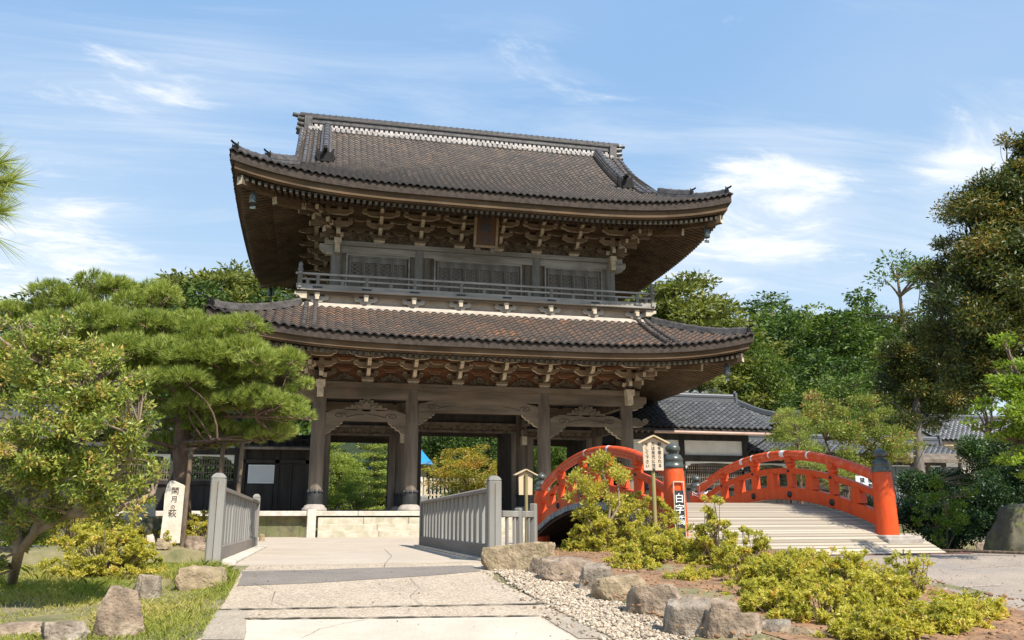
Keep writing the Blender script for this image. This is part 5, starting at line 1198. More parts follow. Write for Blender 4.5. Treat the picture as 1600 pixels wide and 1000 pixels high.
for sx in (-1, 1):
    for yy in (0, BL):
        zb_ = .02 if yy == 0 else -.12
        p = link('post', pme, rb, (sx * BW, yy, zb_)); link('post_cap', cme, p)
        m = MB(); m.cbox(-.33, .33, -.33, .33, -.5, .30, .02) if yy == 0 else m.cbox(-.3, .3, -.3, .3, -.5, .10, .02); link('base_stone', m.mesh('base_stone', ['column_base']), p)
    x = sx * BW
    m = MB(); sweep(m, x, .17, BL - .17, lambda y: arc(y, 1.225, .66), .16, .28, 'top', 24, .05); m.build('lower_beam', ['vermilion', 'vermilion_top'], rb)
    m = MB(); sweep(m, x, .17, BL - .17, lambda y: arc(y, 1.735, .70), .125, .13, 'top', 24, .08); m.build('middle_rail', ['vermilion', 'vermilion_top'], rb)
    m = MB(); m.tube([(x, y, arc(y, 2.12, .72)) for y in np.linspace(.12, BL - .12, 28)], .088, 14); m.tube([(x, y, arc(y, 2.12, .72) - .075) for y in np.linspace(.14, BL - .14, 28)], .06, 8); m.build('top_rail', 'vermilion_top', rb)
    for k in range(1, 5):
        y = BL * k / 5; z0, z1 = arc(y, 1.225, .66) + .14, arc(y, 2.12, .72) - .1
        m = MB(); m.cbox(x - .075, x + .075, y - .095, y + .095, z0, z0 + (z1 - z0) * .70, .02); zc = z0 + (z1 - z0) * .70
        m.lathe([(.065, 0), (.11, .05), (.105, .10), (.07, .13)], (x, y, zc - .02), 12); m.cbox(x - .095, x + .095, y - .095, y + .095, zc + .10, z1 + .03, .015); o = m.build('strut', 'vermilion', rb)
        for s2 in (-1, 1):
            s_ = MB(); 
            s_.lathe([(.075, 0), (.07, .02), (.045, .04), (.01, .05)], (0, 0, 0), 12); q = s_.build('stud', 'iron_dark', rb, (x + s2 * .088, y, arc(y, 1.225, .66) - .02)); q.rotation_euler = (0, s2 * math.pi / 2, 0)
            s_ = MB(); s_.lathe([(.035, 0), (.03, .015), (.01, .025)], (0, 0, 0), 10); q = s_.build('stud', 'iron_dark', rb, (x + s2 * .087, y, arc(y, 1.735, .70))); q.rotation_euler = (0, s2 * math.pi / 2, 0)
    for k in range(5):
        y = BL * (k + .5) / 5; z0, z1 = arc(y, 1.225, .66) + .13, arc(y, 1.735, .70) - .05
        m = MB(); vs = [(x + a * .08, y + b * w, z) for z, w in ((z0, .16), (z1, .12)) for a, b in ((-1, -1), (1, -1), (1, 1), (-1, 1))]; m.add(vs, [(0, 1, 2, 3), (7, 6, 5, 4)] + [(q, (q + 1) % 4, (q + 1) % 4 + 4, q + 4) for q in range(4)]); m.build('block', 'vermilion', rb)
    for y, l in ((BL * .42, .16), (BL * .5, .05), (BL * .60, .06), (BL * .66, .12), (BL * .3, .06)) if sx > 0 else ((BL * .38, .10), (BL * .56, .06)):   # bare patches where paint has peeled
        m = MB(); P = [(x, yy, arc(yy, 2.12, .72)) for yy in np.linspace(y, y + l, 4)]; m.tube(P, .0905, 14); m.build('peeled_patch', 'peeled_white', rb)
m = MB(); m.cbox(BW - .35, BW + .45, -.42, -.05, .02, .26, .015); m.build('sill_stone', 'column_base', rb)
pl = MB(); pl.cbox(-.09, .09, -.015, .015, -.42, .42, .005); plo = pl.build('name_plate', 'iron_dark', rb, (-BW - .035, -.222, .70))
fr = MB()
for (a, b_, c, d) in ((-.10, -.085, -.43, .43), (.085, .10, -.43, .43), (-.085, .085, .415, .43), (-.085, .085, -.43, -.415)): fr.b2(a, b_, -.022, .015, c, d)
fr.build('plate_frame', 'wood_pale', plo); link('lettering', text_mesh('白字橋', .175, 'white_paint', .004), plo, (0, -.02, .37))
plo.children[-1].scale = (1, 1, 1.35)
plo.rotation_euler = (R(-1), 0, R(-9))
rp = MB(); c = rb.matrix_basis @ Vector((BW - .0, BL - .15, 1.35)); rngs = random.Random(2)
for k in range(5): 
    a = rngs.uniform(0, 6); P = [c + Vector((.21 * math.cos(a + t), -.05 + .21 * math.sin(a + t), rngs.uniform(-.05, .06) - t * .02)) for t in np.linspace(0, 4.2, 9)]; rp.tube(P, .008, 5)
rp.tube([c + Vector((-.1, -.2, 0)), c + Vector((.1, -.6, .05)), c + Vector((.0, -1.0, .18))], .008, 5); rp.tube([c + Vector((-.1, -.2, 0)), c + Vector((-.2, -.5, .22)), c + Vector((-.15, -.8, .30))], .007, 5)
tag(rp.build('rope', 'white_paint'), 'thin white rope tied round the far right post of the red bridge', 'rope')

m = MB(); m.cbox(-BW - .2, BW + .62, -1.40, -1.29, -.10, .03, .01); m.build('edge_board', 'girder_brown', rb)
A_ = onground(1448, 864); B_ = onground(1605, 869); m = MB(); m.tube([(0, 0, .02), tuple((B_ - A_) * .5 + Vector((0, .03, .03))), tuple(B_ - A_ + Vector((0, 0, .02)))], .035, 8)
tag(m.build('edging_log', 'bark_brown', None, tuple(A_)), 'thin brown edging log along the road between the bridge and the boulder', 'log')
# ------------------------------------------------------------------ signs and the inscribed stone
def roof_sign(label, loc, rz, w, h, zb, post_r, cols, front=True, post='bamboo', face='sign_face', size=.072):
    t = thing('wooden_sign', label, 'sign', loc, rz)
    m = MB(); m.tube([(0, .035 if front else -.045, -.2), (0, .035 if front else -.045, zb + (.02 if front else h * .98))], post_r, 12); m.build('post', post, t)
    m = MB(); out = [(-w / 2 * .95, 0), (w / 2 * .95, 0), (w / 2, h), (0, h + w * .2), (-w / 2, h)]; m.prism(out, (0, 0, zb), 'y', .03, 0); bd = m.build('board', face, t)
    m = MB()
    for sx in (-1, 1): m.bar((sx * (w / 2 + .09), 0, zb + h - .025), (0, 0, zb + h + w * .2 + .03), .17, .022, 0, up=(0, 0, 1))
    m.build('roof', 'sign_wood', t)
    for i, s in enumerate(cols): link('lettering', text_mesh(s, size, 'ink', .002), t, ((len(cols) / 2 - .5 - i) * w * .30, -.018, zb + h * (1.0 if i < 2 else .98)))
roof_sign('small roofed wooden sign with black writing in front of the left red rail', (5.50, 13.45, gz(5.5, 13.45)), R(-4), .36, .47, 1.41, .035, ['橋を渡られる', '方は足元に注意', 'をして下さい。'], size=.066)
roof_sign('plain back of a small roofed wooden sign beside the low grey fence', (4.22, 17.2, -.1), R(4), .30, .42, 1.22, .035, [], front=False, face='sign_wood')
ws = thing('warning_sign', 'small white sign board with dark writing behind the right rail of the red bridge', 'sign', (14.1, 20, 0)); ws.rotation_euler = (0, 0, R(-8))
m = MB(); m.tube([(0, .04, 0), (0, .04, 1.4)], .02, 8); m.build('post', 'iron_dark', ws); m = MB(); m.cbox(-.28, .28, -.012, .012, 1.36, 1.74, .004); m.b2(-.28, .28, -.016, -.013, 1.36, 1.39, 1); m.build('board', ['white_paint', 'vermilion'], ws)
for i, s in enumerate(('横断', '禁止')): link('lettering', text_mesh(s, .14, 'ink', .002), ws, (.12 - i * .22, -.02, 1.70))
mk = thing('inscribed_stone', 'tall pale standing stone carved with vertical dark characters, left of the railing', 'stone marker', (-2.78, 19.0, .18))
import bmesh
def stone_marker():
    bm = bmesh.new(); out = [(-.215, 0), (.19, 0), (.205, .5), (.215, .85), (.19, 1.13), (.10, 1.17), (-.03, 1.235), (-.13, 1.235), (-.17, 1.15), (-.20, .97), (-.195, .6)]
    n = len(out); rng = random.Random(3)
    r0 = [bm.verts.new((x, -.11, z)) for x, z in out]; r1 = [bm.verts.new((x * 1.06, -.04, z * 1.01)) for x, z in out]; r2 = [bm.verts.new((x * 1.03, .13, z * .99)) for x, z in out]
    bm.faces.new(r0); bm.faces.new(r2[::-1])
    for a, b in ((r0, r1), (r1, r2)):
        for k in range(n): bm.faces.new((a[k], b[k], b[(k + 1) % n], a[(k + 1) % n]))
    bmesh.ops.recalc_face_normals(bm, faces=bm.faces[:])
    me = bpy.data.meshes.new('stone'); bm.to_mesh(me); bm.free(); me.materials.append(MATS['marker_stone']); return me
link('stone', stone_marker(), mk)
link('lettering', text_mesh('閑', .155, 'ink_stone', .004), mk, (.0, -.112, 1.12)); link('lettering', text_mesh('月', .14, 'ink_stone', .004), mk, (-.005, -.112, .945)); link('lettering', text_mesh('の', .09, 'ink_stone', .004), mk, (-.02, -.112, .765)); link('lettering', text_mesh('萩', .17, 'ink_stone', .004), mk, (-.02, -.112, .675))

# ------------------------------------------------------------------ rocks
from mathutils import noise as mnoise
def rock_mesh(seed, mat, dims, sub=5, planes=13, rough=.07):
    rng = random.Random(seed); bm = bmesh.new(); bmesh.ops.create_icosphere(bm, subdivisions=sub, radius=1)
    ps = []
    for k in range(planes):
        n = Vector((rng.gauss(0, 1), rng.gauss(0, 1), rng.gauss(0, .8))).normalized(); ps.append((n, rng.uniform(.52, .82)))
    ps += [(Vector((rng.uniform(-.15, .15), rng.uniform(-.15, .15), 1)).normalized(), rng.uniform(.5, .62)), (Vector((0, -1, .2)).normalized(), rng.uniform(.55, .7)), (Vector((-1, rng.uniform(-.3, .3), .25)).normalized(), rng.uniform(.6, .75)), (Vector((1, rng.uniform(-.3, .3), .2)).normalized(), rng.uniform(.6, .75))]
    off = Vector((seed * 3.1, seed * 1.7, 0))
    for v in bm.verts:
        p = v.co.copy() * 1.05
        for n, d in ps:
            q = p.dot(n)
            if q > d: p -= n * (q - d) * .97
        f = mnoise.fractal(p * 2.2 + off, .9, 2.1, 5); g2 = mnoise.fractal(p * 8 + off, .7, 2.1, 5); rd = abs(mnoise.noise(p * 3.1 + off * 2)) 
        v.co = p * (1 + rough * f + .026 * g2 - (.05 * (1 - rd / .12) if rd < .12 else 0))
    mx = max(v.co.x for v in bm.verts); mn = min(v.co.x for v in bm.verts); mz = max(v.co.z for v in bm.verts); my = max(abs(v.co.y) for v in bm.verts)
    for v in bm.verts: v.co.x = (v.co.x - (mx + mn) / 2) / (mx - mn); v.co.y = v.co.y / (2 * my); v.co.z = max(-.25, (v.co.z / mz + .30) / 1.30)      # box of 1 x 1, buried a little
    for v in bm.verts: v.co = Vector((v.co.x * dims[0], v.co.y * dims[1], v.co.z * dims[2]))
    for f in bm.faces: f.smooth = True
    me = bpy.data.meshes.new('rock'); bm.to_mesh(me); bm.free(); me.materials.append(MATS[mat]); return me
def rock_px(x0, x1, yt, yb, seed, mat, label, group, depth=.75, rz=0.0, name='rock', lift=0.0, Y=None):
    g = onground((x0 + x1) / 2, yb) if Y is None else at((x0 + x1) / 2, yb, Y); s = ppm((x0 + x1) / 2, yb, g.y); w = (x1 - x0) * s; h = (yb - yt) * s * 1.02
    o = link(name, rock_mesh(seed, mat, (w * (1.16 if group == EG else 1.04), w * depth, h)), None, (g.x, g.y + w * depth * .42, g.z - .02 + lift), rz); tag(o, label, 'rock', group); return o
EG = 'edging rocks between gravel and shrub bed'
for k, (a, b_, c, d, mt, lb, dp) in enumerate((
    (768, 866, 848, 895, 'rock_tan', 'large tan block at the top end of the rock edging, beside the railing post', .7),
    (830, 892, 871, 902, 'rock', 'small flat rock below the large tan block in the edging row', .9),
    (862, 948, 873, 914, 'rock', 'brown rock with flat top, third from the railing in the edging row', .8),
    (909, 962, 883, 927, 'rock_grey', 'pale grey pointed rock leaning in the middle of the edging row', .9),
    (938, 1024, 901, 945, 'rock_tan', 'warm brown long rock in the middle of the edging row', .75),
    (997, 1079, 917, 969, 'rock', 'big angular grey brown rock in the edging row, above the broken one', .8),
    (1048, 1120, 943, 1000, 'rock_grey', 'rough broken grey rock at the bottom of the edging row', .8),
    (1076, 1160, 938, 990, 'rock', 'flat topped dark rock behind the rough broken one', .8),
    (1116, 1204, 957, 1012, 'rock', 'block shaped rock at the lower end of the edging row', .8),
    (1190, 1246, 974, 1012, 'rock_grey', 'small grey rock cut by the bottom edge under the azaleas', .8),
    (1228, 1310, 986, 1020, 'rock_tan', 'low flat rock at the bottom edge, last in the edging row', .8))):
    rock_px(a, b_, c, d, 10 + k, mt, lb, EG, dp, R(-25))
LG = 'rocks in the lawn on the left'
for k, (a, b_, c, d, mt, lb, dp) in enumerate((
    (266, 354, 880, 921, 'rock_tan', 'broad flat topped rock beside the left railing post', .6),
    (203, 251, 893, 936, 'rock_grey', 'small rounded grey rock in the grass behind the tall lawn rock', .8),
    (134, 219, 910, 997, 'rock', 'tall leaning brown rock in the middle of the lawn', 1.0),
    (58, 130, 965, 1004, 'rock_grey', 'rounded grey rock in the lawn at the bottom left', .9),
    (-30, 62, 968, 994, 'rock', 'long low rock at the left edge of the lawn', .6),
    (40, 92, 994, 1020, 'rock_grey', 'low rock at the very bottom left corner of the lawn', .8))):
    rock_px(a, b_, c, d, 40 + k, mt, lb, LG, dp, R(20))
SG = 'stones of the far channel bank'
for k, (a, b_, c, d, mt, lb) in enumerate((
    (222, 268, 862, 893, 'rock_grey', 'mottled grey bank stone under the azalea by the channel'), (262, 302, 862, 892, 'rock', 'brown bank stone at the middle of the channel wall'), (298, 330, 860, 892, 'rock_grey', 'dark bank stone next to the left railing post'), (190, 228, 866, 896, 'rock', 'bank stone half hidden behind the azalea on the left'))):
    rock_px(a, b_, c, d, 60 + k, mt, lb, SG, .7, 0, Y=20.6)
UG = 'stones around the inscribed marker'
for k, (a, b_, c, d, mt, lb, Y) in enumerate((
    (180, 246, 780, 842, 'rock_pale', 'large pale sloping boulder behind the azalea, left of the inscribed stone', 21.0), (200, 258, 802, 850, 'rock_moss_and_shade', 'dark mossy rock just left of the inscribed stone', 19.6), (224, 242, 831, 850, 'rock_pale', 'small upright pale stone at the foot of the mossy rock', 18.9), (238, 268, 838, 852, 'rock_tan', 'flat tan stone in front of the inscribed stone', 18.7), (283, 322, 834, 853, 'rock', 'reddish flat stone at the right foot of the inscribed stone', 18.8), (300, 325, 812, 822, 'rock_pale', 'low pale block behind the left railing', 24), (404, 414, 832, 841, 'rock_tan', 'fist sized round stone at the far end of the left railing', 22.5))):
    rock_px(a, b_, c, d, 70 + k, mt, lb, UG, .8, R(10), Y=Y)
rock_px(1582, 1690, 796, 862, 83, 'rock_moss_and_shade', 'big grey boulder in front of the dark bushes at the right edge', None, .7, R(5), name='boulder', Y=13.95)  # dark mossy stone used here to put the boulder's shade into its colour
bk = thing('stone_bank', 'low dry stone wall along the far side of the garden channel', 'wall', (0, 21.0, -1.2))
m = MB(); rng = random.Random(6); x = -14.0
while x < 26:
    w = rng.uniform(.3, .6)
    if not (-2.4 < x + w / 2 < 2.95):
        yo = 0 if x < 0 else .7
        for j in range(3): m.cbox(x + rng.uniform(0, .03), x + w - .02, yo - .12 + rng.uniform(-.04, .04), yo + .2, j * .40, j * .40 + .39, .04)
    x += w
m.build('stones', 'rock', bk)
# ------------------------------------------------------------------ plants
def unit(v): return v / (np.linalg.norm(v, axis=-1, keepdims=True) + 1e-9)
def leaf_quads(P, D, size, aspect, rng, tint, droop=0.0, fold=.18, face=None):
    n = len(P); S = unit(np.cross(D, unit(rng.normal(size=(n, 3))) if face is None else unit(face + .55 * rng.normal(size=(n, 3))))); Nn = np.cross(S, D); s = size[:, None]     # blades turn their faces to the light
    tip = P + D * s; tip[:, 2] -= droop * size
    a = P + D * s * .45 + S * s * aspect * .5 + Nn * s * fold * aspect; b = P + D * s * .45 - S * s * aspect * .5 + Nn * s * fold * aspect
    V = np.stack([P, a, tip, b], 1).reshape(-1, 3); F = np.arange(n * 4, dtype=np.int32).reshape(n, 4)
    return V, F, np.repeat(tint, 4)
def blob_leaves(blobs, per, size, aspect, rng, up=.3, shell=.55, var=.22, droop=0.0, weight=True, jitter=.55):
    """leaves spread through soft ellipsoids; every blob carries its own slight hue"""
    Ps = []; Ds = []; Ss = []; Ts = []; Ns = []
    for c, r in blobs:
        r = np.array(r) if not np.isscalar(r) else np.array([r, r, r]); n = max(6, int(per * ((r[0] * r[1] * r[2]) ** (2 / 3) if weight else 1)))
        u = unit(rng.normal(size=(n, 3))); f = 1 - shell * rng.rand(n) ** 1.6; f *= 1 + .12 * rng.normal(size=n)
        p = np.array(c) + u * f[:, None] * r
        d = unit(u * np.array([1, 1, .7]) + rng.normal(size=(n, 3)) * jitter + np.array([0, 0, up]))
        Ps.append(p); Ds.append(d); Ns.append(unit(u * 1.0 + np.array([.12, -.2, .45]))); Ss.append(size * rng.uniform(.65, 1.3, n)); Ts.append(np.clip(rng.normal(.5 + rng.normal(0, var * .7), var, n), 0, 1))
    P = np.concatenate(Ps); return leaf_quads(P, np.concatenate(Ds), np.concatenate(Ss), aspect, rng, np.concatenate(Ts), droop, face=np.concatenate(Ns))
def limb(m, a, b, r0, r1, rng, bend=.15, n=5, seg=6):
    a = Vector(a); b = Vector(b); L_ = (b - a).length; o = Vector((rng.normal(), rng.normal(), rng.normal() * .5 + .3)) * L_ * bend; P = []
    for i in range(n + 1): t = i / n; P.append(a.lerp(b, t) + o * (t * (1 - t) * 2))
    m.tube(P, [r0 + (r1 - r0) * i / n for i in range(n + 1)], seg, caps=False); return P
# ---- distant and middle trees: a few crowns shared by many trees
PROTO = {}
def proto(kind, seed):
    if (kind, seed) in PROTO: return PROTO[kind, seed]
    rng = np.random.RandomState(seed * 7 + len(kind)); H = 12.0; bl = []; tr = MB(); mat = 'leaf_forest'; bark = 'bark_grey'
    if kind == 'cedar':
        mat = 'leaf_cedar'
        for z in np.arange(1.2, H - .2, .55):
            f = (1 - z / H); rr = 2.5 * f ** .75 * rng.uniform(.85, 1.1) + .25
            for k in range(max(3, int(2.6 * rr + 2))):
                a = rng.uniform(0, 6.28); q = rr * rng.uniform(.55, 1); bl.append(((q * math.cos(a), q * math.sin(a), z - .12 * q), (.62, .62, .42)))
        V, F, T = blob_leaves(bl, 300, .22, .5, rng, up=.1, shell=.35, var=.2, droop=.15)
        tr.tube([(0, 0, 0), (0, 0, H * .5), (0, 0, H * .97)], [.26, .17, .03], 8); bark = 'bark_brown'
    elif kind == 'round':
        for k in range(64):
            u = unit(rng.normal(size=3)); u[2] = abs(u[2]) * .95 - .25; q = rng.uniform(.55, 1.0); bl.append(((u[0] * 3.6 * q, u[1] * 3.6 * q, 7.4 + u[2] * 4.2 * q), rng.uniform(.7, 1.2) * np.array([1, 1, .75])))
        V, F, T = blob_leaves(bl, 380, .21, .6, rng, up=.4, shell=.35, var=.2)
        tr.tube([(0, 0, 0), (.1, 0, 3), (0, .1, 6)], [.3, .22, .12], 8)
        for k in range(0, 40, 3): limb(tr, (0, 0, 2.5 + 3.5 * rng.rand()), bl[k][0], .10, .02, rng)
    elif kind == 'fir':                                        # layered conifer with flat sprays and gaps between the layers
        mat = 'leaf_fir'
        for z in np.arange(2.4, H - .3, .95):
            f = 1 - (z / H) ** 1.6; rr = 3.3 * f * rng.uniform(.75, 1.1) + .5; n = max(3, int(2.2 * rr + 1)); a0 = rng.uniform(0, 6)
            for k in range(n):
                a = a0 + 6.28 * k / n + rng.uniform(-.35, .35); L_ = rr * rng.uniform(.7, 1.1); limb(tr, (0, 0, z - .15), (L_ * math.cos(a), L_ * math.sin(a), z + .25), .05, .012, rng, .06, 4, 5)
                for q in np.arange(.35, 1.01, .22): bl.append(((L_ * q * math.cos(a) + rng.normal() * .12, L_ * q * math.sin(a) + rng.normal() * .12, z + .25 * q + rng.normal() * .08), (.62, .62, .17)))
        V, F, T = blob_leaves(bl, 520, .22, .42, rng, up=.2, shell=.9, var=.2)
        tr.tube([(0, 0, 0), (.05, 0, H * .5), (0, 0, H * .96)], [.24, .15, .03], 8); bark = 'bark_grey'
    elif kind == 'open':                                       # tall open pine with a bare trunk
        for z, rr in ((7.6, 1.1), (8.6, 1.8), (9.6, 2.1), (10.6, 1.6), (11.5, .9)):
            for k in range(5):
                a = rng.uniform(0, 6.28); L_ = rr * rng.uniform(.5, 1.15); p = (L_ * math.cos(a), L_ * math.sin(a), z + rng.uniform(-.2, .3)); limb(tr, (0, 0, z - .5), p, .06, .02, rng, .1, 4, 5); bl.append((p, (.75, .75, .36)))
        V, F, T = blob_leaves(bl, 420, .2, .4, rng, up=.4, shell=.7, var=.2); mat = 'leaf_forest'
        tr.tube([(0, 0, 0), (.15, 0, 4), (-.05, 0, 8), (0, 0, 11.5)], [.2, .16, .11, .04], 8); bark = 'bark_pale'
    elif kind == 'light':                                      # loose light green garden tree
        for k in range(75):
            u = unit(rng.normal(size=3)); q = rng.uniform(.35, 1.0); bl.append(((u[0] * 4.2 * q, u[1] * 4.2 * q, 7.0 + u[2] * 4.4 * q), rng.uniform(.5, 1.0) * np.array([1.2, 1.2, .55])))
        V, F, T = blob_leaves(bl, 360, .20, .55, rng, up=.25, shell=.6, var=.22); mat = 'leaf_light'
        tr.tube([(0, 0, 0), (.1, 0, 2), (0, .1, 5)], [.2, .16, .1], 8)
        for k in range(0, 60, 3): limb(tr, (0, 0, 1.5 + 3.0 * rng.rand()), bl[k][0], .09, .02, rng)
    cm = np_mesh('crown', V, F, mat, T); tm = tr.mesh('trunk', [bark]); PROTO[kind, seed] = (cm, tm, {}); return PROTO[kind, seed]
def crown_mesh(kind, seed, mat):
    cm, tm, alt = proto(kind, seed)
    if not mat: return cm, tm
    if mat not in alt: c = cm.copy(); c.materials.clear(); c.materials.append(MATS[mat]); alt[mat] = c
    return alt[mat], tm
def tree_px(px, ytop, Y, kind, label, seed=1, base=None, wide=1.0, mat=None, group=None, name=None, rz=None):
    t = at(px, ytop, Y); zb = (HZ(t.x, Y) if Y > 63 else 0.0) if base is None else base; h = (t.z - zb); s = h / 12.0
    nm = name or {'cedar': 'cedar_tree', 'fir': 'fir_tree', 'round': 'broadleaf_tree', 'open': 'pine_tree', 'light': 'garden_tree'}[kind]
    o = thing(nm, label, 'tree', (t.x, Y, zb - .1), (px * .37) % 6.28 if rz is None else rz, group, (s * wide, s * wide, s))
    c, tm = crown_mesh(kind, seed, mat); link('crown', c, o); link('trunk', tm, o); return o
HG = 'trees on the wooded slope behind the right wing'
for a in ((1078, 412, 62, 'fir', 'tall layered fir with tapering top, first beyond the right end of the gate roof', 1, None, 1.15),
          (1025, 432, 60, 'fir', 'layered fir whose crown rises just behind the right balcony corner', 2, None, 1.1),
          (1050, 424, 57, 'fir', 'dense layered fir between the two tall firs beside the gate roof', 2, None, 1.3), (1105, 462, 56, 'fir', 'dense yellow green fir above the tip of the lower gate roof', 1, None, 1.5), (985, 440, 64, 'fir', 'fir top glimpsed under the right soffit of the top roof', 3, None, 1.2),
          (1118, 448, 66, 'fir', 'yellow green fir to the right of the tallest fir beside the gate', 3, None, 1.1),
          (1142, 490, 58, 'round', 'brownish loose tree above the right tip of the lower gate roof', 3, None, .8),
          (1092, 560, 45, 'fir', 'low fir with drooping sprays just above the right wing ridge', 1, None, 1.5),
          (1205, 458, 112, 'cedar', 'small dark cedar top breaking the skyline of the right hill', 1, None, 1.5),
          (1178, 472, 96, 'cedar', 'tree on the skyline between the firs and the dark cedar top', 1, None, 1.2),
          (1275, 448, 92, 'round', 'broad crowned tree forming the highest rounded hump of the right skyline', 2, None, 1.35),
          (1232, 482, 84, 'cedar', 'light green tree left of the highest hump', 3, None, 1.1),
          (1335, 456, 98, 'cedar', 'dark tree on the skyline right of the highest hump', 1, None, 1.2),
          (1372, 466, 94, 'round', 'mid green tree on the skyline below the tall open pine', 2, None, 1.2),
          (1440, 470, 92, 'round', 'tree on the skyline right of the tall open pine, touching the dark tree', 3, None, 1.3),
          (1400, 404, 84, 'open', 'tall open pine with bare pale trunk standing above the right skyline', 1, None, 1.1),
          (1300, 492, 80, 'cedar', 'conical cedar in the middle of the right slope, left of the dark dense tree', 1, None, 1.7),
          (1345, 510, 78, 'cedar', 'dark dense tree in the middle of the right slope', 2, None, 1.2),
          (1190, 522, 70, 'fir', 'dark layered fir on the slope above the hall roof corner', 2, None, 1.4),
          (1182, 560, 60, 'cedar', 'bright conical cedar directly right of the lower gate roof tip', 2, None, 1.5),
          (1228, 572, 64, 'cedar', 'cedar behind the far right corner of the hall roof', 3, None, 1.6),
          (1272, 545, 68, 'cedar', 'tall cedar with billowing sprays at the centre of the right slope', 2, None, 1.6),
          (1320, 560, 62, 'cedar', 'cedar on the right slope between the billowing cedar and the dark tree', 1, None, 1.5),
          (1372, 548, 60, 'round', 'olive tree on the slope beside the trunk of the dark tree', 3, None, 1.0),
          (1415, 540, 58, 'round', 'shaded tree behind the trunk of the dark tree', 1, None, 1.1),
          (1250, 610, 50, 'cedar', 'small dark green conifer behind the myrtle, above the low gallery', 3, None, 1.8)):
    tree_px(a[0], a[1], a[2], a[3], a[4], a[5], a[6], a[7], group=HG, mat={0: 'leaf_wood', 1: None, 2: 'leaf_wood'}[a[0] % 3] if a[3] == 'round' else ('leaf_forest' if a[3] == 'cedar' and a[0] % 2 else None))
tree_px(1312, 588, 50, 'open', 'bluish green soft needled pine behind the myrtle', 1, -3.0, 1.5, mat='leaf_forest', group=HG)
tree_px(1352, 600, 46, 'light', 'loose tree with visible branches left of the dark tree trunk', 2, None, .8, mat='leaf_forest', group=HG)
LGp = 'trees behind the pine on the left'
for a in ((155, 416, 58, 'fir', 'dark fir top showing above the pine at the left', 1, None, 1.0), (283, 412, 56, 'fir', 'layered fir behind the pine, left of the two beside the roof', 2, None, 1.1), (352, 406, 57, 'fir', 'tallest layered fir between the pine and the gate roof', 3, None, 1.1),
          (262, 420, 59, 'fir', 'bushy fir at the left of the group behind the pine', 2, None, 1.4), (318, 410, 61, 'fir', 'bushy fir between the two tallest ones behind the pine', 1, None, 1.4), (378, 406, 63, 'fir', 'dense fir close to the left tip of the lower gate roof', 3, None, 1.5), (430, 418, 58, 'fir', 'fir seen under the left soffit of the top roof', 2, None, 1.5),
          (398, 404, 60, 'fir', 'layered fir half hidden by the left edge of the top roof', 1, None, 1.1), (322, 438, 52, 'cedar', 'green cedar in front of the layered firs, above the lower roof tip', 2, None, 1.3), (425, 446, 50, 'cedar', 'bright green cedar under the left soffit of the top roof', 1, None, 1.3),
          (28, 458, 66, 'cedar', 'small cedar top above the pine at the far left edge', 3, None, 1.2), (90, 470, 60, 'round', 'rounded tree behind the left side of the pine', 1, None, 1.1), (215, 452, 60, 'round', 'rounded tree behind the middle of the pine', 2, None, 1.2)):
    tree_px(a[0], a[1], a[2], a[3], a[4], a[5], a[6], a[7], group=LGp)
def far_forest():
    Vs, Fs, Ts = [], [], []; o = 0; rng = np.random.RandomState(11)
    srcs = [('round', 1), ('round', 2), ('cedar', 1), ('cedar', 2), ('fir', 1)]; arr = []
    for k, sd in srcs:
        me = proto(k, sd)[0]; v = np.empty(len(me.vertices) * 3, np.float32); me.vertices.foreach_get('co', v); v = v.reshape(-1, 4, 3); t = np.empty(len(me.vertices), np.float32); me.attributes['tint'].data.foreach_get('value', t); arr.append((v, t.reshape(-1, 4)))
    for k in range(120):
        Y = rng.uniform(84, 170); X = rng.uniform(-.45, .80) * Y + 4
        if X < 14 and X > -6 and Y < 100: continue
        v, t = arr[rng.randint(len(arr))]; sel = rng.rand(len(v)) < (.40 if Y < 110 else .25); v = v[sel]; t = t[sel]; c = v[:, :1]; v = c + (v - c) * 1.3
        s = rng.uniform(.62, .85) * (1.25 if X < 10 else 1); a = rng.uniform(0, 6.28); ca, sa = math.cos(a), math.sin(a)
        w = np.stack([(v[..., 0] * ca - v[..., 1] * sa) * s * 1.25 + X, (v[..., 0] * sa + v[..., 1] * ca) * s * 1.25 + Y, v[..., 2] * s + HZ(X, Y) - .5], -1)
        Vs.append(w.reshape(-1, 3)); Ts.append(np.clip(t + rng.normal(0, .12), 0, 1).reshape(-1)); Fs.append(np.arange(len(w) * 4, dtype=np.int32).reshape(-1, 4) + o); o += len(w) * 4
    tag(link('forest', np_mesh('forest', np.concatenate(Vs), np.concatenate(Fs), 'leaf_forest', np.concatenate(Ts))), 'dense green woods covering the hills behind the temple', 'forest', kind='stuff')
far_forest()
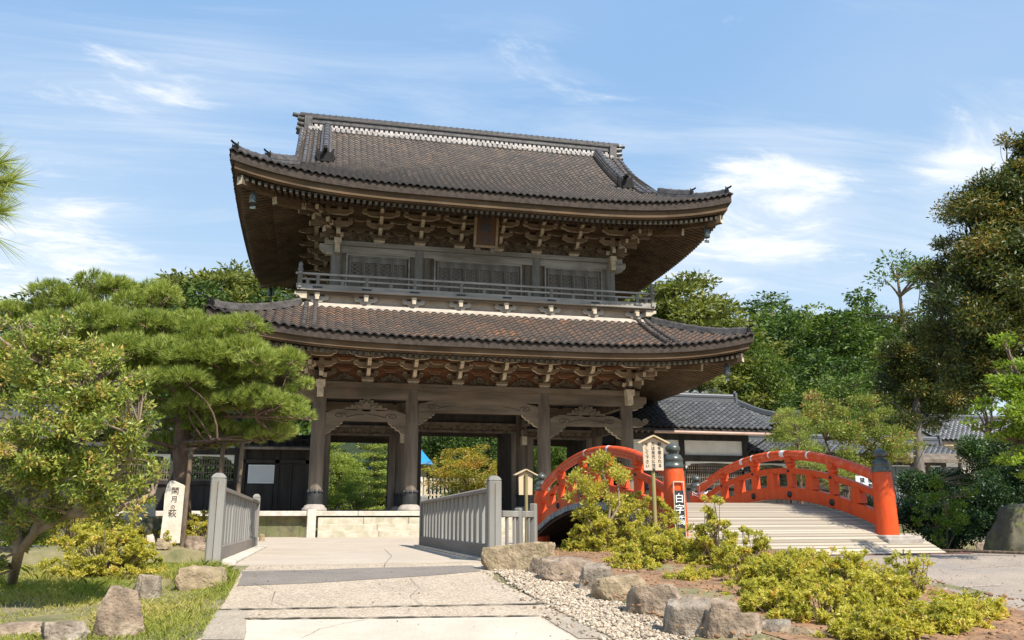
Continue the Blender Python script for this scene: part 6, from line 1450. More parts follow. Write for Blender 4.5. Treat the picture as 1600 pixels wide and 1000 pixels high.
# ---- garden beyond the gate
GG = 'garden trees seen through the gate'
for a in ((530, 672, 41, 'light', 'yellow green leafy tree filling the left opening of the gate', 1, 0, 1.0, None), (560, 735, 37.5, 'light', 'low yellow green shrub tree at the bottom of the left opening', 2, 0.6, 1.5, None), (585, 655, 46, 'fir', 'pine with soft green needles in the upper part of the left opening', 1, 0, 1.1, 'leaf_pine'),
          (500, 640, 52, 'cedar', 'dark tree behind the left column of the gate', 2, 0, 1.8, None), (625, 640, 54, 'cedar', 'dark cedar between the two left openings', 3, 0, 1.8, None), (700, 632, 52, 'round', 'dark tree with a straight trunk at the left of the centre opening', 1, 0, .95, 'leaf_cedar'), (765, 640, 60, 'cedar', 'dark cedar behind the golden maple', 1, 0, 1.8, None),
          (742, 678, 42.0, 'light', 'golden orange maple in the centre opening of the gate', 3, 0, 1.5, 'leaf_maple_gold'), (712, 752, 42.5, 'light', 'small bright green shrub in front of the garden fence', 1, 0.5, 1.2, 'leaf_maple'),
          (690, 772, 41, 'light', 'low green shrub behind the right railing, left of the golden maple', 1, 0.3, 1.6, 'leaf_light'), (770, 765, 42, 'light', 'low yellowish shrub at the foot of the golden maple', 2, 0.3, 1.6, 'leaf_maple'), (600, 690, 47, 'light', 'airy green tree at the right side of the left opening', 3, 0, 1.1, 'leaf_wood'), (520, 700, 40, 'light', 'pale yellow green tree at the left side of the left opening', 2, 0, 1.1, None), (870, 660, 44, 'round', 'green tree filling the right opening of the gate', 2, 0, 1.0, None), (915, 650, 50, 'cedar', 'dark cedar at the right of the right opening', 2, 0, 2.0, None), (900, 720, 42, 'light', 'light green bush at the foot of the right opening', 2, 0.4, 1.5, None), (960, 650, 48, 'round', 'dark tree behind the rightmost gate column', 3, 0, 1.1, 'leaf_cedar'), (475, 640, 44, 'round', 'dark green tree above the annex roof, left of the gate column', 3, 0, .8, 'leaf_forest')):
    tree_px(a[0], a[1], a[2] + 10, a[3], a[4], a[5], a[6], a[7], a[8], GG)
# ---- Japanese pine on the left with needle pads
def needle_mesh(pads, per, L_, w, rng, needles=15, mat='leaf_pine', spread=.75, parent=None):
    Vs = []; Ts = []
    for c, r in pads:
        r = np.array(r); n = int(per * r[0] * r[1] * 3.14)
        for cl in range(1):
            u = unit(rng.normal(size=(n, 3))); u[:, 2] = np.abs(u[:, 2]) * 1.1 - .28; f = rng.uniform(.45, 1.0, n) ** .5
            lump = 1 + .22 * np.sin(u[:, 0] * 5 + c[0] * 3) * np.cos(u[:, 1] * 5 + c[2] * 4)
            p = np.array(c) + u * r * (f * lump)[:, None]; d = unit(u * np.array([.8, .8, .5]) + np.array([0, 0, .55]) + rng.normal(size=(n, 3)) * .25)
            tb = np.clip(rng.normal(.5, .2, n) + rng.normal(0, .08), 0, 1)
            for k in range(needles):
                q = unit(d + rng.normal(size=(n, 3)) * spread * .55); l = (L_ * rng.uniform(.7, 1.15, n))[:, None]; s = unit(np.cross(q, rng.normal(size=(n, 3)))) * w / 2
                b0 = p + d * (rng.uniform(0, .05, n))[:, None]
                Vs.append(np.stack([b0 - s, b0 + s, b0 + q * l], 1)); Ts.append(np.repeat(np.clip(tb + rng.normal(0, .1, n), 0, 1), 3))
    V = np.concatenate(Vs).reshape(-1, 3); return np_mesh('needles', V, np.arange(len(V), dtype=np.int32).reshape(-1, 3), mat, np.concatenate(Ts))
def big_pine():
    rng = np.random.RandomState(21); base = Vector((-2.72, 19.6, 0)); t = thing('pine_tree', 'spreading garden pine with cloud like needle pads left of the gate', 'tree', base)
    spec = [(55, 488, 62, 24, 20.5), (120, 470, 66, 26, 20.2), (185, 448, 58, 22, 20), (235, 468, 58, 26, 19.6), (70, 530, 70, 30, 20.5), (150, 510, 80, 30, 19.4), (225, 512, 70, 28, 19), (295, 510, 78, 28, 19), (360, 520, 66, 26, 18.6), (255, 560, 90, 32, 18.6), (330, 556, 86, 30, 18.2), (405, 556, 66, 26, 18.2), (448, 572, 44, 22, 18.4), (180, 560, 80, 34, 19.4), (300, 596, 74, 24, 18.2), (376, 596, 60, 22, 18.6),
            (345, 628, 70, 22, 18.6), (415, 632, 66, 24, 18.3), (465, 640, 36, 20, 18.3), (290, 642, 60, 24, 19.6), (330, 668, 66, 20, 19.6), (392, 674, 64, 20, 19.4), (440, 668, 40, 18, 19.2), (270, 690, 50, 20, 20), (345, 692, 42, 12, 19.8), (215, 610, 60, 30, 19.6), (130, 590, 70, 30, 20.2), (40, 580, 60, 30, 20.6), (470, 606, 24, 10, 18.6)]
    pads = []; m = MB()
    for (px, py, rx, ry, Y) in spec:
        c = at(px, py, Y) - base; s = ppm(px, py, Y); pads.append(((c.x, c.y, c.z - ry * s * .1), (rx * s * 1.02, rx * s * .95, ry * s * 1.05)))
    top = at(268, 560, 19.4) - base; tr = [Vector((0, 0, -.1)), Vector((.03, 0, .8)), at(282, 700, 19.5) - base, at(288, 640, 19.4) - base, at(262, 590, 19.5) - base, at(235, 520, 19.7) - base]
    m.tube(tr, [.20, .17, .155, .14, .11, .06], 12)
    old = pads; pads = []
    for c, r in old:                                       # break every pad into rounder lumps of different height
        for k in range(5):
            a = k * 1.257 + rng.uniform(-.4, .4); q = rng.uniform(.35, .8) if k else 0
            pads.append(((c[0] + math.cos(a) * r[0] * q, c[1] + math.sin(a) * r[1] * q, c[2] + rng.uniform(-.5, .55) * r[2] - .15 * q * r[2]), (r[0] * rng.uniform(.34, .52), r[1] * rng.uniform(.34, .52), r[2] * rng.uniform(.6, .95))))
    mains = [(at(288, 645, 19.4) - base, at(360, 590, 18.7) - base, .085, .05), (at(360, 590, 18.7) - base, at(430, 560, 18.4) - base, .05, .025), (at(286, 660, 19.4) - base, at(400, 650, 18.4) - base, .07, .03), (at(265, 600, 19.5) - base, at(140, 530, 20) - base, .08, .04), (at(282, 690, 19.5) - base, at(340, 685, 18.2) - base, .05, .025), (at(160, 545, 19.8) - base, at(60, 520, 20.5) - base, .05, .025), (at(282, 700, 19.5) - base, at(200, 690, 18.6) - base, .05, .02)]
    nodes = list(tr[2:])
    for a, b, r0, r1 in mains: nodes += limb(m, a, b, r0, r1, rng, .12, 6, 8)
    for c, r in pads:
        c = Vector(c) - Vector((0, 0, r[2] * .35)); q = min(nodes, key=lambda p: (p - c).length + max(0, p.z - c.z) * 1.5); limb(m, q, c, .026, .012, rng, .15, 5, 6)
        for k in range(2): a = rng.uniform(0, 6.28); limb(m, c, c + Vector((math.cos(a) * r[0] * .7, math.sin(a) * r[1] * .7, r[2] * .5)), .014, .005, rng, .1, 3, 5)
    m.build('trunk', 'bark_pine', t); link('needles', needle_mesh(pads, 420, .15, .012, rng, 13), t)
    return t
big_pine()
for k, (px, yt, yb, Y, lb) in enumerate(((348, 690, 790, 19.0, 'slim wooden prop under the pine, left of the two beside the railing'), (378, 690, 790, 18.8, 'slim wooden prop under the pine, nearest the notice board'), (298, 700, 800, 18.9, 'dark slim prop directly beside the pine trunk'))):
    a = at(px, yt, Y); m = MB(); m.tube([(0, 0, 0), (.0, 0, a.z / 2), (.02, 0, a.z)], [.055, .05, .045], 8); m.tube([(-.12, 0, a.z - .02), (.14, 0, a.z + .01)], .03, 6)
    tag(m.build('wooden_prop', 'bark_brown', None, (a.x, Y, 0)), lb, 'prop')
# pine branch reaching in at the top left, its trunk outside the view
def near_pine():
    rng = np.random.RandomState(5); b = Vector((-3.4, 3.4, gz(-3.4, 3.4))); t = thing('pine_tree', 'pine branch with long needles reaching in at the upper left edge', 'tree', b)
    m = MB(); m.tube([(0, 0, -.1), (.1, 0, 1.4), (.0, .1, 3.2), (.1, 0, 5)], [.16, .14, .11, .05], 10)
    C = [at(12, 282, 3.3) - b, at(-4, 330, 3.3) - b, at(-28, 222, 3.4) - b, at(-10, 300, 3.4) - b, at(-6, 255, 3.35) - b]
    V = []; T = []
    for c in C:
        limb(m, (.05, .05, 3.0), c, .03, .008, rng, .1, 5, 6)
        ax = Vector((1, -.1, .25)).normalized()
        for k in range(230):
            p = c + ax * rng.uniform(-.10, .02); d = (ax * .75 + Vector((rng.normal() * .55, rng.normal() * .55, rng.normal() * .55))).normalized(); l = rng.uniform(.09, .14); s = d.cross(Vector((rng.normal(), rng.normal(), rng.normal()))).normalized() * .0017
            V += [p - s, p + s, p + d * l]; x = float(np.clip(rng.normal(.5, .25), 0, 1)); T += [x] * 3
    c = at(-12, 366, 3.3) - b
    for k in range(14):
        d = Vector((rng.uniform(.5, 1), rng.normal() * .3, rng.uniform(-.75, -.1))).normalized(); l = rng.uniform(.13, .19); s = Vector((0, .0, .0015)); V += [c - s, c + s, c + d * l]; T += [.35] * 3
    m.build('trunk', 'bark_pine', t); link('needles', np_mesh('needles', [tuple(v) for v in V], np.arange(len(V)).reshape(-1, 3), 'leaf_pine', T), t)
near_pine()
# ---- shrub tree in the left foreground
def branchy(name, label, cat, base, blobs, per, size, aspect, leaf, bark, seed, stems, r0=.05, up=.3, group=None, shell=.9, var=.2, twig=4, droop=0.0, jitter=.6, dens=7.5):
    rng = np.random.RandomState(seed); base = Vector(base); per = per * dens; t = thing(name, label, cat, base, group=group); bl = [(np.array(c) - np.array(base), r) for c, r in blobs]
    m = MB(); nodes = []
    for s in stems:
        P = [Vector(p) - base for p in s]; n = len(P); m.tube(P, [r0 * (1 - .55 * i / (n - 1)) for i in range(n)], 8, caps=False)
        for a, b in zip(P[:-1], P[1:]): nodes += [a.lerp(b, q) for q in (.3, .65, 1)]
    for c, r in bl:
        r_ = r if np.isscalar(r) else r[0]; c = Vector(c); q = min(nodes[1:], key=lambda p: (p - c).length + max(0, p.z - c.z) * 1.2); L_ = limb(m, q, c, min(r0 * .34, .026), min(r0 * .10, .009), rng, .14, 4, 6)
        for k in range(twig):
            d = Vector(tuple(unit(rng.normal(size=3)) + np.array([0, 0, .4]))) * r_ * .8; limb(m, L_[3], c + d, min(r0 * .12, .008), min(r0 * .04, .004), rng, .12, 3, 4)
    m.build('trunk', bark, t); V, F, T = blob_leaves(bl, per, size, aspect, rng, up=up, shell=shell, var=var, droop=droop, jitter=jitter); link('crown', np_mesh('crown', V, F, leaf, T), t)
    return t
def pxblobs(spec, rng, sub=5, spread=.75, rs=.45, flat=.8, dy=.9):
    out = []
    for (px, py, rp, Y) in spec:
        c = at(px, py, Y); s = ppm(px, py, Y); R_ = rp * s
        for k in range(sub):
            u = unit(rng.normal(size=3)) * R_ * spread * rng.rand() ** .4; u[1] *= dy; r = R_ * rs * rng.uniform(.7, 1.25); out.append(((c.x + u[0], c.y + u[1], c.z + u[2]), (r, r, r * flat)))
    return out
rg = np.random.RandomState(31)
spec = [(20, 560, 55, 9.6), (75, 550, 50, 9.4), (120, 560, 45, 9.2), (165, 590, 45, 9.2), (205, 600, 42, 9.4), (40, 610, 55, 9.2), (105, 620, 60, 9.0), (165, 650, 55, 9.0), (215, 650, 38, 9.3), (30, 670, 55, 9.2), (95, 690, 60, 8.9), (155, 710, 55, 8.9), (205, 705, 45, 9.2), (235, 730, 25, 9.4), (25, 740, 55, 9.3), (85, 755, 55, 9.2), (140, 775, 48, 9.1), (195, 765, 42, 9.3), (10, 800, 40, 9.6), (60, 820, 40, 9.8), (-50, 600, 60, 9.5), (-50, 720, 60, 9.6), (225, 775, 18, 9.4), (180, 560, 24, 9.4), (20, 520, 36, 9.8), (95, 520, 34, 9.5), (150, 555, 30, 9.3), (225, 600, 24, 9.3), (60, 540, 40, 9.0), (130, 600, 40, 8.8), (60, 640, 44, 8.8), (180, 620, 36, 8.9), (130, 660, 44, 8.7), (200, 680, 34, 8.9), (60, 720, 44, 8.8), (120, 740, 40, 8.8), (10, 850, 34, 9.9), (-30, 880, 40, 9.9), (55, 790, 36, 9.3), (-20, 800, 40, 9.6), (100, 800, 30, 9.4), (40, 700, 40, 8.9), (160, 740, 30, 8.9)]
bs = onground(18, 905)
branchy('shrub_tree', 'large olive green shrub tree with bare pale branches in the left foreground', 'tree', (bs.x, bs.y, bs.z), pxblobs(spec, rg, 7, .95, .38, .85), 2100, .050, .36, 'leaf_shrub', 'bark_pale', 32,
        [[bs + Vector((0, 0, -.1)), at(30, 860, 9.7), at(55, 830, 9.6), at(110, 800, 9.4), at(165, 770, 9.2), at(215, 690, 9.2)], [at(30, 862, 9.7), at(20, 790, 9.7), at(30, 720, 9.6), at(60, 650, 9.4), at(80, 580, 9.4)], [at(55, 830, 9.6), at(90, 760, 9.4), at(100, 690, 9.2), at(130, 610, 9.2)], [at(110, 800, 9.4), at(170, 800, 9.3), at(240, 770, 9.4)], [at(20, 790, 9.7), at(-20, 720, 9.7), at(-50, 640, 9.6)]], .055, up=.35, var=.22, jitter=.8)
# ---- azaleas
def azalea_points(seed, n, W, D, H, lumps, smooth=False):
    """rosettes gathered on branch tips over an uneven dome, gaps left between the tips"""
    rng = np.random.RandomState(seed); k = max(26, int(190 * (W * D + .8 * W * H)))
    lc = unit(rng.normal(size=(lumps, 3))); lc[:, 2] = np.abs(lc[:, 2]) * .9
    u = unit(rng.normal(size=(k, 3))); u[:, 2] = np.abs(u[:, 2]) * 1.05 - .10
    d2 = np.min(np.linalg.norm(u[:, None] - lc[None], axis=2), 1); f = 1.06 - .40 * np.clip(d2, 0, 1) ** 1.5; f *= 1 - .55 * rng.rand(k) ** 1.6; f += .22 * (rng.rand(k) < .10)
    if smooth: f = 1.0 - .10 * rng.rand(k) - .35 * (rng.rand(k) < .18)
    tips = u * f[:, None] * np.array([W, D, H]); tips[:, 2] = np.maximum(tips[:, 2], .03)
    i = rng.randint(k, size=n); r = rng.uniform(.035, .085, k)[i, None]; o = unit(rng.normal(size=(n, 3))) * r * rng.rand(n, 1) ** .5; o[:, 2] *= .8
    ax = unit(u[i] * .6 + np.array([0, 0, .7]) + o / r * .5 + rng.normal(size=(n, 3)) * .25)
    hue = rng.normal(0, .13, k)[i]
    return tips, tips[i] + o, ax, hue, rng
def azalea(px, yb, wpx, hpx, label, seed, group='azaleas in the bed beside the red bridge', dens=1.0, leaf=.040, lumps=9, mat='leaf_azalea', name='azalea_bush', Y=None, depth=.8, lift=0.0):
    g = onground(px, yb) if Y is None else at(px, yb, Y)
    if Y is None and g.y > 13.7: g = at(px, yb, 13.5); g.z = .02
    s = ppm(px, yb, g.y); W = wpx * s / 2; W *= 1.1; D = W * depth; H = at(px, yb - hpx * 1.06, g.y + D * .75).z - gz(0, g.y + D * .75) - lift; c = Vector((g.x, g.y + D * .75, (gz(0, g.y + D * .75) if Y is None else g.z) + lift))
    t = thing(name, label, 'shrub', c, group=group); n = int(3600 * dens * (W * D + W * H * 1.3)); n = max(420, min(n, 5200))
    tips, p, ax, hue, rng = azalea_points(seed, n, W, D, H * (1 if dens >= 1.2 else 1.15), lumps, dens >= 1.2); p[:, 2] = np.maximum(p[:, 2], .015); per = 7; Ns = []; Ps = []; Ds = []; Ss = []; Ts = []
    tb = np.clip(rng.normal(.5, .13, n) + hue + .3 * (rng.rand(n) < .06), 0, 1)
    for k in range(per):
        Ps.append(p + ax * rng.uniform(0, .012, (n, 1))); Ds.append(unit(ax * .62 + unit(rng.normal(size=(n, 3))) * .8)); Ss.append(leaf * rng.uniform(.6, 1.2, n)); Ns.append(ax + np.array([.1, -.2, .5])); Ts.append(np.clip(tb + rng.normal(0, .09, n), 0, 1))
    V, F, T = leaf_quads(np.concatenate(Ps), np.concatenate(Ds), np.concatenate(Ss), .42, rng, np.concatenate(Ts), face=np.concatenate(Ns)); link('crown', np_mesh('crown', V, F, mat, T), t)
    m = MB()
    for k in range(len(tips)):
        q = Vector(tuple(tips[k])); a = Vector((q.x * .22 + rng.normal() * .03, q.y * .22 + rng.normal() * .03, -.03)); limb(m, a, q, .009, .003, rng, .10, 3, 4)
    m.build('stems', 'bark_brown', t); return t
for a in ((1015, 850, 140, 80, 'round clipped azalea bush against the left red post', 1, 1.2, 12), (960, 874, 130, 58, 'low azalea below the small azalea tree', 2, 1, 8), (1045, 896, 130, 64, 'azalea between the clipped bush and the edging rocks', 3, 1, 8), (1128, 900, 84, 108, 'upright azalea with one tall sprig in front of the bridge deck', 4, 1, 6),
          (1185, 918, 120, 78, 'azalea below the upright one, beside the bare brown soil', 5, 1, 8), (1262, 945, 150, 80, 'wide azalea in front of the bridge deck edge', 6, 1, 9), (1345, 955, 150, 78, 'wide azalea right of the middle of the bed', 7, 1, 9), (1235, 985, 110, 62, 'low azalea just above the last edging rocks', 8, 1, 7), (1320, 1000, 160, 76, 'dense yellow green azalea at the bottom edge of the bed', 9, 1.1, 9),
          (1432, 985, 130, 72, 'azalea at the right end of the bed next to the road', 10, 1, 8), (1450, 950, 64, 92, 'thin airy azalea sprig standing above the others by the road', 11, .45, 4), (1490, 1015, 150, 70, 'azalea cut by the bottom edge near the road', 12, 1, 8), (1400, 1030, 150, 70, 'lowest azalea cut by the bottom edge', 13, 1, 8), (914, 872, 60, 34, 'small thin azalea beside the bridge arch', 14, .5, 4), (1300, 905, 90, 40, 'low azalea in front of the right half of the deck', 15, .8, 6), (1105, 858, 50, 26, 'tiny azalea at the foot of the left red post', 16, .8, 4), (1205, 955, 90, 46, 'low azalea in front of the wide one, nearest the bare soil', 17, 1, 6), (1085, 925, 70, 34, 'small azalea sprouting from the bare soil above the edging rocks', 18, .9, 5), (1210, 935, 100, 54, 'azalea spreading between the bare soil and the deck edge', 41, 1, 7), (1545, 990, 120, 60, 'outermost azalea at the right end beside the road', 42, 1, 7), (1060, 885, 90, 50, 'azalea in front of the left red post', 43, 1, 7), (1000, 905, 80, 36, 'small azalea behind the middle edging rocks', 44, .9, 6), (1395, 945, 110, 60, 'azalea between the two tall sprigs in the middle of the bed', 19, 1, 8)):
    azalea(a[0], a[1], a[2], a[3], a[4], a[5], dens=a[6], lumps=a[7], lift=.08)
LA = 'azaleas in the left garden'
for a in ((150, 905, 190, 78, 'wide yellow green azalea on the lawn in front of the pale boulder', 21, None), (110, 850, 90, 48, 'azalea behind the shrub tree trunk', 22, 13.0), (240, 856, 60, 34, 'small azalea between the mossy rock and the inscribed stone', 23, 19.6), (306, 838, 40, 24, 'small azalea just right of the inscribed stone', 24, 19.4), (150, 848, 80, 36, 'azalea at the foot of the pale boulder', 25, 20.0)):
    azalea(a[0], a[1], a[2], a[3], a[4], a[5], LA, lumps=9, Y=a[6], leaf=.04)
rg = np.random.RandomState(77); sp = [(935, 722, 26, 13.6), (915, 740, 24, 13.6), (960, 745, 26, 13.6), (930, 770, 30, 13.5), (965, 775, 24, 13.5), (905, 790, 20, 13.6), (900, 760, 16, 13.6), (975, 800, 16, 13.6), (945, 815, 22, 13.5), (920, 830, 16, 13.5)]
b = at(946, 862, 13.6); b.z = .05
branchy('azalea_tree', 'small upright azalea tree in front of the red bridge arch', 'tree', tuple(b), pxblobs(sp, rg, 5, .95, .42, .8), 1300, .058, .42, 'leaf_azalea', 'bark_pale', 78, [[tuple(b), at(950, 820, 13.6), at(955, 780, 13.6), at(940, 730, 13.6)], [tuple(b), at(920, 815, 13.6), at(905, 775, 13.6)], [at(950, 820, 13.6), at(968, 790, 13.6), at(965, 750, 13.6)]], .028, up=.5, var=.16, twig=3)
# ---- right side: dark tree, myrtle, maple, hedge
def dark_tree():
    rng = np.random.RandomState(41); spec = [(1580, 340, 46, 13.4), (1555, 390, 44, 13.4), (1610, 430, 50, 13.2), (1545, 560, 40, 13.3), (1595, 240, 26, 13.6), (1605, 285, 34, 13.5), (1575, 300, 30, 13.6), (1540, 345, 36, 13.6), (1635, 280, 40, 13.5), (1600, 390, 50, 13.1), (1535, 435, 44, 13.5), (1515, 485, 40, 15.4), (1560, 430, 46, 13.3), (1600, 510, 50, 13.2), (1545, 520, 44, 13.5), (1500, 560, 36, 15.6), (1590, 590, 44, 13.4), (1590, 265, 30, 13.5), (1560, 320, 50, 13.5), (1610, 330, 60, 13.5), (1520, 370, 50, 15.3), (1575, 400, 60, 13.0), (1500, 430, 50, 15.3), (1550, 470, 60, 13.0), (1600, 460, 60, 13.0), (1510, 530, 55, 15.3), (1570, 540, 50, 13.3), (1535, 585, 46, 13.5), (1640, 400, 70, 13.0), (1660, 520, 70, 13.0), (1690, 320, 70, 13.5), (1740, 450, 90, 12.5), (1490, 400, 28, 15.3), ]
    bl = pxblobs(spec, rng, 9, .95, .42, .7); b = Vector((15.56, 14.6, 0.0))
    branchy('evergreen_tree', 'huge dark brownish green evergreen overhanging the right edge', 'tree', tuple(b), bl, 800, .092, .32, 'leaf_dark', 'bark_dark', 42, [[tuple(b), (15.44, 14.51, 1.8), (15.21, 14.51, 3.3), (14.62, 14.39, 4.8)], [(15.33, 14.51, 2.6), at(1600, 560, 14.7), at(1540, 565, 14.9)], [(15.09, 14.51, 3.7), at(1580, 460, 14.7), at(1520, 480, 14.9)], [(14.74, 14.39, 4.5), at(1560, 380, 14.9), at(1520, 390, 14.9)]], .12, up=.1, var=.22, twig=3, jitter=.8)
dark_tree()
t = at(1435, 700, 27); rg = np.random.RandomState(43); sp = [(1440, 610, 40, 27), (1410, 640, 34, 27), (1470, 640, 36, 27), (1440, 560, 40, 27), (1400, 600, 34, 27.5), (1475, 580, 40, 27), (1470, 490, 46, 26.5), (1440, 530, 40, 27), (1480, 540, 44, 26.5), (1470, 455, 28, 26.5), (1405, 560, 32, 27), (1500, 600, 40, 26.5)]
branchy('evergreen_tree', 'dark evergreen with a straight grey trunk rising behind the roofed fence', 'tree', (t.x, 27, 0), pxblobs(sp, rg, 8, .95, .42, .8), 420, .12, .4, 'leaf_dark', 'bark_grey', 44, [[(t.x, 27, -.1), (t.x - .05, 27, 2.5), tuple(at(1432, 620, 27)), tuple(at(1438, 540, 27))]], .22, up=.1)
rg = np.random.RandomState(51); sp = [(1250, 690, 40, 25.5), (1300, 670, 44, 25.5), (1350, 690, 44, 25.5), (1395, 700, 36, 25.5), (1280, 650, 30, 26), (1330, 650, 36, 26), (1230, 660, 24, 26), (1420, 690, 26, 25.8), (1270, 720, 30, 25.3), (1320, 720, 34, 25.3), (1375, 660, 30, 26)]
t = at(1310, 760, 25.8)
branchy('crape_myrtle', 'spreading yellow green myrtle with small pink red tips behind the bridge rail', 'tree', (t.x, 25.8, 0), pxblobs(sp, rg, 7, 1.0, .40, .55), 480, .10, .42, 'leaf_myrtle', 'bark_brown', 52, [[(t.x, 25.8, 0), tuple(at(1310, 740, 25.8)), tuple(at(1290, 690, 25.7))], [(t.x, 25.8, 0), tuple(at(1330, 730, 25.8)), tuple(at(1370, 690, 25.7))], [tuple(at(1310, 745, 25.8)), tuple(at(1260, 700, 25.6))]], .07, up=.4)
rg = np.random.RandomState(53); sp = [(1238, 660, 26, 24.6), (1262, 690, 30, 24.4), (1225, 690, 22, 24.6), (1290, 740, 26, 24.2), (1250, 725, 24, 24.4)]
t = at(1250, 770, 24.5)
branchy('garden_pine', 'small soft green pine in front of the myrtle, seen over the red rail', 'tree', (t.x, 24.5, 0), pxblobs(sp, rg, 6, .9, .45, .5), 620, .12, .14, 'leaf_pine', 'bark_pine', 54, [[(t.x, 24.5, 0), tuple(at(1250, 730, 24.5)), tuple(at(1245, 680, 24.5))]], .06, up=.8)
rg = np.random.RandomState(55); sp = [(1580, 560, 40, 11.7), (1560, 600, 34, 11.5), (1610, 600, 44, 11.3), (1570, 650, 40, 11.5), (1545, 680, 30, 11.7), (1600, 680, 44, 11.3), (1540, 640, 18, 11.7), (1590, 720, 40, 11.5), (1640, 640, 50, 11.1)]
branchy('maple_tree', 'bright green maple with flat layers of leaves at the right edge', 'tree', (12.9, 11.6, -.07), pxblobs(sp, rg, 6, 1.0, .42, .35), 900, .065, .6, 'leaf_maple', 'bark_brown', 56, [[(12.9, 11.6, -.07), (12.7, 11.6, 1.4), tuple(at(1610, 640, 11.5)), tuple(at(1580, 560, 11.6))], [(12.7, 11.6, 1.5), tuple(at(1590, 690, 11.5)), tuple(at(1545, 680, 11.7))]], .06, up=.15, var=.2)
rg = np.random.RandomState(57); sp = [(1430, 760, 34, 18.5), (1470, 755, 40, 19), (1520, 745, 44, 18.5), (1570, 755, 56, 18), (1480, 790, 44, 18), (1530, 790, 50, 17.5), (1590, 800, 60, 17), (1450, 820, 34, 17.5), (1500, 830, 38, 17), (1590, 715, 40, 19), (1430, 800, 28, 18), (1640, 760, 70, 17), (1480, 850, 28, 16.5)]
branchy('hedge_shrub', 'dark dense shrubbery between the right red post and the boulder', 'shrub', (13.6, 18, 0), pxblobs(sp, rg, 8, 1.0, .42, .8), 800, .075, .42, 'leaf_hedge', 'bark_dark', 58, [[(13.6, 18, 0), (13.5, 18, 1.0), (13.3, 18, 2.0)], [(13.4, 18, .4), (12.6, 18, 1.2)], [(13.6, 18, .5), (14.4, 17.8, 1.5)], [(13.4, 18, .8), (12.4, 18.2, 2.2)], [(13.4, 18, .8), (14.6, 18.2, 2.4)]], .014, up=.3, dens=15, twig=1)
rg = np.random.RandomState(59); sp = [(1468, 760, 16, 15.9), (1485, 790, 20, 15.8), (1450, 785, 14, 15.9), (1500, 815, 18, 15.7), (1470, 825, 16, 15.7), (1465, 850, 10, 15.6), (1515, 775, 12, 15.9), (1440, 810, 12, 15.8)]
t = at(1480, 862, 15.9)
branchy('wild_shrub', 'bright green leafy shoots in front of the dark shrubbery by the right red post', 'shrub', (t.x, 15.9, 0), pxblobs(sp, rg, 5, 1.0, .4, .9), 1300, .05, .5, 'leaf_maple', 'bark_brown', 60, [[(t.x, 15.9, 0), tuple(at(1480, 810, 15.9)), tuple(at(1470, 765, 15.9))], [(t.x, 15.9, 0), tuple(at(1500, 820, 15.8))], [(t.x, 15.9, 0), tuple(at(1455, 810, 15.8))]], .02, up=.2)
rg = np.random.RandomState(61); sp = [(1345, 790, 20, 17.2), (1320, 785, 14, 17.2), (1360, 800, 12, 17.2), (1330, 800, 10, 17.2)]
branchy('conifer_spray', 'drooping dark green spray poking through the right rail of the bridge', 'shrub', (11.6, 17.2, 0), pxblobs(sp, rg, 6, 1.0, .42, .4), 1300, .07, .3, 'leaf_hedge', 'bark_brown', 62, [[(11.6, 17.2, 0), (11.5, 17.2, .7), tuple(at(1345, 785, 17.2))]], .02, up=.2)
bb = onground(1568, 858); pt = thing('butterbur_plant', 'low plant with round fresh green leaves in front of the boulder', 'plant', (bb.x, bb.y - .05, bb.z)); rngp = random.Random(3); V = []; F = []; TT_ = []; m = MB()
for k in range(16):
    x, y, z, r = rngp.uniform(-.30, .32), rngp.uniform(-.12, .15), rngp.uniform(.05, .22), rngp.uniform(.05, .085); nrm = Vector((rngp.uniform(-.4, .4), rngp.uniform(-.7, .0), 1)).normalized(); a = nrm.cross(Vector((1, 0, 0))).normalized(); b_ = nrm.cross(a); o = len(V)
    V.append((x, y, z - .012)); V += [tuple(Vector((x, y, z)) + (a * math.cos(i * .6283) + b_ * math.sin(i * .6283)) * r * (1 if i else .5)) for i in range(10)]; F += [(o, o + 1 + i, o + 1 + (i + 1) % 10) for i in range(10)]; TT_ += [rngp.random()] * 11; m.tube([(x * .5, y * .5 + .04, 0), (x, y, z - .012)], .005, 4)
link('leaves', np_mesh('leaves', V, F, 'leaf_fresh', TT_), pt); m.build('stems', 'leaf_fresh', pt)
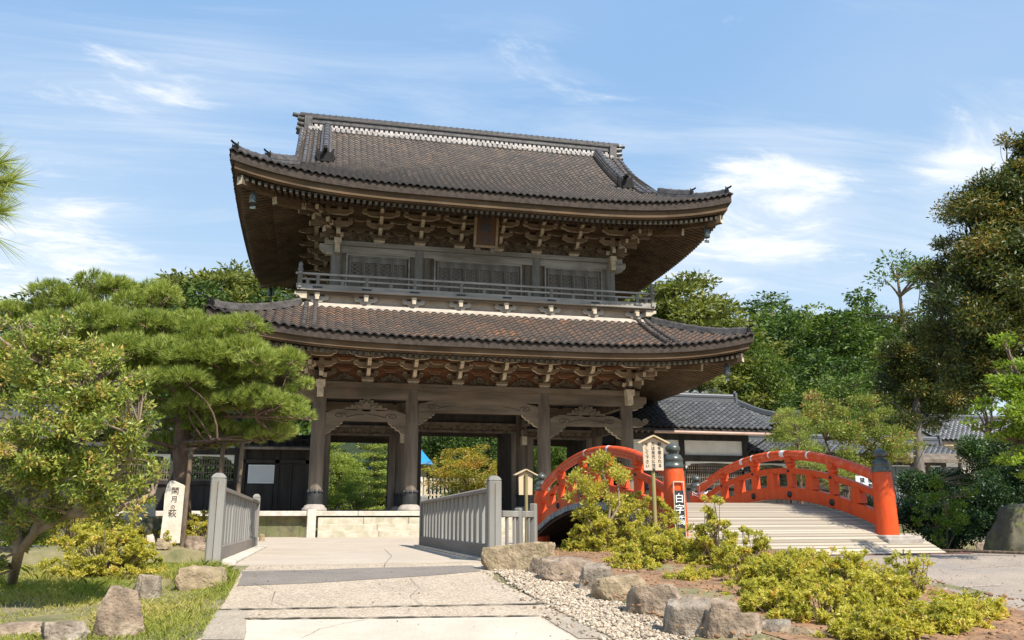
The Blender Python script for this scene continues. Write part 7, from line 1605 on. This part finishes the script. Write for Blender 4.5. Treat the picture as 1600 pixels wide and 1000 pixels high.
# ---- grass of the lawn and weeds
def grass(name, polys, n, h, label, seed, mat='leaf_grass', w=.006, dz=0.0):
    rng = np.random.RandomState(seed); P = []
    for poly, share in polys:
        pl_ = [Vector(p[:2]) for p in poly]; x0, x1 = min(p.x for p in pl_), max(p.x for p in pl_); y0, y1 = min(p.y for p in pl_), max(p.y for p in pl_); k = 0; guard = 0
        while k < n * share and guard < n * 40:
            guard += 1; x, y = rng.uniform(x0, x1), rng.uniform(y0, y1); c = False
            if mnoise.noise((x * 1.6, y * 1.3, seed)) + .35 * mnoise.noise((x * 6, y * 6, 2)) < rng.uniform(-.75, -.05): continue
            for i in range(len(pl_)):
                a, b = pl_[i], pl_[i - 1]
                if (a.y > y) != (b.y > y) and x < (b.x - a.x) * (y - a.y) / (b.y - a.y) + a.x: c = not c
            if c: P.append((x, y, gz(x, y) + dz)); k += 1
    P = np.array(P); n = len(P); D = unit(np.stack([rng.normal(0, .45, n), rng.normal(0, .45, n), np.ones(n)], -1)); l = h * rng.uniform(.4, 1.2, n) * (1 + .7 * (np.sin(P[:, 0] * 3.1) * np.sin(P[:, 1] * 2.3)))
    S = unit(np.cross(D, rng.normal(size=(n, 3)))) * w * .5; mid = P + D * l[:, None] * .6; tip = P + D * l[:, None]; tip[:, :2] += D[:, :2] * l[:, None] * .6; tip[:, 2] -= l * .08
    V = np.stack([P - S, P + S, mid + S * .8, tip, mid - S * .8], 1).reshape(-1, 3); F4 = np.arange(n * 5).reshape(n, 5)
    dry = np.array([mnoise.noise((x * .9, y * .8, 5.0)) for x, y, _ in P]); T = np.clip(.42 + dry * .55 + rng.normal(0, .13, n), 0, 1)
    tag(link(name, np_mesh(name, V, F4, mat, np.repeat(T, 5))), label, 'grass', kind='stuff')
lawn = gp((374, 894), (346, 948), (308, 1003)) + [(-1.6, 5.2), (-3.2, 5.2), (-4.6, 9.0), (-4.8, 13.4), (-1.6, 13.4), (-1.5, 12.6)]
grass('lawn_grass', [(lawn, 1)], 60000, .055, 'patchy green and straw coloured lawn at the left of the path', 71, w=.007)
grass('tall_grass', [(gp((40, 905), (140, 925), (200, 900), (120, 880)), .5), (gp((255, 905), (360, 925), (372, 898), (330, 885)), .5)], 5000, .13, 'longer grass tufts around the lawn rocks', 72, w=.006)

def litter():
    rng = np.random.RandomState(9); P = []
    zones = [(3.0, 7.6, 5.5, 15.0, 2600, 'bed'), (-1.2, 3.2, 6.0, 12.5, 260, 'path'), (-4.5, -1.0, 6.0, 13.0, 500, 'lawn'), (7.0, 13.0, 8.0, 14.2, 420, 'road')]
    for x0, x1, y0, y1, n, k in zones:
        for i in range(n):
            x, y = rng.uniform(x0, x1), rng.uniform(y0, y1)
            if k == 'path' and abs(x - 1) < 1.6 and rng.rand() < .7: continue
            if k == 'bed' and x < 3.3 + max(0, (8 - y)) * .05 - max(0, y - 9) * -.12 and y < 13: pass
            P.append((x, y, gz(x, y) + (.125 if k == 'bed' else .016 if k != 'lawn' else .02)))
    P = np.array(P); n = len(P); a = rng.uniform(0, 6.28, n); D = np.stack([np.cos(a), np.sin(a), rng.normal(0, .22, n)], -1)
    V, F, T = leaf_quads(P, unit(D), rng.uniform(.018, .05, n), .5, rng, np.clip(rng.normal(.5, .25, n), 0, 1), face=np.tile(np.array([[0, 0, 1.0]]), (n, 1)))
    tag(link('leaf_litter', np_mesh('leaf_litter', V, F, 'litter', T)), 'dry fallen leaves scattered on the soil and along the path edges', 'leaves', kind='stuff')
    import bmesh as bmh
    bm = bmh.new(); bmh.ops.create_icosphere(bm, subdivisions=1, radius=1); Tm = np.array([v.co[:] for v in bm.verts]); TF = np.array([[v.index for v in f.verts] for f in bm.faces]); bm.free()
    Vs, Fs, o = [], [], 0
    for i in range(2600):
        x, y = rng.uniform(3.1, 7.5), rng.uniform(5.5, 15.0); r = rng.uniform(.008, .032) * np.array([1, rng.uniform(.6, 1), rng.uniform(.4, .8)])
        Vs.append(Tm * r * (1 + rng.uniform(-.3, .3, (len(Tm), 1))) + np.array([x, y, gz(x, y) + .117])); Fs.append(TF + o); o += len(Tm)
    tag(link('soil_clods', np_mesh('soil_clods', np.concatenate(Vs), np.concatenate(Fs), 'soil')), 'crumbly reddish brown soil clods between the azaleas', 'soil', kind='stuff')
litter()

grass('bank_grass', [([(-6.3, 18.9), (-2.2, 18.9), (-2.2, 23.5), (-6.3, 23.5)], 1)], 14000, .09, 'grass and weeds on the low mound around the inscribed stone', 73, w=.012, dz=.15)
for a in ((262, 852, 40, 22, 'tiny azalea at the foot of the inscribed stone', 26, 18.9), (195, 856, 60, 34, 'azalea in front of the mossy rock', 27, 19.2), (120, 852, 90, 44, 'azalea at the left end of the garden mound', 28, 19.4), (318, 846, 30, 20, 'tiny azalea beside the left railing post', 29, 19.0)):
    azalea(a[0], a[1], a[2], a[3], a[4], a[5], LA, lumps=7, Y=a[6], leaf=.045)
